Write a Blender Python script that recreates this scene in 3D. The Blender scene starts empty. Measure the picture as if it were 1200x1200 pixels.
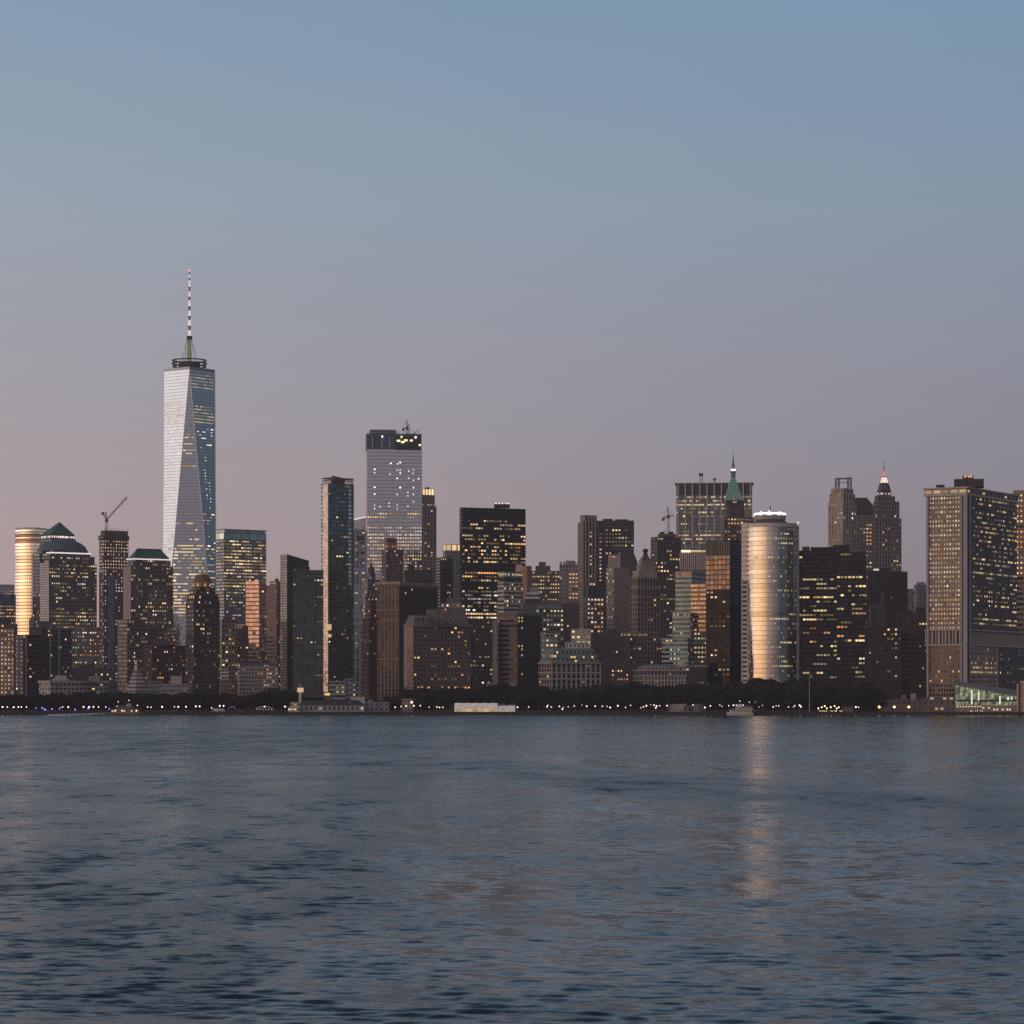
import bpy, math, random
import numpy as np
from mathutils import Matrix, Vector

random.seed(11)
rng = np.random.default_rng(11)
SC = bpy.context.scene
COL = SC.collection
F, HZ, CAMZ, GZ = 3400.0, 820.0, 12.0, 2.5      # focal length in px, horizon row, eye height, quay height
pi, sin, cos, atan2, sqrt = math.pi, math.sin, math.cos, math.atan2, math.sqrt

# ------------------------------------------------------------------ materials
def newmat(name):
    m = bpy.data.materials.new(name)
    m.use_nodes = True
    nt = m.node_tree
    nt.nodes.clear()
    out = nt.nodes.new('ShaderNodeOutputMaterial')
    return m, nt, out

def N(nt, t, **kw):
    n = nt.nodes.new(t)
    for k, v in kw.items():
        setattr(n, k, v)
    return n

def mth(nt, op, a, b=None, c=None):
    n = nt.nodes.new('ShaderNodeMath')
    n.operation = op
    for i, v in enumerate((a, b, c)):
        if v is None:
            continue
        if isinstance(v, (int, float)):
            n.inputs[i].default_value = v
        else:
            nt.links.new(v, n.inputs[i])
    return n.outputs[0]

def mixc(nt, fac, a, b, mode='MIX'):
    n = nt.nodes.new('ShaderNodeMix')
    n.data_type = 'RGBA'
    n.blend_type = mode
    ia, ib = n.inputs[6], n.inputs[7]
    if isinstance(fac, (int, float)):
        n.inputs[0].default_value = fac
    else:
        nt.links.new(fac, n.inputs[0])
    for s, v in ((ia, a), (ib, b)):
        if isinstance(v, (tuple, list)):
            s.default_value = (v[0], v[1], v[2], 1)
        else:
            nt.links.new(v, s)
    return n.outputs[2]

_fc = {}
def facade(wall, glass, ww=.6, wh=.55, wrough=.75, groug=.07, gmet=1.0, jit=.5, tilt=.012, band=None, rib=0.0, wmet=0.0):
    """wall + window grid; UVs count bays and floors. glass = reflection tint of the panes."""
    key = (wall, glass, ww, wh, wrough, groug, gmet, jit, tilt, band, rib, wmet)
    if key in _fc:
        return _fc[key]
    m, nt, out = newmat('facade_%d' % len(_fc))
    L = nt.links.new
    uv = N(nt, 'ShaderNodeUVMap')
    sep = N(nt, 'ShaderNodeSeparateXYZ'); L(uv.outputs[0], sep.inputs[0])
    u, v = sep.outputs[0], sep.outputs[1]
    fu, fv = mth(nt, 'FRACT', u), mth(nt, 'FRACT', v)
    mu = mth(nt, 'LESS_THAN', mth(nt, 'ABSOLUTE', mth(nt, 'SUBTRACT', fu, .5)), ww / 2)
    mv = mth(nt, 'LESS_THAN', mth(nt, 'ABSOLUTE', mth(nt, 'SUBTRACT', fv, .5)), wh / 2)
    mask = mth(nt, 'MULTIPLY', mu, mv)
    cell = N(nt, 'ShaderNodeCombineXYZ')
    L(mth(nt, 'FLOOR', u), cell.inputs[0]); L(mth(nt, 'FLOOR', v), cell.inputs[1])
    oi = N(nt, 'ShaderNodeObjectInfo')
    L(mth(nt, 'MULTIPLY', oi.outputs['Random'], 50.0), cell.inputs[2])
    wn = N(nt, 'ShaderNodeTexWhiteNoise'); wn.noise_dimensions = '3D'; L(cell.outputs[0], wn.inputs[0])
    # per pane brightness (blinds, rooms)
    br = mth(nt, 'MULTIPLY_ADD', wn.outputs[0], 2 * jit, 1 - jit)
    gcol = mixc(nt, 1.0, glass, br, 'MULTIPLY')
    # weathering of the wall, streaked downward
    geo = N(nt, 'ShaderNodeNewGeometry')
    mp = N(nt, 'ShaderNodeMapping'); mp.inputs['Scale'].default_value = (.09, .09, .018)
    L(geo.outputs['Position'], mp.inputs[0])
    nz = N(nt, 'ShaderNodeTexNoise'); nz.inputs['Scale'].default_value = 1.0; nz.inputs['Detail'].default_value = 5
    L(mp.outputs[0], nz.inputs[0])
    wv = mth(nt, 'MULTIPLY_ADD', nz.outputs[0], 1.1, .45)
    wcol = mixc(nt, 1.0, wall, wv, 'MULTIPLY')
    if rib:      # darker joint beside each bay
        jm = mth(nt, 'LESS_THAN', mth(nt, 'ABSOLUTE', mth(nt, 'SUBTRACT', fu, .5)), .5 - rib)
        wcol = mixc(nt, jm, wcol, mixc(nt, 1.0, wcol, (.45, .45, .45), 'MULTIPLY'))
    if band:     # spandrel colour below the panes (between piers)
        sm = mth(nt, 'MULTIPLY', mu, mth(nt, 'SUBTRACT', 1.0, mv))
        wcol = mixc(nt, sm, wcol, band)
    base = mixc(nt, mask, wcol, gcol)
    p = N(nt, 'ShaderNodeBsdfPrincipled')
    L(base, p.inputs['Base Color'])
    L(mth(nt, 'MULTIPLY_ADD', mask, groug - wrough, wrough), p.inputs['Roughness'])
    L(mth(nt, 'MULTIPLY_ADD', mask, gmet - wmet, wmet), p.inputs['Metallic'])
    p.inputs['Specular IOR Level'].default_value = .3
    # panes never hang perfectly true: tiny tilt each
    vs = N(nt, 'ShaderNodeVectorMath', operation='SUBTRACT'); L(wn.outputs[1], vs.inputs[0]); vs.inputs[1].default_value = (.5, .5, .5)
    vm = N(nt, 'ShaderNodeVectorMath', operation='SCALE'); L(vs.outputs[0], vm.inputs[0]); L(mth(nt, 'MULTIPLY', mask, tilt * 2), vm.inputs['Scale'])
    va = N(nt, 'ShaderNodeVectorMath', operation='ADD'); L(geo.outputs['Normal'], va.inputs[0]); L(vm.outputs[0], va.inputs[1])
    vn = N(nt, 'ShaderNodeVectorMath', operation='NORMALIZE'); L(va.outputs[0], vn.inputs[0])
    L(vn.outputs[0], p.inputs['Normal'])
    L(p.outputs[0], out.inputs[0])
    _fc[key] = m
    return m

_pm = {}
def plain(col, rough=.8, metal=0.0, var=.35, scale=.25, spec=.3):
    key = (col, rough, metal, var, scale, spec)
    if key in _pm:
        return _pm[key]
    m, nt, out = newmat('surface_%d' % len(_pm))
    L = nt.links.new
    geo = N(nt, 'ShaderNodeNewGeometry')
    nz = N(nt, 'ShaderNodeTexNoise'); nz.inputs['Scale'].default_value = scale; nz.inputs['Detail'].default_value = 5
    L(geo.outputs['Position'], nz.inputs[0])
    f = mth(nt, 'MULTIPLY_ADD', nz.outputs[0], 2 * var, 1 - var)
    p = N(nt, 'ShaderNodeBsdfPrincipled')
    L(mixc(nt, 1.0, col, f, 'MULTIPLY'), p.inputs['Base Color'])
    p.inputs['Roughness'].default_value = rough
    p.inputs['Metallic'].default_value = metal
    p.inputs['Specular IOR Level'].default_value = spec
    L(p.outputs[0], out.inputs[0])
    _pm[key] = m
    return m

_em = {}
def glow(col, s):
    key = (col, s)
    if key in _em:
        return _em[key]
    m, nt, out = newmat('lit_%d' % len(_em))
    e = N(nt, 'ShaderNodeEmission')
    e.inputs[0].default_value = (*col, 1); e.inputs[1].default_value = s
    nt.links.new(e.outputs[0], out.inputs[0])
    try:
        m.cycles.emission_sampling = 'NONE'
    except Exception:
        pass
    _em[key] = m
    return m

PAL = {'W': (1.0, .66, .33), 'Y': (1.0, .74, .36), 'P': (1.0, .74, .66), 'O': (1.0, .45, .16),
       'C': (.95, .90, .95), 'G': (.90, .84, .48), 'R': (1.0, .36, .26), 'K': (1.0, .78, .52)}
LEV = (.12, .18, .25, .35, .5, .7, 1.0, 1.5)
def palmat(code, lev=None):
    """one lit pane: lamp colour from the palette, brightness level (neighbours on a floor stay close)"""
    c = PAL[code if lev is not None else random.choice(code)]
    s = random.randrange(8) if lev is None else max(0, min(7, lev + random.choice((-2, -1, -1, 0, 0, 0, 1))))
    j = random.choice((.88, 1.0, 1.08))
    return glow((c[0], min(1, c[1] * j), min(1, c[2] * j * j)), LEV[s] * LITK)
LITK = .95

# ------------------------------------------------------------------ mesh building
class MB:
    def __init__(s):
        s.v, s.f, s.m, s.uv, s.sides = [], [], [], [], []
    def face(s, pts, mi=0, uv=None):
        i = len(s.v)
        s.v += [tuple(p) for p in pts]
        s.f.append(tuple(range(i, i + len(pts)))); s.m.append(mi)
        s.uv += uv if uv else [(0, 0)] * len(pts)
    def frustum(s, pa, pb, z0, z1, cells=(3, 3.9), mi=0, top=1, bottom=False):
        """walls between two same-length footprints (CCW), cap on top"""
        n = len(pa)
        for i in range(n):
            a, b = pa[i], pa[(i + 1) % n]; c, d = pb[(i + 1) % n], pb[i]
            ln = math.hypot(b[0] - a[0], b[1] - a[1])
            nu = max(1, round(ln / cells[0])); nv = max(1, round((z1 - z0) / cells[1]))
            s.face([(a[0], a[1], z0), (b[0], b[1], z0), (c[0], c[1], z1), (d[0], d[1], z1)], mi,
                   [(0, 0), (nu, 0), (nu, nv), (0, nv)])
            if pa is pb and ln > .5:
                s.sides.append((a, b, z0, z1, nu, nv))
        if top is not None and len(pb) > 2:
            s.face([(p[0], p[1], z1) for p in pb], top)
        if bottom:
            s.face([(p[0], p[1], z0) for p in reversed(pa)], top)
    def prism(s, poly, z0, z1, cells=(3, 3.9), mi=0, top=1, bottom=False):
        s.frustum(poly, poly, z0, z1, cells, mi, top, bottom)
    def apex(s, poly, z0, pt, mi=0):
        n = len(poly)
        for i in range(n):
            a, b = poly[i], poly[(i + 1) % n]
            s.face([(a[0], a[1], z0), (b[0], b[1], z0), pt], mi)
    def box(s, x0, x1, y0, y1, z0, z1, mi=0):
        s.prism([(x0, y0), (x1, y0), (x1, y1), (x0, y1)], z0, z1, mi=mi, top=mi, bottom=True)
    def tube(s, a, b, r0, r1=None, n=6, mi=0):
        r1 = r0 if r1 is None else r1
        a, b = Vector(a), Vector(b)
        d = (b - a).normalized()
        x = d.orthogonal().normalized(); y = d.cross(x)
        ra = [a + (x * cos(2 * pi * k / n) + y * sin(2 * pi * k / n)) * r0 for k in range(n)]
        rb = [b + (x * cos(2 * pi * k / n) + y * sin(2 * pi * k / n)) * r1 for k in range(n)]
        for k in range(n):
            s.face([ra[k], ra[(k + 1) % n], rb[(k + 1) % n], rb[k]], mi)
        s.face(list(reversed(ra)), mi); s.face(rb, mi)
    def lathe(s, cx, cy, prof, n=16, mi=0, cells=None):
        for (r0, z0), (r1, z1) in zip(prof[:-1], prof[1:]):
            for k in range(n):
                a, b = 2 * pi * k / n, 2 * pi * (k + 1) / n
                s.face([(cx + r0 * cos(a), cy + r0 * sin(a), z0), (cx + r0 * cos(b), cy + r0 * sin(b), z0),
                        (cx + r1 * cos(b), cy + r1 * sin(b), z1), (cx + r1 * cos(a), cy + r1 * sin(a), z1)], mi)
    def build(s, name, mats, parent=None, origin=(0, 0, 0), smooth=False):
        me = bpy.data.meshes.new(name)
        o3 = np.array(origin)
        vs = np.array(s.v, dtype=np.float64) - o3
        me.from_pydata(vs.tolist(), [], s.f)
        for m in (mats if isinstance(mats, (list, tuple)) else [mats]):
            me.materials.append(m)
        me.polygons.foreach_set('material_index', s.m)
        lay = me.uv_layers.new(name='UVMap')
        lay.data.foreach_set('uv', np.array(s.uv, dtype=np.float32).ravel())
        if smooth:
            me.polygons.foreach_set('use_smooth', [True] * len(s.f))
        me.update()
        ob = bpy.data.objects.new(name, me)
        COL.objects.link(ob)
        if parent is not None:
            ob.parent = parent
        else:
            ob.location = origin
        return ob

def tag(o, label=None, cat=None, group=None, kind=None):
    if label: o['label'] = label
    if cat: o['category'] = cat
    if group: o['group'] = group
    if kind: o['kind'] = kind
    return o

def X(px, D): return (px - 600) / F * D
def Z(py, D): return CAMZ + (HZ - py) / F * D

def fp(xl, xc, xr, D, a=35, depth=40):
    """footprint: left end, near corner, right end, back. a = how far the left face turns away (degrees)"""
    if xc is None:
        xc, a = xr, 0
    C = (X(xc, D), D)
    th = atan2(C[0], C[1]); r = (sin(th), cos(th)); t = (cos(th), -sin(th))
    a = math.radians(a)
    l = (-t[0] * cos(a) + r[0] * sin(a), -t[1] * cos(a) + r[1] * sin(a))
    q = (t[0] * sin(a) + r[0] * cos(a), t[1] * sin(a) + r[1] * cos(a))
    def reach(px, d):
        k = (px - 600) / F
        return (k * C[1] - C[0]) / (d[0] - k * d[1])
    L1 = reach(xl, l)
    L2 = depth if a == 0 else reach(xr, q)
    Lp = (C[0] + l[0] * L1, C[1] + l[1] * L1); R = (C[0] + q[0] * L2, C[1] + q[1] * L2)
    return [Lp, C, R, (Lp[0] + R[0] - C[0], Lp[1] + R[1] - C[1])]

def inset(poly, d):
    """shrink a convex CCW footprint by d on every side (negative grows)"""
    n = len(poly); out = []
    for i in range(n):
        p0, p1, p2 = Vector(poly[i - 1]), Vector(poly[i]), Vector(poly[(i + 1) % n])
        e1, e2 = (p1 - p0).normalized(), (p2 - p1).normalized()
        n1, n2 = Vector((-e1.y, e1.x)), Vector((-e2.y, e2.x))
        b = n1 + n2
        k = d / max(.2, b.dot(n1))
        q = p1 + b * k
        out.append((q.x, q.y))
    return out

def centre(poly):
    return (sum(p[0] for p in poly) / len(poly), sum(p[1] for p in poly) / len(poly))

def scalep(poly, k, c=None):
    c = c or centre(poly)
    return [(c[0] + (p[0] - c[0]) * k, c[1] + (p[1] - c[1]) * k) for p in poly]

def ngon(cx, cy, r, n, ph=0.0):
    return [(cx + r * cos(2 * pi * k / n + ph), cy + r * sin(2 * pi * k / n + ph)) for k in range(n)]

DARKROOF = plain((.05, .048, .05), .9)
GREYROOF = plain((.13, .125, .125), .9)
STEEL = plain((.10, .10, .105), .5, .6)
BLACKM = plain((.02, .02, .022), .6)
COPPER = plain((.20, .40, .32), .75)
COPDARK = plain((.05, .125, .11), .65)

_wm = {}
def winmesh(w, h, mat):
    w, h = round(w, 1), round(h, 1)
    k = (w, h, mat.name)
    if k not in _wm:
        me = bpy.data.meshes.new('lit_window')
        d = .1
        me.from_pydata([(-w/2, -h/2, 0), (w/2, -h/2, 0), (w/2, h/2, 0), (-w/2, h/2, 0),
                        (-w/2, -h/2, -d), (w/2, -h/2, -d), (w/2, h/2, -d), (-w/2, h/2, -d)], [],
                       [(0, 1, 2, 3), (0, 4, 5, 1), (1, 5, 6, 2), (2, 6, 7, 3), (3, 7, 4, 0)])
        me.materials.append(mat)
        _wm[k] = me
    return _wm[k]

class Bld:
    """one building: an Empty at its foot, facade tiers and details as parts, lit windows as parts"""
    all = []
    def __init__(s, name, label, cat, D, xm, group=None, rise=0):
        s.D = D
        s.o = (X(xm, D), D + 15, GZ)
        s.root = bpy.data.objects.new(name, None)
        s.root.empty_display_size = 5
        COL.objects.link(s.root)
        s.root.location = s.o
        tag(s.root, label, cat, group)
        s.lits = []
        s.last = None
        Bld.all.append(s)
    def part(s, mb, name, mats, smooth=False, parent=None, label=None):
        ob = mb.build(name, mats, parent or s.root, s.o, smooth)
        if label: ob['label'] = label
        return ob
    def tier(s, xl, xc, xr, yt, yb=None, mat=None, cells=(2.5, 3.8), a=35, dD=0, depth=40, name='facade', roof=None,
             lit=None, cap=0, poly=None, parent=None, z0=None, label=None):
        D = s.D + dD
        poly = poly or fp(xl, xc, xr, D, a, depth)
        z1 = Z(yt, D); z0 = z0 if z0 is not None else (GZ if yb is None else Z(yb, D))
        mb = MB(); mb.prism(poly, z0, z1, cells)
        ob = s.part(mb, name, [mat, roof or DARKROOF], parent=parent, label=label)
        if cap:      # parapet
            c = MB(); c.prism(inset(poly, -.35), z1 - cap, z1 + .6, (999, 999), 0, 0, True)
            s.part(c, 'parapet', [roof or GREYROOF], parent=ob)
        if lit:
            for L in (lit if isinstance(lit, list) else [lit]):
                s.light(mb.sides, **L)
        s.last = (poly, z0, z1, D, ob, mb.sides)
        return poly
    def light(s, sides, d=.1, rv=.5, run=.3, pal='W', ww=.52, wh=.37, bands=(), yt=-999, yb=808, side=None, bx=None, only=False, k=1.0, every=1):
        """pick lit panes cell by cell; runs of neighbouring lit panes along a floor"""
        vis = []
        for i, sd in enumerate(sides):
            a, b, z0, z1, nu, nv = sd
            nx, ny = b[1] - a[1], -(b[0] - a[0])
            if nx * -a[0] + ny * -a[1] > 0:
                vis.append(sd)
        for i, (a, b, z0, z1, nu, nv) in enumerate(vis):
            if side is not None and i != side:
                continue
            ln = math.hypot(b[0] - a[0], b[1] - a[1]); ux, uy = (b[0] - a[0]) / ln, (b[1] - a[1]) / ln
            cw, ch = ln / nu, (z1 - z0) / nv
            nor = (uy, -ux)
            for r in range(nv):
                zc = z0 + (r + .5) * ch
                py = HZ - (zc - CAMZ) * F / a[1]
                if py > yb or py < yt:
                    continue
                pr, pl, kk = (0 if only else min(d * 1.35, max(d, .9)) * ((1 - rv) + rv * 3.0 * random.random() ** 2)), pal, k
                half = ch * F / a[1] / 2
                for bd in bands:
                    if abs(bd[0] - py) <= half:
                        pr, pl = bd[1], bd[2]
                        kk = bd[3] if len(bd) > 3 else k
                c = 0
                while c < nu:
                    if random.random() < pr and (every == 1 or c % every == 0):
                        rl = 1
                        while rl < 4 and c + rl < nu and run > 0 and random.random() < run + .4 * (pr > .6):
                            rl += 1
                        code, lev = random.choice(pl), random.randrange(8)
                        for q_ in range(rl):
                            um = (c + q_ + .5) * cw
                            pxm = 600 + F * (a[0] + ux * um) / (a[1] + uy * um)
                            if bx is not None and not bx[0] <= pxm <= bx[1]:
                                continue
                            O = Vector((a[0] + ux * um + nor[0] * .12, a[1] + uy * um + nor[1] * .12, zc))
                            m = palmat(code, lev) if kk == 1.0 else glow(PAL[code], round(kk * random.choice((.45, .7, .9, 1.0, 1.2)), 3))
                            s.lits.append((O, Vector((ux, uy, 0)), Vector((0, 0, 1)), cw * ww * random.choice((.8, 1, 1, 1.15)), ch * wh, m))
                        c += rl
                    else:
                        c += 1
    def lamp(s, O, U, V, w, h, m):
        s.lits.append((Vector(O), Vector(U), Vector(V), w, h, m))
    def plant(s, n=2, hmax=6, poly=None, z=None, mat=None):
        """machine rooms, tanks and masts on the roof"""
        if s.last is None and poly is None: return
        poly = poly or s.last[0]; z = s.last[2] if z is None else z
        c = centre(poly); e = (Vector(poly[1]) - Vector(poly[0])); w = e.length; e.normalize()
        dp = (Vector(poly[2]) - Vector(poly[1])).length
        f = Vector((-e.y, e.x))
        for k in range(n):
            bw, bd, bh = w * random.uniform(.12, .34), min(dp, 40) * random.uniform(.15, .4), random.uniform(.4, 1) * hmax
            q = Vector(c) + e * random.uniform(-.3, .3) * w + f * random.uniform(-.25, .2) * min(dp, 40)
            pl = [q - e * bw/2 - f * bd/2, q + e * bw/2 - f * bd/2, q + e * bw/2 + f * bd/2, q - e * bw/2 + f * bd/2]
            mb = MB(); mb.prism([(p.x, p.y) for p in pl], z - .05, z + bh, (999, 999), 0, 0)
            s.part(mb, 'roof_plant', [mat or DARKROOF])
        if random.random() < .6:
            mb = MB(); q = Vector(c) + e * random.uniform(-.3, .3) * w
            mb.tube((q.x, q.y, z), (q.x, q.y, z + hmax * random.uniform(1.2, 2.2)), .25, .12)
            s.part(mb, 'antenna', [STEEL])
    def done(s):
        """the largest hundred lit panes as parts of their own, the rest as one part"""
        ls = sorted(s.lits, key=lambda t: -t[3] * t[4])
        o = Vector(s.o)
        for (O, U, V, w, h, m) in ls[:100]:
            ob = bpy.data.objects.new('lit_window', winmesh(w, h, m))
            COL.objects.link(ob)
            ob.parent = s.root
            W = U.cross(V).normalized(); P = O - o
            ob.matrix_local = Matrix(((U.x, V.x, W.x, P.x), (U.y, V.y, W.y, P.y), (U.z, V.z, W.z, P.z), (0, 0, 0, 1)))
        rest = ls[100:]
        if rest:
            mb = MB(); mats = []
            for (O, U, V, w, h, m) in rest:
                if m not in mats: mats.append(m)
                u, v = U * w / 2, V * h / 2
                mb.face([O - u - v, O + u - v, O + u + v, O - u + v], mats.index(m))
            ob = s.part(mb, 'lit_window', mats)
            ob['kind'] = 'stuff'
def LT(d=.1, rv=.5, run=.3, pal='WWY', **k):
    k.update(d=d, rv=rv, run=run, pal=pal)
    return k
# ------------------------------------------------------------------ camera
cam = bpy.data.cameras.new('camera'); co = bpy.data.objects.new('camera', cam); COL.objects.link(co)
cam.sensor_width = 36; cam.lens = 36 * F / 1200
cam.shift_y = (HZ - 600) / 1200
cam.clip_start = 1; cam.clip_end = 60000
co.location = (0, 0, CAMZ); co.rotation_euler = (pi / 2, 0, 0)
SC.camera = co
SC.view_settings.view_transform = 'Standard'; SC.view_settings.look = 'None'
SC.view_settings.exposure = 0; SC.view_settings.gamma = 1
SC.cycles.max_bounces = 5; SC.cycles.diffuse_bounces = 2; SC.cycles.glossy_bounces = 3
SC.cycles.caustics_reflective = False; SC.cycles.caustics_refractive = False
SC.cycles.sample_clamp_indirect = 4
SC.cycles.use_denoising = False
SC.cycles.pixel_filter_type = 'BLACKMAN_HARRIS'; SC.cycles.filter_width = 1.5

# ------------------------------------------------------------------ dusk sky: afterglow behind the viewer to the left
SUN_AZ, SUN_EL = math.radians(52), math.radians(2.0)      # azimuth from straight behind, towards the left
sdir = Vector((-sin(SUN_AZ) * cos(SUN_EL), -cos(SUN_AZ) * cos(SUN_EL), sin(SUN_EL)))
w = bpy.data.worlds.new("World"); SC.world = w; w.use_nodes = True
nt = w.node_tree; nt.nodes.clear(); L = nt.links.new
tc = N(nt, 'ShaderNodeTexCoord')
sp = N(nt, 'ShaderNodeSeparateXYZ'); L(tc.outputs['Generated'], sp.inputs[0])
dx, dy, dz = sp.outputs
hl = mth(nt, 'SQRT', mth(nt, 'ADD', mth(nt, 'ADD', mth(nt, 'MULTIPLY', dx, dx), mth(nt, 'MULTIPLY', dy, dy)), 1e-6))
hx = mth(nt, 'DIVIDE', dx, hl)
zz = mth(nt, 'ABSOLUTE', dz)
def ramp(fac, stops, interp='EASE'):
    r = N(nt, 'ShaderNodeValToRGB'); r.color_ramp.interpolation = interp
    el = r.color_ramp.elements
    while len(el) < len(stops): el.new(.5)
    for e, (p, c) in zip(el, stops):
        e.position = p; e.color = (*c, 1)
    L(fac, r.inputs[0]); return r.outputs[0]
def s2l(c):
    return tuple(((v / 255 + .055) / 1.055) ** 2.4 if v > 10 else v / 255 / 12.92 for v in c)
LEFT = [(0, s2l((182, 156, 153))), (.045, s2l((181, 160, 160))), (.08, s2l((173, 161, 166))), (.123, s2l((163, 164, 174))), (.165, s2l((152, 166, 180))),
        (.235, s2l((124, 154, 178))), (.5, s2l((74, 102, 126))), (1, s2l((56, 74, 100)))]
RIGHT = [(0, s2l((127, 121, 131))), (.045, s2l((132, 127, 139))), (.08, s2l((137, 135, 149))), (.123, s2l((139, 145, 162))), (.165, s2l((133, 152, 172))),
         (.235, s2l((115, 150, 178))), (.5, s2l((70, 98, 124))), (1, s2l((54, 72, 98)))]
cl = ramp(zz, LEFT, 'LINEAR'); cr = ramp(zz, RIGHT, 'LINEAR')
fx = N(nt, 'ShaderNodeMapRange'); fx.interpolation_type = 'SMOOTHSTEP'
L(hx, fx.inputs[0]); fx.inputs[1].default_value = -.27; fx.inputs[2].default_value = .27
base = mixc(nt, fx.outputs[0], cl, cr)
fd = N(nt, 'ShaderNodeMapRange'); fd.interpolation_type = 'SMOOTHSTEP'     # night side, to the right
L(hx, fd.inputs[0]); fd.inputs[1].default_value = .12; fd.inputs[2].default_value = .62
base = mixc(nt, fd.outputs[0], base, mixc(nt, 1.0, base, (.14, .36, .44), 'MULTIPLY'))
# afterglow lobe
az = mth(nt, 'ARCTAN2', mth(nt, 'MULTIPLY', dx, -1.0), mth(nt, 'MULTIPLY', dy, -1.0))
def lobe(c, s):
    q = mth(nt, 'DIVIDE', mth(nt, 'WRAP', mth(nt, 'SUBTRACT', az, math.radians(c)), pi, -pi), math.radians(s))
    return mth(nt, 'POWER', 2.71828, mth(nt, 'MULTIPLY', mth(nt, 'MULTIPLY', q, q), -.5))
g1 = ramp(zz, [(0, (1.0, .36, .06)), (.015, (1.0, .47, .10)), (.04, (.96, .58, .19)), (.07, (.76, .55, .27)), (.14, (.38, .31, .24)), (.3, (.08, .08, .08)), (.6, (0, 0, 0))], 'LINEAR')
g2 = ramp(zz, [(0, (.60, .45, .37)), (.05, (.66, .53, .45)), (.14, (.70, .58, .50)), (.24, (.68, .58, .52)), (.34, (.30, .28, .28)), (.6, (0, 0, 0))], 'LINEAR')
g3 = ramp(zz, [(0, (0, 0, 0)), (.13, (.03, .025, .022)), (.24, (.78, .56, .49)), (.5, (.54, .40, .38)), (.9, (0, 0, 0))], 'LINEAR')  # glow added high behind the viewer to brighten diffuse walls
def scaled(c, f):
    v = N(nt, 'ShaderNodeVectorMath', operation='SCALE'); L(c, v.inputs[0])
    if isinstance(f, (int, float)): v.inputs['Scale'].default_value = f
    else: L(f, v.inputs['Scale'])
    return v.outputs[0]
def vadd(a, b):
    v = N(nt, 'ShaderNodeVectorMath', operation='ADD'); L(a, v.inputs[0]); L(b, v.inputs[1]); return v.outputs[0]
tot = vadd(base, scaled(g1, mth(nt, 'MULTIPLY', lobe(57, 22), 1.45)))
tot = vadd(tot, scaled(g2, mth(nt, 'MULTIPLY', lobe(96, 24), 1.75)))
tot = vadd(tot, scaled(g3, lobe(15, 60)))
sky = N(nt, 'ShaderNodeTexSky'); sky.sky_type = 'NISHITA'; sky.sun_disc = False
sky.sun_elevation = SUN_EL; sky.sun_rotation = atan2(sdir.x, sdir.y)
tot = vadd(tot, scaled(sky.outputs[0], .01))
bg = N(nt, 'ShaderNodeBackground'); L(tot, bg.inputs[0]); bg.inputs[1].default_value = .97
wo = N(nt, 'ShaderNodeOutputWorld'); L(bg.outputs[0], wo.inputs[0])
w.cycles.sampling_method = 'MANUAL'; w.cycles.sample_map_resolution = 512

sun = bpy.data.lights.new('sun', 'SUN'); so = bpy.data.objects.new('sun', sun); COL.objects.link(so)
sun.energy = .34; sun.angle = math.radians(60); sun.color = (1.0, .60, .34)
so.rotation_euler = sdir.to_track_quat('Z', 'Y').to_euler()
so.location = sdir * 500

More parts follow.
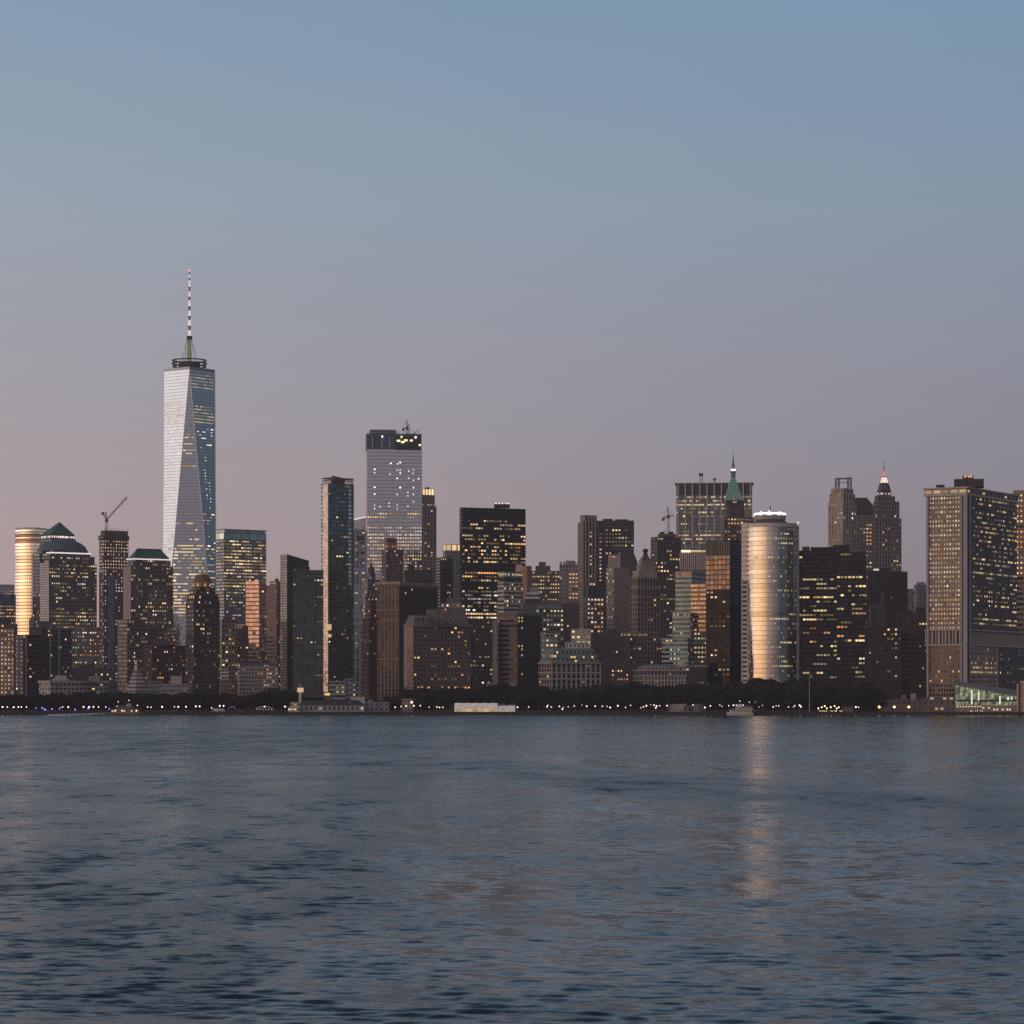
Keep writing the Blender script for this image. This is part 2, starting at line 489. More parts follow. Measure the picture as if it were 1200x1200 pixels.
# ------------------------------------------------------------------ water
QY = 2262.0            # quay line
def water():
    m, nt, out = newmat('harbour_water'); L = nt.links.new
    geo = N(nt, 'ShaderNodeNewGeometry')
    def noise(scl, detail, seed, dim='4D'):
        mp = N(nt, 'ShaderNodeMapping'); mp.inputs['Scale'].default_value = scl
        mp.inputs['Rotation'].default_value = (0, 0, math.radians((seed % 5) * 1.6 - 3))
        L(geo.outputs['Position'], mp.inputs[0])
        n = N(nt, 'ShaderNodeTexNoise'); n.noise_dimensions = dim; n.inputs['Scale'].default_value = 1
        n.inputs['Detail'].default_value = detail
        if dim == '4D': n.inputs['W'].default_value = seed * 7.3
        L(mp.outputs[0], n.inputs[0]); return n
    def slope(n, ax, ay):
        v = N(nt, 'ShaderNodeVectorMath', operation='SUBTRACT'); L(n.outputs[1], v.inputs[0]); v.inputs[1].default_value = (.5, .5, .5)
        q = N(nt, 'ShaderNodeVectorMath', operation='MULTIPLY'); L(v.outputs[0], q.inputs[0]); q.inputs[1].default_value = (ax, ay, 0)
        return q.outputs[0]
    add = lambda a, b: (lambda v: (L(a, v.inputs[0]), L(b, v.inputs[1]), v.outputs[0])[2])(N(nt, 'ShaderNodeVectorMath', operation='ADD'))
    # chop at every size, from ripples to broad swell lines
    sl = slope(noise((.95, 1.7, 1), 3, 1), .50, .95)
    for k_, (sx_, sy_, ax_, ay_) in enumerate(((.52, .50, .42, .85), (.28, .14, .28, .55), (.14, .034, .16, .34), (.075, .010, .10, .28))):
        sl = add(sl, slope(noise((sx_, sy_, 1), 3, 11 + k_), ax_, ay_))
    # cat's paws: ruffled and slick patches at several sizes
    def sstep(v, lo, hi, a, b_):
        r = N(nt, 'ShaderNodeMapRange'); r.interpolation_type = 'SMOOTHSTEP'
        L(v, r.inputs[0])
        for k_, v_ in zip((1, 2, 3, 4), (lo, hi, a, b_)): r.inputs[k_].default_value = v_
        return r.outputs[0]
    pa = sstep(noise((.0060, .0030, 1), 4, 4).outputs[0], .40, .60, .84, 1.12)
    pb = sstep(noise((.030, .014, 1), 4, 5).outputs[0], .36, .64, .82, 1.15)
    pc = sstep(noise((.11, .040, 1), 3, 6).outputs[0], .34, .66, .75, 1.22)
    # the ferry's old wake: slick water to the right of a long curve, a ruffled band across it
    sq = N(nt, 'ShaderNodeSeparateXYZ'); L(geo.outputs['Position'], sq.inputs[0]); px_, py_ = sq.outputs[0], sq.outputs[1]
    wob = mth(nt, 'MULTIPLY', mth(nt, 'SUBTRACT', noise((.02, .008, 1), 4, 7).outputs[0], .5), 1.0)
    xb = mth(nt, 'ADD', mth(nt, 'MULTIPLY_ADD', py_, -.011, -9.0), mth(nt, 'MULTIPLY', mth(nt, 'MAXIMUM', mth(nt, 'SUBTRACT', py_, 650.0), 0.0), .07))
    rel = mth(nt, 'ADD', mth(nt, 'DIVIDE', mth(nt, 'SUBTRACT', px_, xb), mth(nt, 'MULTIPLY_ADD', py_, .02, 2.0)), mth(nt, 'MULTIPLY', wob, 5.0))
    slick = sstep(rel, -.8, .8, 0.0, 1.0)
    bd = mth(nt, 'ABSOLUTE', mth(nt, 'DIVIDE', mth(nt, 'ADD', mth(nt, 'SUBTRACT', py_, mth(nt, 'MULTIPLY_ADD', px_, -4.0, 500.0)), mth(nt, 'MULTIPLY', wob, 260.0)), 85.0))
    band = sstep(bd, .4, 1.3, 1.0, 0.0)
    calm = mth(nt, 'MULTIPLY', slick, mth(nt, 'SUBTRACT', 1.0, mth(nt, 'MULTIPLY', band, .9)))
    ruf = mth(nt, 'MULTIPLY', mth(nt, 'MULTIPLY', mth(nt, 'MULTIPLY', pa, pb), pc), mth(nt, 'MULTIPLY_ADD', calm, -.52, 1.08))
    class _O: pass
    pr = _O(); pr.outputs = [ruf]
    sc = N(nt, 'ShaderNodeVectorMath', operation='SCALE'); L(sl, sc.inputs[0]); L(pr.outputs[0], sc.inputs['Scale'])
    nn = N(nt, 'ShaderNodeVectorMath', operation='NORMALIZE'); L(add(geo.outputs['Normal'], sc.outputs[0]), nn.inputs[0])
    p = N(nt, 'ShaderNodeBsdfPrincipled')
    p.inputs['Base Color'].default_value = (.014, .025, .033, 1)
    L(mth(nt, 'MULTIPLY_ADD', ruf, .16, .10), p.inputs['Roughness'])
    p.inputs['IOR'].default_value = 1.25
    L(nn.outputs[0], p.inputs['Normal'])
    L(p.outputs[0], out.inputs[0])
    # one fan-shaped sheet, finer near the ferry route, flat far out; wings and back strip to the horizon
    NR, NC = 620, 640
    s = np.linspace(12 * F / 88.0, 12 * F / (QY + 6), NR)
    Y = 12 * F / s
    T = np.linspace(-.30, .30, NC)
    gx = Y[:, None] * T[None, :]; gy = np.repeat(Y[:, None], NC, 1)
    sp_ = np.gradient(Y)
    z = np.zeros_like(gx)
    r2 = np.random.default_rng(5)
    for k in range(90):
        lam = .5 * (5.0 ** r2.random())
        th = r2.normal(math.radians(82), math.radians(20))
        amp = .0023 * lam ** .95 * r2.uniform(.5, 1.3)
        kx, ky = cos(th) * 2 * pi / lam, sin(th) * 2 * pi / lam
        fade = np.clip(1.35 - sp_ * 3.2 / lam, 0, 1)[:, None]
        ph = kx * gx + ky * gy + r2.uniform(0, 6.28)
        ph = ph + .6 * np.sin(gx * .013 * r2.uniform(.5, 1.5) + gy * .007 + k)
        z += amp * fade * (np.sin(ph) + .25 * np.sin(2 * ph + .6))
    gust = np.clip(.80 + .45 * np.sin(gx * .031 + 1.3) * np.sin(gy * .019 + .4) + .25 * np.sin(gx * .07 - gy * .041), .45, 1.3)
    z *= gust
    e = np.minimum(np.arange(NC), np.arange(NC)[::-1]) / 25.0
    z *= np.clip(e, 0, 1)[None, :]
    e = np.minimum(np.arange(NR), np.arange(NR)[::-1]) / 12.0
    z *= np.clip(e, 0, 1)[:, None]
    co_ = np.stack([gx, gy, z], -1).reshape(-1, 3)
    idx = np.arange(NR * NC).reshape(NR, NC)
    q = np.stack([idx[:-1, :-1], idx[:-1, 1:], idx[1:, 1:], idx[1:, :-1]], -1).reshape(-1, 4)
    # wings
    b = len(co_); y0, y1 = Y[0], Y[-1]
    ex = np.array([(-.3*y0, y0, 0), (.3*y0, y0, 0), (.3*y1, y1, 0), (-.3*y1, y1, 0),
                   (-9000, -3000, 0), (9000, -3000, 0), (9000, y1, 0), (-9000, y1, 0)])
    qq = np.array([(b+4, b+5, b+1, b+0), (b+5, b+6, b+2, b+1), (b+7, b+4, b+0, b+3)])
    V = np.concatenate([co_, ex]); Q = np.concatenate([q, qq])
    me = bpy.data.meshes.new('water')
    me.vertices.add(len(V)); me.vertices.foreach_set('co', V.ravel())
    me.loops.add(Q.size); me.loops.foreach_set('vertex_index', Q.ravel().astype(np.int32))
    me.polygons.add(len(Q)); me.polygons.foreach_set('loop_start', np.arange(0, Q.size, 4, dtype=np.int32))
    me.polygons.foreach_set('use_smooth', np.ones(len(Q), dtype=bool))
    me.update(calc_edges=True); me.validate()
    me.materials.append(m)
    o = bpy.data.objects.new('water', me); COL.objects.link(o); tag(o, kind='structure')
water()

# ------------------------------------------------------------------ land, quay
mb = MB(); mb.face([(-9000, QY + 4, GZ), (9000, QY + 4, GZ), (40000, 45000, GZ), (-40000, 45000, GZ)])
tag(mb.build('ground', plain((.06, .058, .052), .95, var=.5, scale=.05)), kind='structure')
mb = MB()
mb.box(-4500, 4500, QY, QY + 4, -1.5, GZ + .1)
tag(mb.build('seawall', plain((.045, .042, .04), .9, var=.5, scale=.15)), kind='structure')
mb = MB()
mb.box(-4500, 4500, QY + 4.2, QY + 16, GZ - .3, GZ + .05)
tag(mb.build('promenade', plain((.2, .185, .17), .9, var=.3, scale=.2)), kind='structure')
for px0, px1, lab_ in ((-20, 131, 'long metal railing on the seawall behind the dark ferry and its wake'), (168, 345, 'long metal railing on the seawall between the dark ferry and the pier house'),
                       (455, 530, 'short metal railing on the seawall between the pier house and the white tent'), (606, 960, 'longest metal railing on the seawall before the dark park trees')):
    x0, x1 = X(px0, QY), X(px1, QY)
    mb = MB(); n = int((x1 - x0) / 4)
    for k in range(n + 1):
        xx = x0 + (x1 - x0) * k / n
        mb.box(xx - .07, xx + .07, QY + .5, QY + .64, GZ + .1, GZ + 1.2)
    for zz_ in (.45, .8, 1.2):
        mb.box(x0, x1, QY + .54, QY + .6, GZ + .05 + zz_, GZ + .12 + zz_)
    tag(mb.build('quay_railing', plain((.16, .15, .14), .6, .3), origin=((x0 + x1) / 2, QY, GZ)), lab_, 'railing', 'railings along the seawall')
# ------------------------------------------------------------------ evening haze between the viewer and the city, its scattered light put in as emission
m, nt, out = newmat('haze'); va_ = N(nt, 'ShaderNodeVolumeAbsorption'); ve_ = N(nt, 'ShaderNodeEmission'); vs_ = N(nt, 'ShaderNodeAddShader')
va_.inputs['Color'].default_value = (0, 0, 0, 1); va_.inputs['Density'].default_value = 3.2e-5
ve_.inputs[0].default_value = (.215, .190, .222, 1); ve_.inputs[1].default_value = 3.2e-5
nt.links.new(va_.outputs[0], vs_.inputs[0]); nt.links.new(ve_.outputs[0], vs_.inputs[1])
nt.links.new(vs_.outputs[0], out.inputs['Volume'])
m.cycles.emission_sampling = 'NONE'
mb = MB(); mb.box(-2600, 2600, 400, 6000, -3, 900)
tag(mb.build('haze', m), kind='structure')
SC.cycles.volume_bounces = 0
# ================================================================== buildings, left to right
TEAL = ((.045, .05, .055), (.075, .115, .13))
BROWN = (.16, .115, .095)
TAN = (.36, .285, .235)
GREYST = (.30, .275, .26)
REDBR = (.17, .085, .07)
BLK = (.022, .021, .023)

# --- far low block, left edge
b = Bld('office_building', 'low dark office building with rows of yellow windows, leftmost in the back row', 'office building', 3300, 6)
b.tier(-14, None, 18.5, 697, mat=facade((.045, .055, .06), (.07, .10, .12), .7, .5), lit=LT(.75, .2, .1, 'OW', yt=710, yb=736, ww=.5))
b.plant(2, 4)
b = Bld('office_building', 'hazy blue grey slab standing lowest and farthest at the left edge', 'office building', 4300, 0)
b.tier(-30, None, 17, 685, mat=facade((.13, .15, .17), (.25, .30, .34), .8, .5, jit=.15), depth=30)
# --- beige gridded residential block with all its windows lit
b = Bld('apartment_building', 'brown gridded apartment block with almost every small window lit, at the left edge', 'apartment building', 2490, 4)
b.tier(-20, None, 16.5, 737, mat=facade((.33, .20, .15), (.12, .09, .08), .5, .5), cells=(2.9, 3.6), lit=LT(.9, .0, .0, 'KPW', yb=814, ww=.42, wh=.42, k=.55))
b.plant(2, 4)
b = Bld('apartment_building', 'dark apartment block with stepped roof behind the brown gridded block', 'apartment building', 2640, 6)
b.tier(-24, None, 20.5, 731, mat=facade((.07, .062, .06), (.06, .07, .08)), lit=LT(.06, .5, .1, 'O'))
b.tier(-24, None, 13, 724, 731, mat=facade((.06, .055, .055), (.05, .06, .07)), dD=4, depth=25, name='setback')
# --- glowing curved tower
b = Bld('office_tower', 'curved glass office tower glowing gold in the afterglow, behind the pyramid topped tower', 'office tower', 3620, 35)
ch = fp(17.5, 44, 62, 3620, 33)
def arc(p0, p1, bulge, n=14):
    a_, b_ = Vector(p0), Vector(p1); m_ = (a_ + b_) / 2; d_ = b_ - a_; nrm = Vector((d_.y, -d_.x)).normalized()
    out = []
    for i in range(n + 1):
        t_ = i / n
        q = a_ + d_ * t_ + nrm * bulge * (1 - (2 * t_ - 1) ** 2)
        out.append((q.x, q.y))
    return out
gp = arc(ch[0], ch[1], 5) + [ch[2], ch[3]]
b.tier(0, 0, 0, 636, None, facade((.42, .26, .15), (.84, .72, .60), .88, .78, tilt=.015, jit=.25), cells=(2.6, 4.1), poly=gp)
b.tier(0, 0, 0, 631.5, 636, facade((.30, .13, .10), (.45, .25, .2), .9, .4), cells=(2.6, 2.2), poly=scalep(gp, .992), name='crown')
b.tier(0, 0, 0, 628.5, 631.5, facade((.5, .36, .26), (.8, .7, .6), .95, .6), cells=(2.6, 3), poly=gp, name='crown')
b.tier(0, 0, 0, 626, 628.5, facade((.28, .14, .11), (.4, .25, .2), .9, .4), cells=(2.6, 2.2), poly=scalep(gp, .992), name='crown')
b.tier(0, 0, 0, 620, 626, facade((.5, .40, .33), (.8, .7, .6), .95, .6), cells=(2.6, 3), poly=gp, name='crown')
mb = MB(); mb.frustum(gp, scalep(gp, .8), Z(620, 3620), Z(618, 3620), mi=0, top=0); b.part(mb, 'roof', [plain((.5, .42, .36), .7)])
# --- pyramid topped tower
FIN = facade((.13, .105, .10), (.085, .11, .125), .62, .55)
b = Bld('office_tower', 'office tower with dark green pyramid roof and a row of white lights below it', 'office tower', 3470, 67)
b.tier(46, 60, 89, 631, mat=FIN, a=58)
p = b.last[0]; z1 = b.last[2]
b.tier(0, 0, 0, 626.3, 631, facade((.05, .05, .05), (.08, .08, .08), .7, .7), poly=inset(p, 1.5), name='attic', cells=(3, 4), lit=LT(.72, .1, .2, 'P', k=1.5, wh=.5))
mb = MB(); c = centre(p); mb.apex(inset(p, .5), Z(626.3, 3470), (X(66.5, 3470), c[1], Z(611.5, 3490))); b.part(mb, 'roof', [COPDARK])
# --- domed tower in front of it
b = Bld('office_tower', 'dark stone office tower with low rounded dome, in front of the pyramid roof', 'office tower', 3300, 70)
b.tier(38, 47, 104.5, 648, mat=FIN, a=66, lit=LT(.13, .6, .4, 'YWG', yb=735))
p = b.last[0]; c = centre(p)
b.tier(0, 0, 0, 644.5, 648, FIN, poly=inset(p, 4), name='setback')
mb = MB(); R_ = (X(102.5, 3300) - X(44, 3300)) / 2
pr = [(R_ * cos(t * pi / 2 / 8), Z(645, 3300) + (Z(632.3, 3330) - Z(645, 3300)) * sin(t * pi / 2 / 8)) for t in range(8)] + [(.1, Z(632.3, 3330))]
mb.lathe(X(73, 3325), c[1], pr, 28); b.part(mb, 'dome', [plain((.075, .115, .115), .6)], smooth=True)
# --- flat crowned tower with white light line
b = Bld('office_tower', 'dark setback office tower with a bright white light line round its flat crown', 'office tower', 3010, 84)
pale = facade((.34, .31, .30), (.22, .22, .23), .9, .35, jit=.15)  # pale sky reflected by the left face put into its colour
b.tier(47.5, 57.5, 113.5, 660, mat=FIN, a=62, lit=[LT(.22, .75, .45, 'YYWG', yb=738, side=1, bands=((685, .7, 'YP'), (719, .75, 'W'), (723, .7, 'W'), (729, .6, 'WO'), (735, .7, 'WW')))])
p0 = b.last[0]
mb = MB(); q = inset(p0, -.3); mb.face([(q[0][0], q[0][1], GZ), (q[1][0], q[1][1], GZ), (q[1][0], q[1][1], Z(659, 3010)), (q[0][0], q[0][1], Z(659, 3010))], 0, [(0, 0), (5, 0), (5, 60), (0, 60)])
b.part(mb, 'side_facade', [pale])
b.tier(52, 58, 111, 651, 660, FIN, a=62, dD=4, name='setback', lit=LT(.28, .3, .3, 'PW'))
b.tier(55, 60, 106, 647, 651, FIN, a=62, dD=8, name='crown')
p = b.last[0]
mb = MB(); mb.prism(inset(p, -.5), Z(648.3, 3018), Z(646.8, 3018), mi=0, top=0); b.part(mb, 'light_strip', [glow((1, .85, .8), .95)])
b.tier(58, 62, 103, 643.5, 646.6, facade((.05, .08, .075), (.07, .1, .1)), a=62, dD=12, name='roof')
b.tier(79, None, 119, 735, mat=FIN, dD=-46, depth=30, name='lower_wing', lit=LT(.22, .6, .3, 'YWO', bands=((740, .6, 'P'), (760, .5, 'YG'), (776, .7, 'Y'))), yb=None)
# --- tower under construction
b = Bld('tower_under_construction', 'raw red brown concrete tower under construction, white work lights on every floor', 'construction tower', 3160, 133)
conc = facade((.20, .115, .10), (.03, .025, .025), .66, .6, gmet=0, groug=.8)
b.tier(116, 122, 150.5, 632, mat=conc, a=60, cells=(3.4, 3.6), lit=[LT(.62, .15, 0, 'PK', ww=.3, wh=.34, yt=632, yb=668, k=.9), LT(.32, .2, 0, 'PC', ww=.3, wh=.34, yt=668, yb=800, k=.9)])
b.tier(115, 121, 151.5, 627, 632, facade((.13, .07, .062), (.06, .04, .04), .9, .3, gmet=0), a=60, dD=-2, name='formwork')
b.tier(118, 123, 150, 621.5, 627, conc, a=60, dD=2, name='core', cells=(3.4, 3))
p = b.last[0]; z1 = b.last[2]
for k in range(9):
    t_ = k / 8; x_ = p[1][0] + (p[2][0] - p[1][0]) * t_; y_ = p[1][1] + (p[2][1] - p[1][1]) * t_
    mb = MB(); mb.tube((x_, y_, z1 - .1), (x_, y_, z1 + random.uniform(1.5, 4)), .3)
    b.part(mb, 'rebar_column', [plain((.12, .06, .05), .9)])
b.tier(126.5, None, 134, 676, None, facade((.04, .06, .07), (.06, .12, .15), .9, .8, jit=.2), dD=-6, depth=4, name='netting')
b.tier(116.5, None, 118, 672, None, plain((.10, .045, .05)), dD=-3, depth=3, name='hoist')
def crane(label, cx, base_py, mast_py, boom, tail, D, rise, col):
    """tower crane: latticed mast, cab, luffing boom, counter jib; offsets in px"""
    z0 = Z(base_py, D); k = D / F
    r = bpy.data.objects.new('tower_crane', None); COL.objects.link(r); r.location = (X(cx, D), D + 10, z0)
    tag(r, label, 'crane')
    o = tuple(r.location); m = plain(col, .6, .2)
    def lattice(a, b_, w_, name, par=r):
        a, b_ = Vector(a), Vector(b_); d_ = (b_ - a); n_ = max(3, int(d_.length / (w_ * 1.6))); d_.normalize()
        x_ = d_.orthogonal().normalized(); y_ = d_.cross(x_)
        mb = MB(); cs = [(x_ * sx + y_ * sy) * w_ / 2 for sx, sy in ((1, 1), (-1, 1), (-1, -1), (1, -1))]
        for c_ in cs: mb.tube(a + c_, b_ + c_, .16, n=4)
        for i in range(n_):
            p_, q_ = a.lerp(b_, i / n_), a.lerp(b_, (i + 1) / n_)
            for j in range(4): mb.tube(p_ + cs[j], q_ + cs[(j + 1) % 4], .10, n=4)
        return mb.build(name, [m], par, o)
    top = Vector((o[0], o[1], Z(mast_py, D)))
    lattice((o[0], o[1], z0), top, 2.0, 'mast')
    mb = MB(); mb.box(top.x - 1.6, top.x + 1.6, top.y - 1.6, top.y + 1.6, top.z, top.z + 2.6); mb.build('cab', [m], r, o)
    tip = top + Vector((boom[0] * k, 0, boom[1] * k + 2)); back = top + Vector((tail[0] * k, 0, tail[1] * k + 2))
    lattice(top + Vector((0, 0, 2.6)), tip, 1.3, 'boom')
    lattice(top + Vector((0, 0, 2.6)), back, 1.3, 'counter_jib')
    mb = MB(); mb.box(back.x - 1.4, back.x + 1.4, back.y - 1, back.y + 1, back.z - 2.5, back.z + .3); mb.build('counterweight', [m], r, o)
    ap = top + Vector((-1 if boom[0] > 0 else 1, 0, 11))
    lattice(top + Vector((0, 0, 2.6)), ap, 1.0, 'a_frame')
    mb = MB()
    mb.tube(ap, tip, .09, n=4); mb.tube(ap, back, .09, n=4)
    mb.tube(tip, tip - Vector((0, 0, 7)), .07, n=4)
    mb.build('cable', [m], r, o)
crane('red tower crane with raised boom on top of the concrete tower under construction', 123.5, 622, 611, (24, 27), (-4.5, 9), 3175, 0, (.16, .06, .055))
# --- truncated pyramid tower
b = Bld('office_tower', 'broad dark office tower with flat topped green roof over a white light line', 'office tower', 2810, 178)
b.tier(145, 153.5, 203, 663, mat=FIN, a=64, lit=[LT(.2, .4, .25, 'YWK', side=1, yb=790, ww=.5), LT(.05, .2, 0, 'K', side=0)])
p = b.last[0]
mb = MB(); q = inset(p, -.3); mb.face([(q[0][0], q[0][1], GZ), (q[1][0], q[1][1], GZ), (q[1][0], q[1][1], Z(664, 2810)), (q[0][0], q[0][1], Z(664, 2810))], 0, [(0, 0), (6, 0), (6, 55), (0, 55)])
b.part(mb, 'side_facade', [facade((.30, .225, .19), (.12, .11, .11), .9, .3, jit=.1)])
b.tier(149, 156, 200, 655, 663, FIN, a=64, dD=4, name='setback', lit=LT(.3, .3, .3, 'KP', side=1))
q = b.last[0]
mb = MB(); mb.prism(inset(q, -.6), Z(655.6, 2814), Z(654.2, 2814), mi=0, top=0); b.part(mb, 'light_strip', [glow((1, .82, .8), .9)])
mb = MB(); mb.frustum(inset(q, .5), inset(q, 7.5), Z(654, 2814), Z(642.5, 2820), mi=0, top=1); b.part(mb, 'roof', [COPDARK, DARKROOF])
b.tier(138, 149, 166, 726, mat=facade((.20, .15, .13), (.08, .08, .085), .9, .35), a=40, dD=-48, name='lower_wing', lit=LT(.1, .3, 0, 'W', side=1))
b.tier(196, None, 210, 735, mat=FIN, dD=-10, depth=14, name='lower_wing', lit=LT(.25, .3, .2, 'YW'))
# --- dark red brick block before it
b = Bld('apartment_building', 'dark red brick apartment block with scattered amber windows, below the flat topped green roof', 'apartment building', 2600, 194)
b.tier(168, 178, 219, 756, mat=facade((.10, .062, .055), (.05, .05, .055), .45, .5), a=55, lit=LT(.12, .2, .15, 'OWK', yb=806))
b.plant(2, 5)
b.tier(176, None, 206, 748, 756, facade((.09, .06, .055), (.05, .05, .055)), dD=8, depth=18, name='setback', lit=LT(.2, .2, .2, 'O'))
# --- one very tall tower
b = Bld('skyscraper', 'tallest tapering glass skyscraper with ringed roof and lit mast', 'skyscraper', 3700, 222)
D1 = 3734.0; cxw = X(222, D1); th = atan2(cxw, D1); tv = Vector((cos(th), -sin(th))); rv_ = Vector((sin(th), cos(th))); cw = Vector((cxw, D1))
hb, ht = 31.2 / F * D1 * 1.012, 29.8 / F * D1
bc = [cw - tv * hb - rv_ * hb, cw + tv * hb - rv_ * hb, cw + tv * hb + rv_ * hb, cw - tv * hb + rv_ * hb]
tcn = [cw - rv_ * ht, cw + tv * ht, cw + rv_ * ht, cw - tv * ht]      # front, right, back, left
zb, zt = 40.0, Z(432.5, 3702)
WTC = facade((.30, .31, .33), (.47, .48, .50), .985, .80, wrough=.25, wmet=.8, groug=.05, jit=.10, tilt=.004)
mb = MB(); mb.prism([tuple(p) for p in bc], GZ, zb, (1.52, 4.0), 0, None); b.part(mb, 'base', [WTC])
tris = []
mb = MB()
def tri(mb, A, B, C, mi=0):
    U = Vector((B.x - A.x, B.y - A.y, 0)); 
    if U.length < .1: U = Vector((C.x - A.x, C.y - A.y, 0))
    U.normalize()
    mb.face([A, B, C], mi, [((q - A).dot(U) / 1.52 + 400, (q.z - zb) / 4.06) for q in (A, B, C)])
for i in range(4):
    A, B_ = Vector((*bc[i], zb)), Vector((*bc[(i + 1) % 4], zb)); T = Vector((*tcn[i], zt)); T2 = Vector((*tcn[(i + 1) % 4], zt))
    tri(mb, A, B_, T); tri(mb, T2, T, B_)
    tris += [(A, B_, T), (B_, T2, T)]
mb.face([(*p, zt) for p in tcn], 1)
b.part(mb, 'facade', [WTC, GREYROOF])
mb = MB(); mb.prism([tuple(cw + (q - cw) * .999) for q in tcn], zt + .02, zt + 3.2, (1.52, 3.2), 0, 1); b.part(mb, 'parapet', [plain((.30, .29, .30), .4, .7), GREYROOF])
mb = MB()
for i in range(4):
    A, B_ = Vector((*bc[i], zb)), Vector((*bc[(i + 1) % 4], zb)); T = Vector((*tcn[i], zt))
    mb.tube(A, T, .42, n=6); mb.tube(B_, T, .42, n=6)
b.part(mb, 'edge_trim', [plain((.62, .55, .50), .35, .8)])
def trilight(b, tr, rows):
    A, B_, C = tr
    nr = (B_ - A).cross(C - A).normalized()
    if nr.x * A.x + nr.y * A.y > 0: nr = -nr
    U = Vector((0, 0, 1)).cross(nr).normalized(); V = nr.cross(U).normalized()
    nf = int((zt - zb) / 4.06)
    for r in range(nf):
        zc = zb + (r + .5) * 4.06
        xs = []
        for P_, Q_ in ((A, B_), (B_, C), (C, A)):
            if (P_.z - zc) * (Q_.z - zc) < 0:
                xs.append(P_.lerp(Q_, (zc - P_.z) / (Q_.z - P_.z)))
        if len(xs) < 2: continue
        if (xs[1] - xs[0]).dot(U) < 0: xs.reverse()
        ln = (xs[1] - xs[0]).dot(U); py = HZ - (zc - CAMZ) * F / xs[0].y
        n = int((ln - 2) / 3.04)
        for (y0, y1, d, run, pal, k, wl, whf, sp) in rows:
            if not (y0 <= py <= y1): continue
            dd = d * random.choice((.3, .8, 1.2, 1.7)) if d < .8 else d
            c_ = 0
            while c_ < n:
                if random.random() < dd and (sp is None or any(lo <= (c_ + .5) / max(1, n) <= hi for lo, hi in sp)):
                    rl = 1
                    while rl < 6 and c_ + rl < n and random.random() < run: rl += 1
                    O = xs[0] + U * (1 + (c_ + rl / 2) * 3.04) + nr * .15
                    m_ = glow(PAL[random.choice(pal)], k * random.choice((.5, .8, 1, 1.25)))
                    b.lits.append((O, U, V, rl * 3.04 - 3.04 * (1 - wl), 4.06 * whf, m_)); c_ += rl
                else: c_ += 1
midt, rgt, lft = tris[0], tris[1], tris[7]
trilight(b, lft, [(472, 497, .8, .2, 'K', .62, .75, .22, None), (500, 590, .05, .2, 'PC', 1.2, .5, .3, None), (545, 600, .35, 0, 'P', .85, .3, .25, [(.25, .32), (.5, .6)]), (628, 660, .3, .4, 'Y', .6, .7, .4, None)])
trilight(b, midt, [(470, 500, .5, .3, 'Y', .22, .8, .3, None), (500, 548, .10, .5, 'KYO', .8, .7, .4, None), (526, 529, .9, .7, 'K', .8, .9, .4, None), (546, 549, .9, .7, 'KO', .8, .9, .4, None),
     (552, 606, .5, 0, 'P', .35, .3, .3, [(.45, .55)]), (606, 640, .22, .6, 'KYW', .8, .8, .4, None), (640, 722, .5, .6, 'YKWK', .8, .85, .42, None), (640, 722, .55, .3, 'KY', 1.15, .8, .5, [(0, .16)])])
trilight(b, rgt, [(437, 454, .85, .5, 'G', .36, .85, .3, None), (457, 460, .5, .4, 'O', .5, .7, .3, None), (472, 495, .85, .5, 'G', .40, .85, .34, None), (500, 545, .14, .3, 'PCK', 1.3, .6, .35, None), (548, 600, .7, 0, 'PC', 1.2, .4, .34, [(.38, .45), (.62, .69)]),
     (600, 640, .12, .3, 'CW', 1.2, .6, .4, None), (640, 720, .4, .5, 'YW', .7, .8, .4, None)])
rx, ry, rr = cw.x, cw.y, 20.5 / F * D1
mb = MB()
for k, (yy, f_) in enumerate(((422.5, .97), (426.2, 1.0), (429.6, .95))):
    z = Z(yy, D1); ro = rr * f_
    mb.lathe(rx, ry, [(ro, z - .6), (ro + .5, z), (ro, z + .8), (ro - 2.2, z + .6), (ro - 2.2, z - .5), (ro, z - .6)], 40)
for k in range(24):
    a_ = 2 * pi * k / 24; mb.tube((rx + (rr - 1) * cos(a_), ry + (rr - 1) * sin(a_), zt), (rx + (rr - 1) * cos(a_), ry + (rr - 1) * sin(a_), Z(422, D1)), .3, n=4)
b.part(mb, 'broadcast_ring', [plain((.06, .062, .07), .6, .4)])
mb = MB(); mb.lathe(rx, ry, [(rr * .62, zt), (rr * .62, Z(424.5, D1)), (.1, Z(424.4, D1))], 24); b.part(mb, 'roof_plant', [plain((.09, .09, .10), .6)])
mb = MB(); mb.tube((rx, ry, zt), (rx, ry, Z(397, D1)), 1.9, 1.5, 10); b.part(mb, 'mast', [glow((.30, .42, .10), .55)])
mb = MB()
for k in range(14):
    z = zt + 3 + k * (Z(397, D1) - zt - 4) / 14
    for s_ in (-1, 1): mb.tube((rx - 2 * s_, ry - 2.2, z), (rx + 2 * s_, ry - 2.2, z + 2.6), .18, n=4)
for s_ in ((-1, -1), (1, -1), (1, 1), (-1, 1)): mb.tube((rx + 2 * s_[0], ry + 2 * s_[1], zt), (rx + 1.6 * s_[0], ry + 1.6 * s_[1], Z(397, D1)), .22, n=4)
b.part(mb, 'mast_frame', [plain((.05, .07, .05), .7)])
mb = MB(); mb.lathe(rx, ry, [(.2, Z(398, D1)), (3.6, Z(397.6, D1)), (3.8, Z(394, D1)), (1.6, Z(393.6, D1))], 14); b.part(mb, 'mast_collar', [BLACKM])
mb = MB()
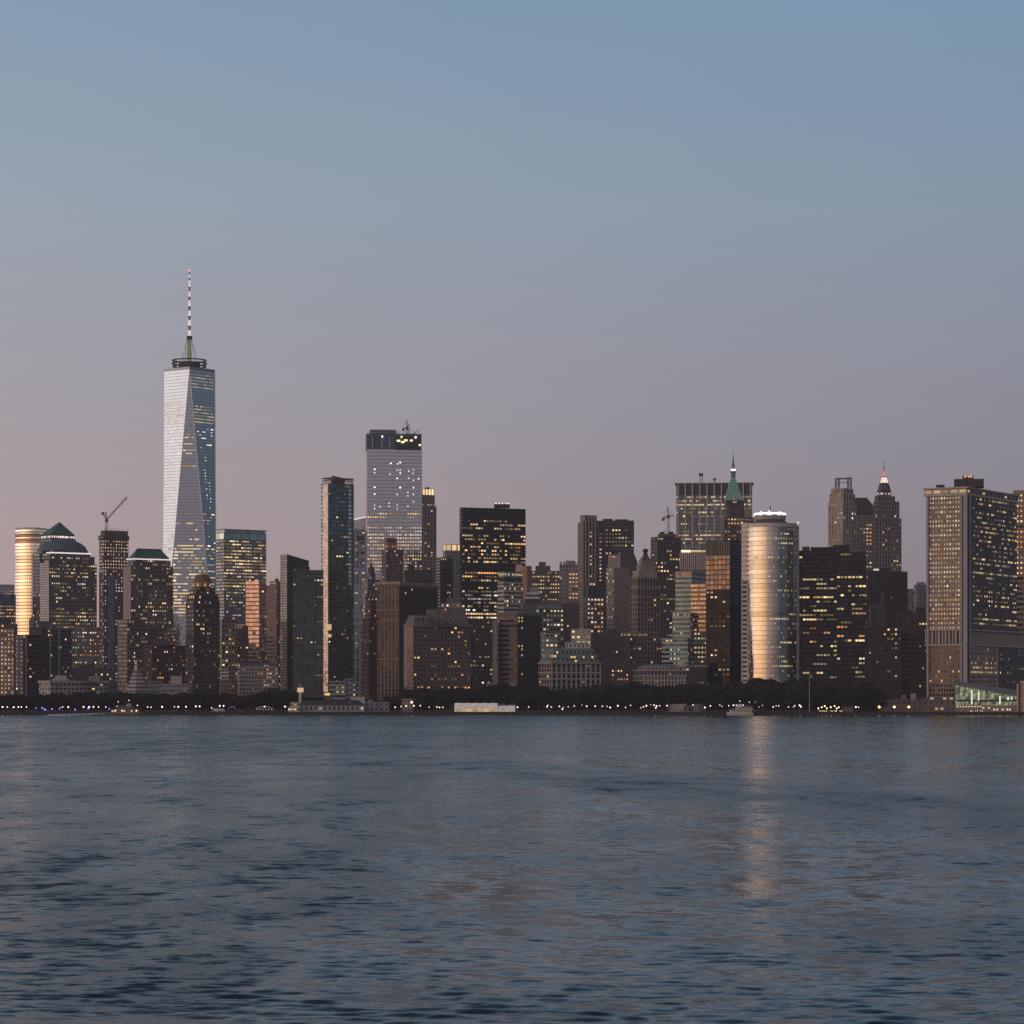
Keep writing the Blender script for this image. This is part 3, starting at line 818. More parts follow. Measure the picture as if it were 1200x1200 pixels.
for k in range(6):
    a_ = 2 * pi * k / 6 + .3; mb.tube((rx + rr * .45 * cos(a_) , ry + rr * .45 * sin(a_), Z(423, D1)), (rx + 2.6 * cos(a_), ry + 2.6 * sin(a_), Z(396.5, D1)), .36, n=4)
b.part(mb, 'cable', [plain((.10, .09, .10), .6)])
ys = [394, 387, 382.4, 375, 370.8, 364, 359.6, 352, 348.3, 341.5, 336.8, 328.5, 325.5, 322, 318]
for i in range(len(ys) - 1):
    r0 = 1.75 - 1.0 * i / 14; r1 = 1.75 - 1.0 * (i + 1) / 14
    lit = i % 2 == 0
    mb = MB(); mb.tube((rx, ry, Z(ys[i], D1)), (rx, ry, Z(ys[i + 1], D1)), r0 * (1.25 if lit else .85), r1 * (.9 if lit else .85), 10)
    b.part(mb, 'spire_segment', [glow((1.0, .80, .76), .80) if lit else plain((.16, .11, .11), .6)])
    if lit and i < 12:
        mb = MB(); mb.lathe(rx, ry, [(r0, Z(ys[i], D1) - .5), (r0 + 1.3, Z(ys[i], D1)), (r0, Z(ys[i], D1) + .6)], 10); b.part(mb, 'spire_collar', [plain((.12, .09, .09), .6)])
mb = MB(); mb.lathe(rx, ry, [(.1, Z(318.4, D1)), (1.3, Z(317.6, D1)), (1.3, Z(316.6, D1)), (.1, Z(316, D1))], 10); b.part(mb, 'beacon', [glow((1, .42, .33), 1.5)])
# --- domed brown hotel tower
b = Bld('hotel_tower', 'dark brown apartment tower with bronze drum on top, in front of the tallest skyscraper', 'apartment tower', 2510, 238)
hb_ = facade((.085, .066, .06), (.055, .06, .065), .55, .5)
b.tier(217.5, 227, 257.5, 703, mat=hb_, a=50, lit=LT(.10, .3, .1, 'WKO', yb=806))
b.tier(219, 228, 256, 696, 703, hb_, a=50, dD=3, name='setback', lit=LT(.35, .2, .2, 'O'))
b.tier(222, 230, 252, 688, 696, hb_, a=50, dD=6, name='setback', lit=LT(.3, .2, .2, 'OK'))
c = centre(b.last[0]); k_ = 2510 / F
mb = MB(); mb.lathe(c[0], c[1], [(11 * k_, Z(688, 2520)), (11.2 * k_, Z(682, 2520)), (10.2 * k_, Z(681, 2520))], 20)
b.part(mb, 'drum', [plain((.30, .17, .10), .5, .3)])
mb = MB(); mb.lathe(c[0], c[1], [(10.6 * k_, Z(681, 2520)), (9.6 * k_, Z(677, 2520)), (7 * k_, Z(674.2, 2520)), (6.4 * k_, Z(673, 2520)), (.1, Z(672.6, 2520))], 20)
b.part(mb, 'roof', [plain((.15, .075, .05), .6)], smooth=False)
for kx in (-9.5, -4, 4.5, 9.5):
    b.lamp((c[0] + kx * k_, c[1] - sqrt(max(1, (11.4 * k_) ** 2 - (kx * k_) ** 2)), Z(685.5, 2520)), (1, 0, 0), (0, 0, 1), 1.8, 2.4, glow((1, .62, .3), .45))
# --- brightly lit box tower
b = Bld('office_tower', 'boxy glass tower, nearly every floor lit, with pale green roof band', 'office tower', 3880, 283)
sv = facade((.16, .155, .155), (.20, .22, .26), .96, .52)
b.tier(250.5, 262.5, 312, 632, mat=sv, a=60, cells=(3.2, 4.3), lit=[LT(.60, .5, .7, 'YYWK', side=1, yb=690, wh=.42, ww=.8), LT(.25, .5, .5, 'YW', side=1, yt=690, yb=745), LT(.35, .4, .2, 'OY', side=0, yb=760)])
b.tier(250.5, 262.5, 312, 624, 632, facade((.12, .13, .12), (.55, .62, .55), .9, .85, jit=.2), a=60, name='screen', cells=(12, 9))
b.tier(251.5, 263, 311, 620.5, 624, facade((.25, .22, .21), (.4, .38, .36), .9, .8), a=60, dD=2, name='penthouse')
mb = MB(); q = inset(b.last[0], -2.5); mb.prism(q, Z(620.5, 3882), Z(619.8, 3882), mi=0, top=0, bottom=True); b.part(mb, 'cornice', [plain((.35, .32, .30), .5)])
# --- the glowing copper slab and neighbours
b = Bld('apartment_tower', 'slender tower whose banded front glows copper orange, below the lit box tower', 'apartment tower', 2760, 297)
b.tier(288, 303.5, 312, 680.5, mat=facade((.36, .24, .19), (.36, .27, .25), .96, .66, jit=.3, tilt=.02), a=21, cells=(3, 3.9), lit=LT(.1, .3, .2, 'OK', side=1))
b.plant(1, 4)
b = Bld('apartment_tower', 'narrow brown tower with two step roof, right of the copper orange slab', 'apartment tower', 2850, 318)
b.tier(306, 324, 332, 686, mat=facade((.26, .18, .165), (.05, .042, .042), .9, .35), a=25, lit=LT(.08, .3, .2, 'O', side=1))
b.tier(316, 324, 330, 681, 686, facade((.30, .2, .18), (.12, .10, .10), .9, .3), a=25, dD=4, name='setback')
b.plant(1, 4)
b = Bld('office_building', 'tan gridded office block with lit windows, right of the bronze topped apartment tower', 'office building', 2640, 268)
b.tier(256, 260, 279, 726, mat=facade((.30, .225, .16), (.09, .085, .08), .6, .55), a=60, cells=(3.6, 4), lit=LT(.20, .5, .2, 'OKW'))
b.plant(2, 4)
b = Bld('office_building', 'dark maroon building between the tan gridded block and the copper orange slab', 'office building', 2690, 285)
b.tier(274, None, 291, 733, mat=facade((.09, .05, .05), (.05, .05, .055)), lit=LT(.1, .4, .3, 'OK'))
b = Bld('apartment_building', 'low wide beige block with gridded front catching orange light', 'apartment building', 2460, 302)
b.tier(278, 281, 325.5, 777.5, mat=facade((.35, .275, .225), (.16, .13, .11), .55, .55), a=68, cells=(2.6, 3.3), cap=1.2, lit=[LT(.22, .2, .1, 'OK', bx=(304, 326), yb=812, k=.5), LT(.06, .2, .1, 'K', yb=812)])  # orange light on the right end put in as glowing panes
b.plant(2, 3)
b = Bld('apartment_building', 'small striped white and red brick block, left of the low beige gridded block', 'apartment building', 2425, 265)
b.tier(258.5, None, 272, 796, mat=facade((.22, .10, .085), (.08, .07, .07), .9, .4), depth=16)
b.tier(259, None, 268, 784, 796, facade((.5, .45, .42), (.05, .045, .045), .9, .5), depth=12, dD=2, name='setback', cells=(3, 3.4))
# --- waterfront pieces far left
b = Bld('apartment_tower', 'dark glass apartment tower with reddish piers, left of the low pale hotel roof', 'apartment tower', 2580, 34)
b.tier(18.5, 30, 52, 744, mat=facade((.10, .068, .07), (.075, .095, .115), .7, .6), a=48, cells=(3.6, 3.5), lit=LT(.08, .3, 0, 'KCO', yb=810))
b.tier(34, None, 47.5, 735, 744, facade((.12, .085, .075), (.05, .05, .055), .5, .5), dD=8, depth=14, name='setback')
c = centre(b.last[0]); mb = MB(); mb.lathe(c[0] - 2, c[1], [(3.2, Z(735, 2590)), (3.2, Z(726, 2590)), (.1, Z(721, 2590))], 10); b.part(mb, 'turret', [plain((.16, .15, .15), .7)])
for px_ in (20.5, 29.2):
    b.tier(px_, None, px_ + 2.6, 745, mat=plain((.25, .14, .13)), dD=-13 if px_ > 25 else -2, depth=4, name='pier')
b = Bld('apartment_tower', 'dark apartment tower with pale vertical ribs, right of the reddish pier tower', 'apartment tower', 2660, 63)
b.tier(45, 50, 84, 737, mat=facade((.08, .072, .078), (.06, .07, .085), .7, .55), a=60, lit=LT(.07, .3, 0, 'OKP', yb=800))
b.tier(45, None, 61, 728, 737, facade((.10, .085, .08), (.05, .05, .055), .6, .55), dD=6, depth=16, name='setback', lit=LT(.08, .1, 0, 'K'))
for px_ in (68.5, 58): b.tier(px_, None, px_ + 1.8, 733, mat=plain((.17, .16, .18)), dD=-2 , depth=2, name='rib')
b = Bld('hotel', 'low pale waterfront hotel with long cornice and small lit windows', 'hotel', 2405, 86)
b.tier(46, 59, 126, 800, mat=facade((.33, .29, .265), (.07, .075, .085), .55, .55), a=55, cells=(4.2, 3.6), lit=LT(.07, .2, .1, 'OK', yb=816))
mb = MB(); mb.prism(inset(b.last[0], -.9), Z(800, 2405), Z(797.5, 2405), mi=0, top=0, bottom=True); b.part(mb, 'cornice', [plain((.40, .35, .31))])
b.tier(64.5, None, 78, 791.5, 797.5, plain((.36, .3, .27)), dD=12, depth=12, name='penthouse')
b.tier(104, None, 117, 792.5, 797.5, facade((.3, .27, .26), (.08, .08, .09)), dD=12, depth=12, name='penthouse')
b = Bld('apartment_building', 'low dark brick block with a few amber windows behind the pale hotel', 'apartment building', 2520, 112)
b.tier(84, None, 131, 783, mat=facade((.06, .045, .042), (.04, .045, .05)), lit=LT(.1, .4, .2, 'OK', yb=800))
b.plant(2, 4)
# --- stepped hexagonal museum
b = Bld('museum', 'small hexagonal museum with pale stepped roof rising to a stub tower', 'museum', 2402, 160)
k_ = 2402 / F; cx_, cy_ = X(160.5, 2420), 2422
for i in range(7):
    r_ = (16.5 - 2.0 * i) * k_; z_ = Z(814 - 4.6 * i, 2402)
    mb = MB(); mb.prism(ngon(cx_, cy_, r_, 6, pi / 6), (GZ if i == 0 else z_) , z_ + 2.0, (999, 999), 0, 0); b.part(mb, 'roof_step', [plain((.40, .35, .31))])
    mb = MB(); mb.prism(ngon(cx_, cy_, r_ - 1.0, 6, pi / 6), z_ + 1.9, z_ + 3.4, (999, 999), 0, 0); b.part(mb, 'roof_step', [plain((.10, .09, .09))])
b.tier(157.5, 160.5, 163.5, 774, 785, facade((.34, .28, .25), (.12, .1, .1), .9, .4), dD=8, a=30, name='stub_tower')
b.tier(172, None, 190, 798, mat=facade((.16, .15, .15), (.09, .1, .1), .9, .4), dD=-4, depth=14, name='wing')
b = Bld('pavilion_building', 'low grey modern block with one lit stairway, right of the stepped museum', 'building', 2400, 204)
b.tier(187, None, 221, 801.5, mat=facade((.24, .225, .225), (.10, .11, .12), .8, .35), depth=18, lit=LT(.9, 0, 0, 'O', bx=(215, 219), ww=.6, yb=822))
b.tier(200, None, 213, 792, 801.5, plain((.34, .31, .29)), dD=6, depth=10, name='penthouse')
# --- dark pair with sloping top
b = Bld('apartment_tower', 'dark glass tower with its roof sloping down to the right', 'apartment tower', 2620, 345)
dk = facade((.05, .052, .054), (.05, .085, .09), .75, .62)
p = fp(329, 336.5, 362, 2620, 62)
b.tier(0, 0, 0, 661, poly=p, mat=dk, cells=(3, 3.6), lit=LT(.05, .3, .3, 'OKY', side=1, yb=800))
mb = MB(); z0 = Z(661, 2620); zl, zr = Z(649.5, 2620), Z(657.5, 2640)
tops = [zl, zl, zr, zr]
for i in range(4):
    a_, c_ = p[i], p[(i + 1) % 4]; mb.face([(a_[0], a_[1], z0), (c_[0], c_[1], z0), (c_[0], c_[1], tops[(i + 1) % 4]), (a_[0], a_[1], tops[i])], 0)
mb.face([(p[i][0], p[i][1], tops[i]) for i in range(4)], 0)
b.part(mb, 'crown', [plain((.035, .036, .04), .5)])
mb = MB(); q = inset(p, -.3); mb.face([(q[0][0], q[0][1], GZ), (q[1][0], q[1][1], GZ), (q[1][0], q[1][1], zl), (q[0][0], q[0][1], zl)], 0, [(0, 0), (3, 0), (3, 60), (0, 60)])
b.part(mb, 'side_facade', [facade((.26, .20, .17), (.20, .2, .2), .8, .5, jit=.3)])
b = Bld('apartment_tower', 'dark flat roofed glass block attached in front of the sloping roof tower', 'apartment tower', 2560, 362)
b.tier(343, None, 379, 668, mat=facade((.06, .062, .064), (.055, .088, .092), .7, .6), depth=28, cells=(3, 3.6), lit=LT(.05, .3, .3, 'OKK', yb=806))
b.plant(2, 3)
for px_ in (356, 367.5): b.tier(px_, None, px_ + 1.4, 669, mat=plain((.085, .085, .09)), dD=-1.5, depth=1.6, name='rib')
# --- tall rounded corner tower
b = Bld('apartment_tower', 'tall slim dark glass tower with open rounded roof rail and orange lit left edge', 'apartment tower', 2700, 397)
p = fp(376.5, 384.5, 415.5, 2700, 60)
# round the near right corner
A_, C_, R_, K_ = [Vector(q) for q in p]
rp = [tuple(A_), tuple(C_)] + arc(tuple(C_.lerp(R_, .78)), tuple(R_.lerp(K_, .10)), 2.2, 6) + [tuple(K_)]
tg = facade((.075, .082, .09), (.20, .30, .33), .9, .62, jit=.5)
b.tier(0, 0, 0, 567, poly=rp, mat=tg, cells=(2.8, 3.6), lit=[LT(.06, .3, .1, 'OKYK', side=1, yb=800)])
zc = Z(735.5, 2700)
for px_, py_, w_, h_ in ((385, 735, 6, 5.5), (411, 736, 6.4, 6.5), (411, 777, 6.4, 7), (404, 667, 4.5, 4), (386, 745, 4, 3)):
    t_ = (X(px_, 2700) - C_.x) / (R_.x - C_.x); y_ = C_.y + (R_.y - C_.y) * t_
    e_ = (R_ - C_).normalized()
    b.lamp((X(px_, y_) + e_.y * .3, y_ - e_.x * .3, Z(py_, y_)), (e_.x, e_.y, 0), (0, 0, 1), w_, h_, glow((1, .70, .30), .62))
mb = MB(); q = inset(p, -.25); lf = [Vector(q[0]), Vector(q[1])]
s0, s1 = lf[0].lerp(lf[1], .25), lf[1]
mb.face([(s0.x, s0.y, GZ), (s1.x, s1.y, GZ), (s1.x, s1.y, Z(567, 2700)), (s0.x, s0.y, Z(567, 2700))], 0, [(0, 0), (3, 0), (3, 75), (0, 75)])
b.part(mb, 'side_facade', [facade((.50, .36, .27), (.46, .36, .30), .98, .9, jit=.2, wrough=.4, wmet=.4)])  # orange afterglow on the left edge put into a warmer skin
mb = MB(); zt_ = Z(567, 2700)
ring = inset(rp, .6)
for zz_, r_ in ((Z(560, 2700), .55), (Z(562.6, 2700), .3), (zt_ + .5, .35)):
    for i in range(len(ring)):
        a_, c_ = ring[i], ring[(i + 1) % len(ring)]; mb.tube((*a_, zz_), (*c_, zz_), r_, n=5)
for i in range(len(ring)):
    a_, c_ = Vector(ring[i]), Vector(ring[(i + 1) % len(ring)])
    for j in range(max(1, int((c_ - a_).length / 3))):
        q = a_.lerp(c_, j / max(1, int((c_ - a_).length / 3))); mb.tube((q.x, q.y, zt_), (q.x, q.y, Z(560, 2700)), .2, n=4)
b.part(mb, 'roof_rail', [plain((.14, .12, .115), .5, .4)])
b.tier(388, None, 404, 562.5, 567, plain((.05, .05, .052)), dD=8, depth=10, name='roof_plant')
mb = MB(); mb.tube((X(388, 2710), 2716, Z(557.5, 2710)), (X(404, 2710), 2716, Z(561, 2710)), .8, .6); mb.tube((X(398, 2710), 2716, Z(564, 2710)), (X(398, 2710), 2716, Z(559, 2710)), .6); b.part(mb, 'window_cleaning_rig', [STEEL])
# --- slanting white topped building far behind
b = Bld('office_tower', 'pale tower with a white slanting roof edge, half hidden behind the tall rounded corner tower', 'office tower', 3900, 424)
p = fp(408, None, 436, 3900, depth=40); zl, zr = Z(610.5, 3900), Z(604, 3900)
mb = MB()
for (i, j, za, zb_) in ((0, 1, zl, zr), (1, 2, zr, zr), (2, 3, zr, zl), (3, 0, zl, zl)):
    a_, c_ = p[i], p[j]; mb.face([(a_[0], a_[1], GZ), (c_[0], c_[1], GZ), (c_[0], c_[1], zb_), (a_[0], a_[1], za)], 0, [(0, 0), (10, 0), (10, 60), (0, 60)])
mb.face([(p[0][0], p[0][1], zl), (p[1][0], p[1][1], zr), (p[2][0], p[2][1], zr), (p[3][0], p[3][1], zl)], 1)
b.part(mb, 'facade', [facade((.50, .44, .42), (.5, .47, .46), .98, .7, jit=.1), GREYROOF])
mb = MB(); mb.tube((p[0][0], p[0][1] - .6, zl), (p[1][0], p[1][1] - .6, zr), .75); b.part(mb, 'light_strip', [glow((1, .86, .86), .95)])
# --- white framed blue tower
b = Bld('apartment_tower', 'narrow blue glass tower in a pale frame, right of the tall rounded corner tower', 'apartment tower', 3140, 423)
b.tier(413, None, 430, 622.5, mat=facade((.26, .25, .26), (.12, .19, .25), .72, .75, jit=.4), cells=(8, 3.6), depth=24, lit=LT(.12, .2, 0, 'OKY', ww=.35, k=.9))
for px_ in (416.2, 427.6): b.tier(px_, None, px_ + 1.5, 622, mat=plain((.33, .31, .32)), dD=-1.2, depth=1.4, name='frame')
b.tier(417.8, None, 427.6, 628, 633, plain((.05, .055, .06)), dD=-.8, depth=1, name='louvre')
b.tier(415, None, 428, 620, 622.5, plain((.2, .19, .19)), dD=5, depth=12, name='roof_plant')
# --- big glass tower being topped out
b = Bld('office_tower', 'broad pale glass tower with unfinished dark blue top and white work lights', 'office tower', 3480, 461)
w3 = facade((.22, .215, .225), (.56, .54, .55), .985, .82, wrough=.3, wmet=.7, jit=.07, tilt=.004)
b.tier(428.8, 430.2, 494.5, 526, mat=w3, a=87, cells=(3.0, 4.2), lit=[
    LT(.0, 0, .8, 'K', side=1, bands=((600.6, .85, 'W', 1.0), (604.8, .7, 'W', 1.0), (617, .3, 'Y', .7), (621, .25, 'C', .6), (625.5, .4, 'K', .9), (629.7, .8, 'K', .9), (633.5, .55, 'W', .9), (638, .55, 'W', .8), (642, .4, 'W', .8), (647, .55, 'W', 1), (652, .6, 'W', .9), (656, .6, 'W', .9), (660, .6, 'W', .8), (664, .5, 'W', .8), (668, .5, 'Y', .8)), wh=.42),
    LT(.9, 0, 0, 'O', side=0, ww=.3, k=.32, yb=670)])
e_ = (Vector(b.last[0][2]) - Vector(b.last[0][1])).normalized(); C_ = Vector(b.last[0][1])
for px_, py_ in ((439, 550), (439, 554), (458, 543), (466, 543.5), (469, 542), (465.5, 551), (469, 551), (469, 554.5), (457, 555.5), (465.5, 560.5), (484.5, 550.5), (479, 552), (484, 554.8), (479, 560.5), (484.5, 563), (490.5, 561), (439, 571), (469, 571.3), (484.5, 571.5), (439, 579), (465.5, 579.5), (478, 577), (478, 581), (484.5, 579.5), (456, 589.5), (456, 593.5), (465.5, 592), (465.5, 596), (478, 593.5), (439, 592), (439, 596), (445, 593.8), (484.5, 588)):
    y_ = C_.y + (X(px_, 3485) - C_.x) * e_.y / e_.x
    b.lamp((X(px_, y_) + e_.y * .4, y_ - e_.x * .4, Z(py_, y_)), (e_.x, e_.y, 0), (0, 0, 1), random.choice((1.2, 1.5, 1.8)), 1.5, glow((1, .86, .84), random.choice((1.0, 1.6, 2.2))))
b.tier(428, 429.4, 494, 508, 526, facade((.05, .06, .065), (.075, .115, .14), .9, .75, jit=.3), a=87, cells=(9, 3), dD=-1.5, name='unfinished_crown')
zt_ = b.last[2]; q = b.last[0]
b.tier(433, None, 464, 503.5, 508, facade((.10, .11, .115), (.14, .17, .19), .9, .6), dD=10, depth=16, name='unfinished_crown', cells=(4, 3))
for px_ in (436, 447, 456, 464): b.tier(px_, None, px_ + 1, 512, 526, plain((.42, .42, .44)), dD=-3.0, depth=1.2, name='column')
for k in range(40):
    x_ = X(random.uniform(463, 493), 3486); y_ = 3486 + random.uniform(0, 10); z_ = random.uniform(zt_ - 14, zt_ + 1)
    if k > 33: x_, z_ = X(466 + 5 * (k - 34), 3488), zt_
    mb = MB(); mb.tube((x_, y_, z_), (x_ + random.uniform(-4, 4) * (k < 34), y_, z_ + random.uniform(2, 8)), .35, n=4); b.part(mb, 'scaffold_pole', [plain((.06, .05, .05), .8)])
b.tier(464, None, 494, 511, 526, plain((.03, .028, .03)), dD=-2.5, depth=1.2, name='hoarding')
for px_, py_, w_, pal_ in ((448, 511.5, 1.8, 'C'), (467, 516.5, 4, 'Y'), (472, 518, 4, 'Y'), (475.5, 516, 4, 'W'), (482, 516.2, 3, 'P'), (487, 512.5, 2.4, 'C'), (470.5, 512, 2, 'W'), (492, 521.5, 2.5, 'W')):
    b.lamp((X(px_, 3473), 3474.2, Z(py_, 3474)), (1, 0, 0), (0, 0, 1), w_, 2.2, glow(PAL[pal_], 1.9))
crane('small dark crane on the unfinished top of the broad pale glass tower', 477, 509, 502.5, (2.5, 4), (-5, -1), 3490, 0, (.05, .045, .045))
# --- gold crowned masonry tower
b = Bld('apartment_tower', 'slim brown stone tower with golden floodlit crown, right of the broad pale glass tower', 'apartment tower', 3660, 502)
st = facade((.38, .285, .24), (.06, .055, .055), .38, .62, rib=.08)
b.tier(488, 493, 511.5, 593, mat=st, a=65, cells=(4.2, 4.0), lit=LT(.05, .2, 0, 'KYP', yb=668, ww=.35))
b.tier(489.5, 494, 509.5, 580, 593, st, a=65, dD=3, name='setback', cells=(4, 4), lit=LT(.9, 0, 0, 'K', yt=590, yb=595, ww=.5))
b.tier(490.5, 495, 508.5, 573, 580, facade((.55, .38, .2), (.1, .08, .06), .4, .5), a=65, dD=5, name='crown', cells=(4, 7), lit=LT(1, 0, 0, 'W', ww=.7, wh=.9, k=1.7))
b.tier(498, None, 503.5, 571, 573, plain((.2, .16, .14)), dD=9, depth=6, name='roof_plant')
# --- red brown tower with lit lantern
b = Bld('office_tower', 'red brown brick tower with small amber lit lantern block on top', 'office tower', 3000, 460)
rb = facade((.17, .10, .085), (.05, .045, .045), .4, .5)
b.tier(447, 452.5, 473, 643.5, mat=rb, a=58, lit=LT(.06, .2, 0, 'KP', yb=690))
b.tier(450.5, 453.5, 464.8, 630, 643.5, facade((.22, .13, .08), (.06, .05, .045), .5, .45), a=58, dD=4, name='lantern', cells=(3, 5), lit=LT(1, 0, 0, 'O', yt=638, k=1.0))
# --- ornate stepped roof between
b = Bld('office_tower', 'grey stone tower with ornate pointed roof lantern, left of the red brown brick tower', 'office tower', 3080, 436)
b.tier(424.5, 431, 446, 679, mat=facade((.22, .195, .185), (.07, .075, .08), .4, .6), a=50, lit=LT(.1, .2, 0, 'KP', yb=720, k=.9))
b.tier(430, 433.5, 440, 671, 679, facade((.15, .14, .145), (.06, .06, .065), .4, .6), a=50, dD=6, name='setback', lit=LT(.4, 0, 0, 'PC'))
c = centre(b.last[0]); mb = MB(); mb.lathe(c[0], c[1], [(3.4, Z(671, 3090)), (3.6, Z(667, 3090)), (2, Z(664, 3090)), (.1, Z(659.5, 3090))], 8); b.part(mb, 'roof_lantern', [plain((.07, .06, .07))])
# --- red gabled tower
b = Bld('office_tower', 'slender red brick tower with pointed gables, left of the big brown cornice building', 'office tower', 2640, 433)
rd = facade((.20, .115, .09), (.06, .055, .055), .4, .6)
b.tier(424.5, 432, 446, 724, mat=rd, a=40, lit=LT(.05, .2, .2, 'OYK', yb=810))
b.tier(428.5, 434, 441, 703, 724, rd, a=40, dD=4, name='setback', lit=LT(.06, .2, 0, 'O'))
for px_, tp in ((430, 693), (434.5, 689.5), (438.5, 694)):
    b.tier(px_ - 1.6, px_, px_ + 1.6, 699, 703, rd, dD=6, a=40, name='gable')
    mb = MB(); q = b.last[0]; cc = centre(q); mb.apex(q, Z(699, 2646), (cc[0], cc[1], Z(tp, 2646))); b.part(mb, 'gable_roof', [plain((.24, .14, .11))])
# --- big brown cornice building
b = Bld('office_building', 'large brown office block with heavy cornice, lit tan left front and black right side', 'office building', 2570, 478)
p = fp(442, 467.5, 512, 2570, 28)
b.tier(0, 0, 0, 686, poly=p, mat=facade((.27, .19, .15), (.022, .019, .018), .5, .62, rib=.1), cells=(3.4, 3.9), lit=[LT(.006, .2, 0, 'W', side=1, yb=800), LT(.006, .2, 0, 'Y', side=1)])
mb = MB(); mb.frustum(inset(p, -.4), inset(p, -2.2), Z(687.5, 2570), Z(684.5, 2570), mi=0, top=0, bottom=True)
mb.prism(inset(p, -1.6), Z(684.5, 2570), Z(681.5, 2570), mi=0, top=0); b.part(mb, 'cornice', [plain((.34, .25, .21))])
for zz_ in (715, 728, 773): 
    mb = MB(); mb.prism(inset(p, -.5), Z(zz_, 2570), Z(zz_ - 1.2, 2570), mi=0, top=0, bottom=True); b.part(mb, 'string_course', [plain((.3, .215, .17))])
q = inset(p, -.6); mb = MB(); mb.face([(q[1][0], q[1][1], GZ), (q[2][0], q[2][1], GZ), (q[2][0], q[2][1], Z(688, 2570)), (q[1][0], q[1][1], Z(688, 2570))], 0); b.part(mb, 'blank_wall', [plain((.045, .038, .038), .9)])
for px_, py_ in ((489.5, 682), (482.5, 691), (475, 695)):
    e_ = (Vector(q[2]) - Vector(q[1])).normalized(); y_ = q[1][1] + (X(px_, 2590) - q[1][0]) * e_.y / e_.x
    if py_ > 688: b.lamp((X(px_, y_) + e_.y * .4, y_ - e_.x * .4, Z(py_, y_)), (e_.x, e_.y, 0), (0, 0, 1), 1.6, 1.8, glow(PAL['W'], .7))
b.tier(474, None, 508, 667.5, 681.5, facade((.05, .045, .045), (.03, .03, .03), .3, .4), dD=42, depth=22, name='penthouse', lit=LT(.015, 0, 0, 'W'))
b.tier(478, None, 486, 662, 667.5, plain((.05, .047, .047)), dD=46, depth=10, name='roof_plant')
# --- wide brown block by the park
b = Bld('office_building', 'wide brown brick block with mansard attic and amber lit lower windows, by the park', 'office building', 2450, 513)
wb = facade((.125, .09, .08), (.065, .055, .055), .42, .52)
b.tier(473.5, 484.5, 551.5, 733, mat=wb, a=66, cells=(3.1, 3.7), lit=[LT(.075, .3, .1, 'OKW', side=1, yb=795), LT(.0, 0, .2, 'O', side=1, bands=((783, .22, 'K'), (794, .2, 'W'), (798, .3, 'O'), (805, .4, 'O', 1.1)))])
p = b.last[0]
mb = MB(); mb.prism(inset(p, -.9), Z(734, 2450), Z(731.5, 2450), mi=0, top=0, bottom=True); b.part(mb, 'cornice', [plain((.21, .165, .145))])
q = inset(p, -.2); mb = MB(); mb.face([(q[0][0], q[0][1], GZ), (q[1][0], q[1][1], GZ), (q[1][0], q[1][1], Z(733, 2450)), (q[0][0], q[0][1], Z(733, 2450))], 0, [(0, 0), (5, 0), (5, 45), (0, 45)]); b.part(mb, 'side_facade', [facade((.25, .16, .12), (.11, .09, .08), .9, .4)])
mb = MB(); mb.frustum(inset(p, .4), inset(p, 3.2), Z(731.5, 2450), Z(721, 2455), mi=0, top=1); b.part(mb, 'roof', [plain((.14, .125, .12)), DARKROOF])
for px_ in (487, 493, 499, 511, 517, 528, 534, 540, 546):
    b.tier(px_ - 1.6, None, px_ + 1.6, 722.5, 730.5, facade((.2, .17, .155), (.03, .03, .03), .5, .6), dD=2, depth=6, name='dormer', cells=(2.4, 6))
b.plant(3, 6, inset(p, 6), Z(721, 2455), plain((.2, .18, .16)))
# --- pale cluster of roofs behind it
b = Bld('office_building', 'cream roofed block with plant rooms and string lights, behind the wide brown brick block', 'office building', 2660, 520)
b.tier(482, None, 546, 712, mat=facade((.20, .18, .165), (.07, .07, .07), .5, .5), depth=26, lit=LT(.1, .3, .2, 'OKP', yb=722))
b.tier(517, None, 541, 707, 712, facade((.36, .32, .28), (.1, .09, .09), .4, .5), dD=5, depth=12, name='penthouse', lit=LT(.3, 0, 0, 'PO'))
b.plant(3, 6, mat=plain((.2, .17, .15)))
# --- black slab with pale edge and gold crowned tower behind
b = Bld('office_tower', 'narrow black slab with a pale left edge, in front of the flat gold crowned tower', 'office tower', 2980, 520)
b.tier(511.5, 515.8, 531, 653, mat=facade((.035, .035, .04), (.05, .06, .075), .85, .5), a=62, lit=LT(.03, .3, .4, 'W', side=1, yb=712))
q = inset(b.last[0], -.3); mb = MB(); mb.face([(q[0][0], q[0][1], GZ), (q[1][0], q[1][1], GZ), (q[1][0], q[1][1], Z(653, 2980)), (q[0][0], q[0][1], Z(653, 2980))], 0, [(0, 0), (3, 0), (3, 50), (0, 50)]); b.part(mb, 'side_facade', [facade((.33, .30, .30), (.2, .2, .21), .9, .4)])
b = Bld('office_tower', 'grey stone tower with flat gold floodlit crown, left of the broad black slab', 'office tower', 3240, 530)
b.tier(519, 522, 543, 645.5, mat=facade((.24, .225, .225), (.08, .085, .095), .5, .5), a=66)
b.tier(520, 522.5, 542, 637.5, 645.5, facade((.5, .35, .18), (.1, .08, .05), .4, .5), a=66, dD=2, name='crown', cells=(6.2, 7.6), lit=LT(1, 0, 0, 'W', ww=.8, wh=.8, k=.95))
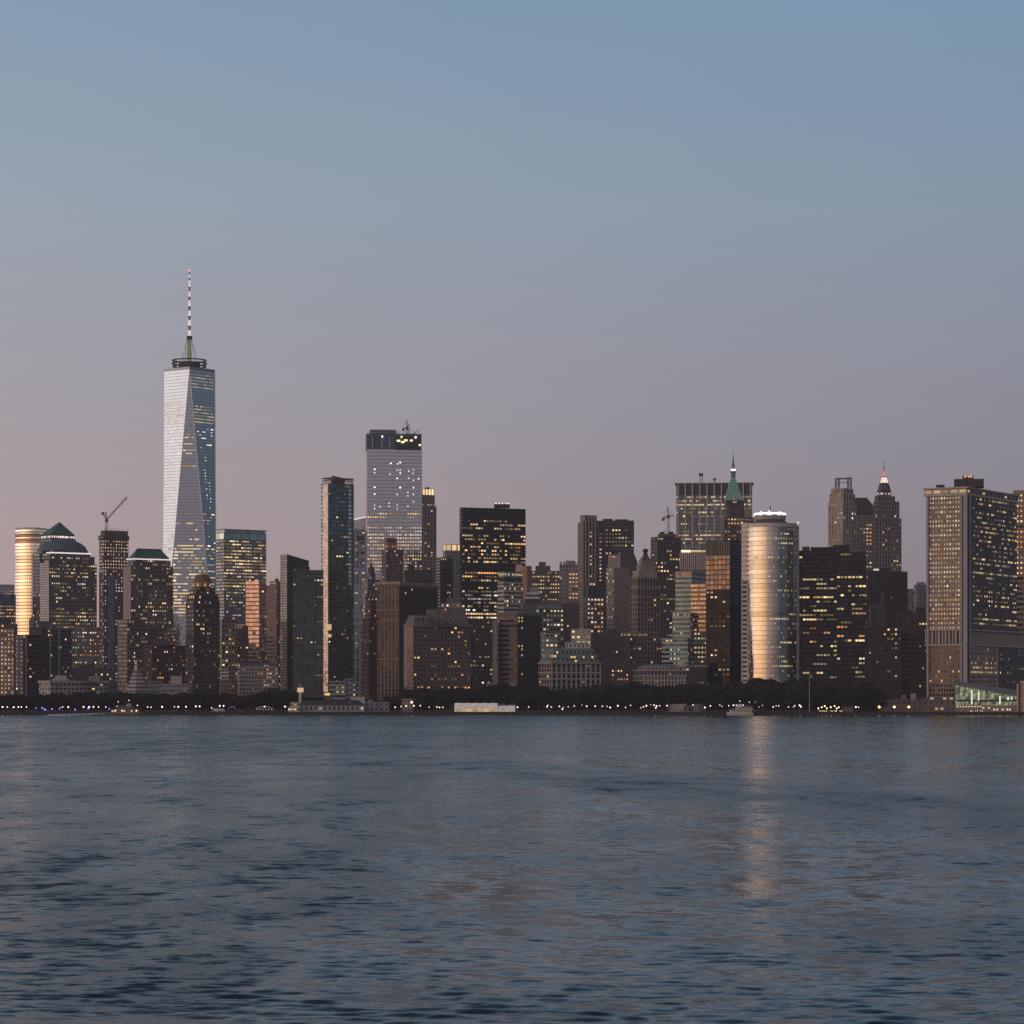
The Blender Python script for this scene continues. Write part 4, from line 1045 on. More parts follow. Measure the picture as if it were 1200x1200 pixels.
# --- broad black slab
b = Bld('office_tower', 'broad black slab office tower with scattered bands of amber windows', 'office tower', 3050, 577)
bk = facade(BLK, (.035, .036, .042), .9, .45)
b.tier(538.5, 541.5, 616, 594.5, mat=bk, a=68, cells=(3.0, 3.9), lit=[
    LT(.0, 0, .5, 'W', side=1, yb=730, ww=.75, wh=.4, bands=((610, .3, 'YW'), (614.5, .38, 'W'), (618, .3, 'Y'), (626, .45, 'WY'), (630, .35, 'W'), (637, .5, 'WO'), (641, .4, 'WO'), (645, .45, 'W'), (649, .35, 'WO'), (653, .4, 'W'), (657, .45, 'WY'), (669, .55, 'O'), (672.5, .7, 'O'), (676, .4, 'O'), (680.5, .5, 'W'), (688, .2, 'Y'), (692, .45, 'Y'), (696, .25, 'C'), (700, .4, 'CC'), (704, .5, 'WC'), (711, .35, 'Y'), (715, .5, 'C'), (719.2, .97, 'W', 1.2), (723.2, .85, 'K', 1.2)))])
b.tier(579, None, 597.5, 590.5, 594.5, plain((.025, .025, .027)), dD=18, depth=16, name='roof_plant')
for px_ in (581, 585, 589, 593, 596): b.lamp((X(px_, 3066), 3067.8, Z(590, 3068)), (1, 0, 0), (0, 0, 1), 1.5, 1.2, glow((1, .75, .75), 1.4))
mb = MB(); mb.tube((X(553, 3060), 3060, Z(594, 3060)), (X(553, 3060), 3060, Z(588, 3060)), .3, .15); b.part(mb, 'antenna', [STEEL])
b = Bld('office_building', 'black office block with a few rows of yellow windows, below the broad black slab', 'office building', 2540, 565)
b.tier(551, None, 584, 727, mat=facade((.04, .037, .038), (.04, .04, .045), .7, .5), depth=26, lit=LT(.12, .6, .2, 'YWG', yb=805))
b.plant(2, 3)
# --- terraced pale building
b = Bld('office_building', 'pale striped office block with green lit top floor, right of the broad black slab', 'office building', 2780, 600)
ps = facade((.42, .375, .33), (.09, .085, .085), .92, .42)
b.tier(583, 590.5, 613, 682, mat=ps, a=48, cells=(3.2, 4.1), lit=LT(.2, .4, .2, 'YWG', side=1, yb=718))
b.tier(584.5, 591, 612, 676, 682, facade((.07, .13, .10), (.05, .1, .08), .9, .5), a=48, dD=3, name='setback')
b.tier(584, 591, 612.5, 670, 676, facade((.3, .29, .27), (.2, .25, .2), .7, .5), a=48, dD=2, name='crown', lit=LT(.75, 0, .2, 'GY', yb=674, k=.7))
b.tier(604.3, None, 611.5, 661.5, 670, plain((.55, .40, .34)), dD=14, depth=9, name='penthouse')
b.plant(2, 4)
b = Bld('office_building', 'narrow orange brown brick block wedged right of the pale striped office block', 'office building', 2850, 615)
b.tier(611, 617.5, 623, 663, mat=plain((.36, .19, .12)), a=30)
# --- brown two faced block
b = Bld('office_building', 'flat topped brown block with banded left front and dark right side, above the white tent', 'office building', 2500, 604)
b.tier(582, 606.5, 633, 719, mat=facade((.20, .15, .13), (.03, .026, .025), .96, .42), a=24, cells=(3.2, 4.2), cap=1.5, lit=LT(.02, .3, 0, 'K', side=0, yb=800))
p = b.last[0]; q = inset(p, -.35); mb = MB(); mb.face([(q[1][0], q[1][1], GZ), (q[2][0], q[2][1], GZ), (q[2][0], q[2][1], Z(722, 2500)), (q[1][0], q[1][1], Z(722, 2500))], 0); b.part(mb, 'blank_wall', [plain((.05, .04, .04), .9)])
e_ = (Vector(q[2]) - Vector(q[1])).normalized()
for py_ in (724, 728, 736, 745, 757, 761, 768, 790):
    for px_ in (608, 611.5):
        if random.random() < .7:
            y_ = q[1][1] + (X(px_, 2504) - q[1][0]) * e_.y / e_.x
            b.lamp((X(px_, y_) + e_.y * .3, y_ - e_.x * .3, Z(py_, y_)), (e_.x, e_.y, 0), (0, 0, 1), 2.6, 1.5, glow(PAL[random.choice('WYO')], .55))
b.tier(577, None, 583.5, 727, mat=facade((.30, .24, .20), (.12, .1, .1), .35, .9), depth=20, name='side_wing', dD=-6)
b.tier(570, None, 606, 800, mat=plain((.20, .17, .155)), dD=-60, depth=18, name='podium')
# --- stepped dark brown
b = Bld('office_building', 'dark brown office block with blocky stepped penthouse and yellow window rows', 'office building', 2900, 630)
br = facade((.11, .085, .078), (.05, .05, .052), .5, .5)
b.tier(612, None, 656, 669, mat=br, depth=30, lit=LT(.38, .6, .25, 'WYO', yb=706, k=.7, bands=((694, .7, 'W'),)))
b.tier(627.5, None, 645, 663, 669, br, dD=5, depth=18, name='penthouse'); b.tier(631.5, None, 639.5, 658.5, 663, br, dD=8, depth=12, name='penthouse')
b = Bld('office_building', 'small terraced block with white parapet bands, right of the pale striped office block', 'office building', 2740, 621)
wt = plain((.46, .44, .42)); 
b.tier(613, None, 634, 707, mat=facade((.08, .08, .085), (.06, .07, .075)), depth=22)
b.tier(614, None, 632.5, 699, 702, wt, dD=2, depth=18, name='terrace'); b.tier(614.5, None, 632, 702, 707, plain((.05, .05, .055)), dD=4, depth=16, name='setback')
b.tier(616, None, 632, 694, 697, wt, dD=6, depth=13, name='terrace'); b.tier(616.5, None, 631, 697, 699, plain((.05, .05, .055)), dD=8, depth=10, name='setback'); b.tier(620, None, 631, 688, 694, plain((.24, .22, .21)), dD=10, depth=8, name='penthouse')
# --- blue grey block with cool windows
b = Bld('office_building', 'square block with blue grey roof band and pale green windows, above the green mansard building', 'office building', 2640, 645)
b.tier(629, 632, 660.5, 713, mat=facade((.12, .11, .105), (.05, .055, .055), .5, .5), a=66, cells=(3.6, 4.2), lit=LT(.28, .4, .1, 'GYC', yb=762, bands=((715.5, .7, 'G', .8),)))
mb = MB(); mb.frustum(inset(b.last[0], -.6), inset(b.last[0], 2.5), Z(713, 2640), Z(709, 2642), mi=0, top=0, bottom=True); b.part(mb, 'roof', [plain((.13, .18, .19))])
b.tier(640, None, 658, 703, 709, facade((.15, .14, .14), (.06, .06, .06)), dD=12, depth=12, name='penthouse')
b.tier(631, 634, 654, 742, mat=facade((.36, .33, .30), (.08, .08, .075), .5, .5), a=66, dD=-30, name='lower_wing', cells=(3.8, 4.4), lit=LT(.4, .3, .2, 'GGY', yb=770))
b = Bld('office_building', 'dark brown block with plain roof, right of the blue grey roofed block', 'office building', 2700, 668)
b.tier(655, None, 679, 707, mat=facade((.075, .062, .06), (.04, .04, .042)), depth=24, lit=LT(.05, .3, 0, 'Y', yb=770))
# --- grey gothic
b = Bld('office_tower', 'grey stone block with crenellated roof and a stack of lit amber windows', 'office building', 2990, 668)
b.tier(655.5, None, 681, 661.5, mat=facade((.26, .23, .21), (.07, .065, .065), .5, .55), depth=28, cells=(3.3, 4), lit=[LT(.75, .2, .2, 'OW', bx=(667, 677), yt=672, yb=704, k=.8), LT(.06, .2, 0, 'Y', yb=700)])
for k in range(6): b.tier(656 + 4.1 * k, None, 658.4 + 4.1 * k, 658.2, 661.5, plain((.27, .24, .22)), dD=.5, depth=3, name='merlon')
b.tier(663, None, 674, 657, 661.5, plain((.22, .2, .18)), dD=8, depth=10, name='penthouse')
# --- tan striped tower and black slab
b = Bld('office_tower', 'tall tan stone tower with vertical piers and pink lit window columns', 'office tower', 2840, 688)
tn = facade((.31, .235, .20), (.065, .055, .055), .45, .62, rib=.12, band=(.16, .115, .10))
b.tier(677, 683.5, 701, 612, mat=tn, a=58, cells=(3.6, 3.9), lit=[LT(.62, 0, 0, 'PO', bx=(682, 684.5), yt=642, yb=684, side=1, k=1.0), LT(.5, .2, 0, 'PK', bx=(690, 692.5), yt=615, yb=690, side=1, k=.8), LT(.02, .2, 0, 'OK', side=1, yb=700)])
b.tier(680, 685, 699.5, 603.5, 612, tn, a=58, dD=3, name='setback', cells=(3.6, 8))
for k in range(4): b.tier(685.5 + 3.8 * k, None, 686.7 + 3.8 * k, 604, None, plain((.33, .25, .215)), dD=-1.6 + .9 * k, depth=1.5, name='pier')
b = Bld('office_tower', 'black slab tower with pink lit left column, attached right of the tall tan stone tower', 'office tower', 2960, 721)
b.tier(698, None, 743, 610, mat=facade((.03, .027, .03), (.05, .05, .058), .9, .45), depth=30, cells=(3.2, 3.9), lit=[LT(.7, 0, 0, 'PR', bx=(703.5, 705.8), yt=622, yb=684, k=1.0), LT(.0, 0, .6, 'Y', bx=(708, 742), bands=((621, .25, 'Y'), (625, .45, 'Y'), (629, .3, 'Y'), (633, .2, 'YW'), (637, .75, 'Y', 1.0), (641, .3, 'YG'), (648, .3, 'Y'), (657, .3, 'Y')))])
b.plant(2, 3)
# --- front tower with blue crown
b = Bld('office_building', 'short block with dark blue ribbed crown and clusters of pink windows', 'office building', 2680, 697)
b.tier(684.5, 688, 707.5, 700, mat=facade((.16, .13, .125), (.06, .055, .06), .5, .5), a=62, cells=(3.4, 4.2), lit=LT(.45, .3, .2, 'PPO', side=1, yb=742, k=.9))
b.tier(685.5, 689, 706.5, 687, 700, facade((.07, .08, .105), (.05, .06, .08), .5, .98), a=62, dD=2, name='crown', cells=(2.2, 12))
# --- tan blank slab, dark mansard
b = Bld('office_building', 'plain tan slab with one column of small windows, left of the stepped pyramid tower', 'office building', 2760, 724)
b.tier(710.5, 719.5, 738.5, 665, mat=facade((.27, .215, .185), (.09, .08, .075), .4, .5), a=50, lit=LT(.22, .3, 0, 'YG', side=0, yb=725))
q = inset(b.last[0], -.3); mb = MB(); mb.face([(q[1][0], q[1][1], GZ), (q[2][0], q[2][1], GZ), (q[2][0], q[2][1], Z(667, 2760)), (q[1][0], q[1][1], Z(667, 2760))], 0); b.part(mb, 'blank_wall', [plain((.26, .20, .17))])
b.tier(712.5, None, 727, 650, 665, facade((.32, .26, .225), (.1, .09, .085), .2, .3), dD=12, depth=16, name='penthouse', lit=LT(.1, 0, 0, 'O'))
b = Bld('office_building', 'dark building with curved mansard roof, behind the plain tan slab', 'office building', 2880, 740)
b.tier(722, None, 749, 668, mat=facade((.06, .052, .055), (.04, .04, .045)), depth=26, lit=LT(.15, .4, .3, 'Y', yb=690))
p = b.last[0]; mb = MB(); a_ = p
for k in range(5):
    i0, i1 = 1.6 * k ** 1.5 * .8, 1.6 * (k + 1) ** 1.5 * .8
    z0_, z1_ = Z(668 - 5.6 * k, 2880), Z(668 - 5.6 * (k + 1), 2880)
    mb.frustum(inset(p, i0 * .6), inset(p, i1 * .6), z0_, z1_, mi=0, top=0)
b.part(mb, 'roof', [plain((.05, .045, .05), .6)])
# --- green mansard building
b = Bld('office_building', 'cream stone building with green copper mansard roof and tall window bays, above the park trees', 'office building', 2420, 666)
cs = facade((.36, .30, .255), (.065, .055, .052), .52, .66, rib=.06)
b.tier(631.5, 646.5, 703.5, 777, mat=cs, a=60, cells=(4.6, 4.7), lit=LT(.07, .3, .2, 'YOK', yb=806))
p = b.last[0]
for yy in (777.5, 788.5, 796):
    mb = MB(); mb.prism(inset(p, -.7 if yy < 780 else -.35), Z(yy, 2420), Z(yy - 1.3, 2420), mi=0, top=0, bottom=True); b.part(mb, 'cornice', [plain((.38, .32, .27))])
C_, R_ = Vector(p[1]), Vector(p[2]); e_ = (R_ - C_).normalized(); nb = int((R_ - C_).length / 4.6)
mb = MB()
for k in range(nb + 1):
    q = C_ + (R_ - C_) * k / nb; mb.prism([(q.x - e_.x * .55 + e_.y * .5, q.y - e_.y * .55 - e_.x * .5), (q.x + e_.x * .55 + e_.y * .5, q.y + e_.y * .55 - e_.x * .5), (q.x + e_.x * .55, q.y + e_.y * .55), (q.x - e_.x * .55, q.y - e_.y * .55)], GZ, Z(779, 2420), mi=0, top=0)
b.part(mb, 'pilaster', [plain((.39, .33, .28))])
mb = MB(); mb.frustum(inset(p, .2), inset(p, 4.2), Z(776, 2420), Z(761, 2424), (4.6, 5), mi=0, top=1); b.part(mb, 'roof', [facade((.17, .215, .185), (.05, .045, .045), .4, .5), COPPER])
mb = MB(); mb.prism(inset(p, 3.9), Z(761.3, 2424), Z(759.8, 2424), mi=0, top=0); b.part(mb, 'ridge', [plain((.14, .24, .20))])
for px_, py_, cl_ in ((647, 769, 'O'), (650.5, 769, 'K'), (670, 770, 'Y'), (673.5, 770, 'Y'), (684, 770, 'O'), (694.5, 770, 'Y'), (653, 764.5, 'Y'), (675, 774.5, 'Y')):
    b.lamp((X(px_, 2424), 2421 + (px_ - 646) * .19, Z(py_, 2424)), (e_.x, e_.y, 0), (0, 0, 1), 1.9, 1.7, glow(PAL[cl_], .75))
b.tier(662, None, 690, 752.5, 760, facade((.38, .36, .33), (.1, .1, .1), .4, .6), dD=24, depth=14, name='penthouse', cells=(3.2, 5))
b = Bld('office_building', 'small white building with bright windows, behind the green mansard roof', 'office building', 2530, 680)
b.tier(669, None, 692.5, 737, mat=facade((.42, .38, .33), (.09, .085, .08), .5, .5), depth=20, cells=(4, 4.6), lit=[LT(.4, .2, .3, 'WKY', yb=756, k=1.0)])
b.plant(1, 3)
b = Bld('office_building', 'dark brown building between the green mansard roof and the stepped pyramid tower', 'office building', 2560, 706)
b.tier(690, None, 728, 741, mat=facade((.085, .068, .064), (.05, .05, .05), .4, .5), depth=24, lit=LT(.05, .3, .1, 'KY', yb=800))
b.plant(3, 5)
# --- stepped pyramid tower with lantern
b = Bld('office_tower', 'tan stone tower with stepped pyramid roof and small urn finial', 'office tower', 2620, 756)
so_ = facade((.33, .25, .21), (.07, .06, .058), .42, .62, rib=.1, band=(.2, .15, .13))
b.tier(738.5, 747, 773, 700, mat=so_, a=55, cells=(3.4, 4.4), lit=LT(.06, .3, 0, 'OYK', side=1, yb=790))
b.tier(739, 747.2, 772, 676, 700, so_, a=55, dD=1.5, name='setback', cells=(3.4, 9), lit=LT(.85, 0, 0, 'OW', yt=697, yb=703, wh=.2, k=1))
e_ = None
for k, (l_, c_, r_, y0_, y1_) in enumerate(((741.5, 748.5, 770, 676, 668.5), (745.5, 750.6, 767, 668.5, 661), (748.7, 752.6, 764, 661, 656))):
    b.tier(l_, c_, r_, y1_, y0_, plain((.33 - .03 * k, .26 - .025 * k, .22 - .02 * k)), a=55, dD=3 + 2.2 * k, name='roof_step')
q = b.last[0]; c = centre(q)
mb = MB(); mb.frustum(inset(q, .4), scalep(q, .5), Z(656, 2632), Z(652.5, 2632), mi=0, top=0); mb.frustum(scalep(q, .5), scalep(q, .27), Z(652.5, 2632), Z(648.5, 2632), mi=0, top=0); b.part(mb, 'roof', [plain((.11, .095, .095))])
mb = MB(); mb.lathe(c[0], c[1], [(2.2, Z(649, 2632)), (1.6, Z(647.8, 2632)), (2.7, Z(645.8, 2632)), (2.3, Z(643.8, 2632)), (.1, Z(642.6, 2632))], 12); b.part(mb, 'finial', [plain((.05, .045, .045))])
b.tier(735.5, 741, 776, 741, mat=so_, a=55, dD=-24, name='lower_wing', cells=(3.4, 4.2), lit=LT(.10, .5, .1, 'OYK', yb=790, bands=((745, .5, 'W'),)))
b.tier(700.5, None, 739, 741, mat=facade((.19, .155, .14), (.06, .055, .055), .45, .6), dD=-34, depth=20, name='lower_wing', cells=(3.2, 4.4), lit=LT(.05, .3, .2, 'YW', yb=800, bands=((745, .72, 'W', .6), (759, .45, 'YG', .7))))
b.tier(703, None, 740, 774, mat=facade((.07, .056, .054), (.05, .045, .045), .5, .5), dD=-70, depth=20, name='lower_wing', lit=LT(.0, .0, .3, 'WY', bx=(717, 736), bands=((783, .3, 'Y'), (788, .45, 'W'), (793, .6, 'K', .9), (797, .4, 'O')), yb=806))
# --- dark brown tower with crane
b = Bld('office_tower', 'dark brown stone tower with lit yellow windows, behind the stepped pyramid tower', 'office tower', 2900, 780)
b.tier(762.5, 770.5, 798, 629, mat=facade((.15, .115, .10), (.05, .048, .048), .42, .55, rib=.1), a=58, cells=(3.5, 4), lit=[LT(.2, .4, .2, 'WY', side=1, yb=745), LT(.03, .2, 0, 'K', side=0, yb=745)])
b.tier(771, None, 792, 625.5, 629, plain((.09, .075, .07)), dD=14, depth=16, name='penthouse'); b.plant(2, 3)
crane('grey tower crane with short jib on the roof of the dark brown stone tower', 784, 626, 606.5, (6, .5), (-6, -2.5), 2915, 0, (.10, .09, .095))
# --- ribbed office slab
b = Bld('office_tower', 'wide grey office slab with white vertical ribs and dark windowless top band', 'office tower', 3080, 836)
cm = facade((.20, .19, .185), (.12, .125, .135), .96, .55, jit=.4)
b.tier(792.5, None, 881.5, 580, mat=cm, depth=32, cells=(2.3, 4.05), lit=[LT(.12, .7, .5, 'YYK', yb=652, wh=.4, ww=.8, bands=((582.5, .5, 'PK', 1.0), (591, .8, 'YK', .8), (596, .3, 'Y'), (600, .35, 'Y'), (612, .3, 'Y'), (627, .6, 'KO', .9), (631, .3, 'K')))])
b.tier(792.5, None, 881.5, 566.5, 580, facade((.055, .05, .052), (.05, .05, .055), .5, .95), depth=32, name='louvre_band', cells=(2.3, 12))
p = b.last[0]; L_, C_ = Vector(p[0]), Vector(p[1]); e_ = (C_ - L_).normalized()
for k in range(11):
    q = L_.lerp(C_, (k + .25) / 10.5); w_ = .55
    mb = MB(); mb.prism([(q.x - e_.x * w_ + e_.y * 1.2, q.y - e_.y * w_ - e_.x * 1.2), (q.x + e_.x * w_ + e_.y * 1.2, q.y + e_.y * w_ - e_.x * 1.2), (q.x + e_.x * w_, q.y + e_.y * w_), (q.x - e_.x * w_, q.y - e_.y * w_)], GZ, Z(566, 3080), mi=0, top=0); b.part(mb, 'rib', [plain((.46, .44, .43), .5, .3)])
mb = MB(); mb.prism(inset(p, -1.4), Z(566.4, 3080), Z(565.4, 3080), mi=0, top=0, bottom=True); b.part(mb, 'parapet', [plain((.30, .28, .27))])
mb = MB()
for px_, h_ in ((820.5, 11), (823, 11), (836.5, 5), (838, 5)): mb.tube((X(px_, 3090), 3090, Z(566, 3090)), (X(px_, 3090), 3090, Z(566 - h_, 3090)), .4, n=5)
mb.box(X(819, 3090), X(824, 3090), 3088.5, 3091.5, Z(558, 3090), Z(554.5, 3090)); mb.box(X(835.5, 3090), X(839, 3090), 3088.5, 3091.5, Z(562.5, 3090), Z(560.5, 3090))
b.part(mb, 'antenna', [STEEL])
# lower ribbed block in front
b = Bld('office_building', 'short block with white vertical fins and a bright lit top floor', 'office building', 2720, 812)
b.tier(797, None, 830, 647, mat=facade((.11, .095, .09), (.12, .10, .10), .55, .9, jit=.15), depth=24, cells=(3.1, 14))
p = b.last[0]
mb = MB(); L_, C_ = Vector(p[0]), Vector(p[1])
for k in range(13):
    q = L_.lerp(C_, k / 13 * .96); mb.box(q.x - .45, q.x + .45, q.y - 1.1, q.y - .02, Z(668, 2720), Z(648, 2720))
b.part(mb, 'fin', [plain((.50, .42, .40), .6)])
b.tier(797, None, 830, 644.5, 647, plain((.4, .36, .33)), depth=24, name='parapet', dD=-.5)
b.lamp((X(804, 2719), 2718.2, Z(646, 2719)), (1, 0, 0), (0, 0, 1), 9, 2.2, glow((1, .78, .5), 1.5))
b.lamp((X(816, 2719), 2718.2, Z(646, 2719)), (1, 0, 0), (0, 0, 1), 9, 1.8, glow((1, .70, .35), .7))
b.lamp((X(825, 2719), 2718.2, Z(646, 2719)), (1, 0, 0), (0, 0, 1), 6, 1.8, glow((1, .76, .35), .5))
# --- green copper spire tower
b = Bld('skyscraper', 'brown brick skyscraper with green copper pyramid roof and needle spire', 'skyscraper', 2960, 863)
wl = facade((.22, .16, .14), (.055, .05, .05), .42, .58, rib=.1)
b.tier(845.5, 849, 884, 606, mat=wl, a=66, cells=(3.2, 4.2), lit=LT(.18, .5, .1, 'OYK', side=1, yb=640, bands=((614, .85, 'O', .8), (626, .5, 'O'))))
b.tier(849, 851.5, 872, 586, 606, wl, a=66, dD=3, name='setback', cells=(3, 5), lit=LT(.10, .3, .2, 'OK', side=1))
q = b.last[0]
b.tier(864, None, 881, 597, 606, facade((.30, .26, .22), (.07, .06, .06), .4, .7), dD=10, depth=10, name='setback')
b.tier(858.5, None, 863.5, 583, 590, facade((.26, .2, .17), (.08, .07, .06), .4, .7), dD=2, depth=5, name='gable', lit=LT(1, 0, 0, 'K', k=.5))
c = (X(859.3, 2975), 2976)
q8 = ngon(c[0], c[1], 10.8 / F * 2970, 4, pi / 4); q8 = [(c[0] + (v[0] - c[0]) * 1.32, c[1] + (v[1] - c[1]) * 1.32) for v in q8]
q8 = [q8[2], q8[3], q8[0], q8[1]]
mb = MB(); mb.frustum(scalep(q8, 1.04), scalep(q8, .86), Z(586.5, 2966), Z(580, 2966), mi=0, top=0, bottom=True); mb.frustum(scalep(q8, .86), scalep(q8, .24), Z(580, 2966), Z(559, 2966), mi=0, top=0); b.part(mb, 'roof', [COPPER])
mb = MB()
for k in range(1, 6):
    s_ = .86 - .62 * k / 6; mb.prism(scalep(q8, s_ + .012), Z(580 - 21 * k / 6, 2966) - .3, Z(580 - 21 * k / 6, 2966) + .3, mi=0, top=0, bottom=True)
b.part(mb, 'roof_seam', [plain((.14, .33, .26), .7)])
mb = MB(); mb.lathe(c[0], c[1], [(2.3, Z(559, 2966)), (2.3, Z(553.5, 2966)), (2.9, Z(553, 2966)), (2.9, Z(551.5, 2966)), (1.9, Z(549.5, 2966)), (1.4, Z(544, 2966)), (.8, Z(540, 2966)), (.3, Z(533, 2966)), (.05, Z(527, 2966))], 10); b.part(mb, 'spire', [plain((.085, .22, .18), .7)])
mb = MB(); mb.lathe(c[0], c[1], [(.1, Z(551.5, 2966)), (2.6, Z(550.8, 2966)), (2.6, Z(549, 2966)), (.1, Z(548.4, 2966))], 10); mb.v = [(x_, y_ - .9, z_) for x_, y_, z_ in mb.v]; b.part(mb, 'beacon', [glow((1, .80, .78), 1.6)])
# --- terraced white block with painted gold reflection
b = Bld('office_building', 'terraced white banded office block with gold reflecting right wing', 'office building', 2600, 806)
gw = facade((.50, .49, .455), (.028, .045, .045), .97, .46, jit=.25)
gd = facade((.34, .23, .16), (.20, .15, .11), .97, .5, jit=.4, tilt=.02)  # warm tint puts the gold reflection into the wing's colour
b.tier(791.5, 810.5, 830, 713, mat=gw, a=20, cells=(3.2, 4.1))
b.tier(791.5, 810.5, 830, 675, 713, gw, a=20, cells=(3.2, 4.1), name='facade')
b.tier(791.5, 810.5, 829.5, 669.5, 675, facade((.48, .40, .36), (.09, .08, .085), .97, .6), a=20, cells=(3.2, 4), name='setback')
b.tier(809, None, 829, 740, mat=facade((.16, .16, .14), (.10, .10, .085), .97, .5), dD=-8, depth=8, name='right_wing', cells=(3.2, 4.1), lit=LT(.35, .5, .7, 'YG', yb=790, k=.6))
p = fp(809.3, 828.8, 829.6, 2590, 22); mb = MB()
b.tier(0, 0, 0, 684, 741, gd, poly=p, name='right_wing', cells=(3.2, 4.1), lit=LT(.25, .5, .6, 'YWO', yb=740, k=.75))
b.tier(788, 809, 816, 717.5, mat=gw, a=18, dD=-14, name='terrace', cells=(3.2, 4.1), lit=LT(.08, .4, .3, 'G', yb=745, k=.5))
b.tier(775.5, 806, 812, 748, mat=facade((.42, .46, .44), (.03, .055, .055), .97, .5), a=14, dD=-34, name='terrace', cells=(3.2, 4.1), lit=LT(.08, .4, .3, 'GY', yb=778, k=.6))
b.plant(1, 3, poly=p, z=Z(684, 2590))
# --- black glass tower with orange reflections
b = Bld('office_tower', 'black glass tower with copper orange reflections across its upper left front', 'office tower', 2500, 846)
p = fp(827, 855.5, 873, 2500, 23)
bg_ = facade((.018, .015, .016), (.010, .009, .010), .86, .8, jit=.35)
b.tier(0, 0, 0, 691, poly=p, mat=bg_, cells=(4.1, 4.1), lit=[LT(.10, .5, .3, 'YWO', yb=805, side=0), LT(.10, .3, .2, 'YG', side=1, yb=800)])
b.tier(0, 0, 0, 650, 691, facade((.03, .02, .018), (.115, .088, .085), .86, .8, jit=.35, tilt=.03), poly=p, name='facade', cells=(4.1, 4.1), lit=[LT(.06, .3, .1, 'WO', side=0), LT(.12, .3, .1, 'Y', side=1)])  # orange reflection put into a brighter pane tint on this tier
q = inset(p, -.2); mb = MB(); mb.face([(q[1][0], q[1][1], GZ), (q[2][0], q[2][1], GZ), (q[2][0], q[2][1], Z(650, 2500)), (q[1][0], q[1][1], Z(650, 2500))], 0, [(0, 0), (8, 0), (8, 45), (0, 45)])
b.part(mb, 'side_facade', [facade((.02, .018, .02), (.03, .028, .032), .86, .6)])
b.tier(0, 0, 0, 633.5, 650, facade((.03, .026, .03), (.045, .04, .045), .5, .96, gmet=.3), poly=p, name='louvre_band', cells=(2.2, 13))
b.plant(2, 2)
# --- curved gold tower
b = Bld('office_tower', 'curved mirror glass tower shading from gold to teal, crowned by a white lit ring', 'office tower', 2440, 903)
k_ = 2440 / F
pts = []
th = atan2(X(903, 2440), 2440); tv_ = Vector((cos(th), -sin(th))); rv2 = Vector((sin(th), cos(th)))
cc = Vector((X(903.5, 2440), 2440)) + rv2 * 20.5
for i in range(57):
    f_ = math.radians(64 - 138 * i / 56)
    q = cc - tv_ * sin(f_) * 29.6 * k_ * 1.06 - rv2 * cos(f_) * 20.5 * 1.0
    pts.append((q.x, q.y))
pl = pts + [tuple(Vector(pts[-1]) + rv2 * 20), tuple(Vector(pts[0]) + rv2 * 20)]
cur = facade((.32, .295, .27), (.47, .43, .39), .99, .86, wrough=.3, wmet=.8, jit=.2, tilt=.010, groug=.10)
b.tier(0, 0, 0, 617, poly=pl, mat=cur, cells=(1.1, 4.0))
sd = b.last[5]
full = [s_ for s_ in sd[:56]]
for s_ in full:
    b.light([s_], .07, .0, .3, 'Y', wh=.36, yb=800, k=.55)
for py_, x0_, x1_, d_ in ((624.5, 915, 925, .7), (632, 908, 922, .7), (637, 912, 929, .8), (652, 885, 914, .6), (678, 900, 920, .5), (693, 910, 930, .5), (708, 880, 900, .5), (722.5, 900, 931, .8), (727, 905, 925, .4), (752, 914, 927, .8), (757, 897, 908, .6), (782, 905, 930, .8), (776, 915, 925, .4)):
    for s_ in full:
        pm = 600 + F * (s_[0][0] + s_[1][0]) / (s_[0][1] + s_[1][1])
        if x0_ <= pm <= x1_: b.light([s_], 0, 0, .8, 'Y', wh=.36, bands=((py_, d_, 'YK', .75),))
b.tier(0, 0, 0, 612.5, 617, plain((.50, .44, .41), .5, .4), poly=[tuple(v) for v in inset(pl, -.3)], name='parapet')
# side piers with notched balconies
b.tier(868.8, None, 876.5, 612.5, 680, facade((.62, .50, .43), (.62, .52, .46), .9, .7, jit=.1), dD=12, depth=14, name='side_pier', cells=(8, 4))
b.tier(868.8, None, 876.5, 680, None, facade((.60, .54, .50), (.05, .04, .04), .7, .5, gmet=0), dD=12, depth=14, name='side_pier', cells=(8, 4))
b.tier(927.6, None, 936.5, 616, None, facade((.30, .33, .36), (.10, .15, .18), .62, .6), dD=14, depth=14, name='side_pier', cells=(8, 4))
mb = MB(); c = (cc.x, cc.y + 8); R0 = 18.5 * k_
mb.lathe(c[0], c[1], [(R0 * 1.15, Z(612.5, 2462)), (R0 * .9, Z(609.5, 2462)), (R0 * .92, Z(608.5, 2462))], 28); b.part(mb, 'crown_base', [plain((.10, .08, .08), .7)])
mb = MB(); mb.lathe(c[0], c[1], [(R0 * .95, Z(609.5, 2462)), (R0, Z(608.5, 2462)), (R0, Z(604, 2462)), (R0 * .96, Z(603, 2462)), (.1, Z(603, 2462))], 28); b.part(mb, 'crown_drum', [facade((.36, .31, .29), (.1, .09, .09), .9, .3), DARKROOF])
mb = MB(); mb.lathe(c[0], c[1], [(R0 * .98, Z(603, 2462)), (R0 * 1.03, Z(602.6, 2462)), (R0 * 1.03, Z(601.2, 2462)), (R0 * .98, Z(600.8, 2462))], 28); b.part(mb, 'light_ring', [glow((1, .92, .94), 1.6)])
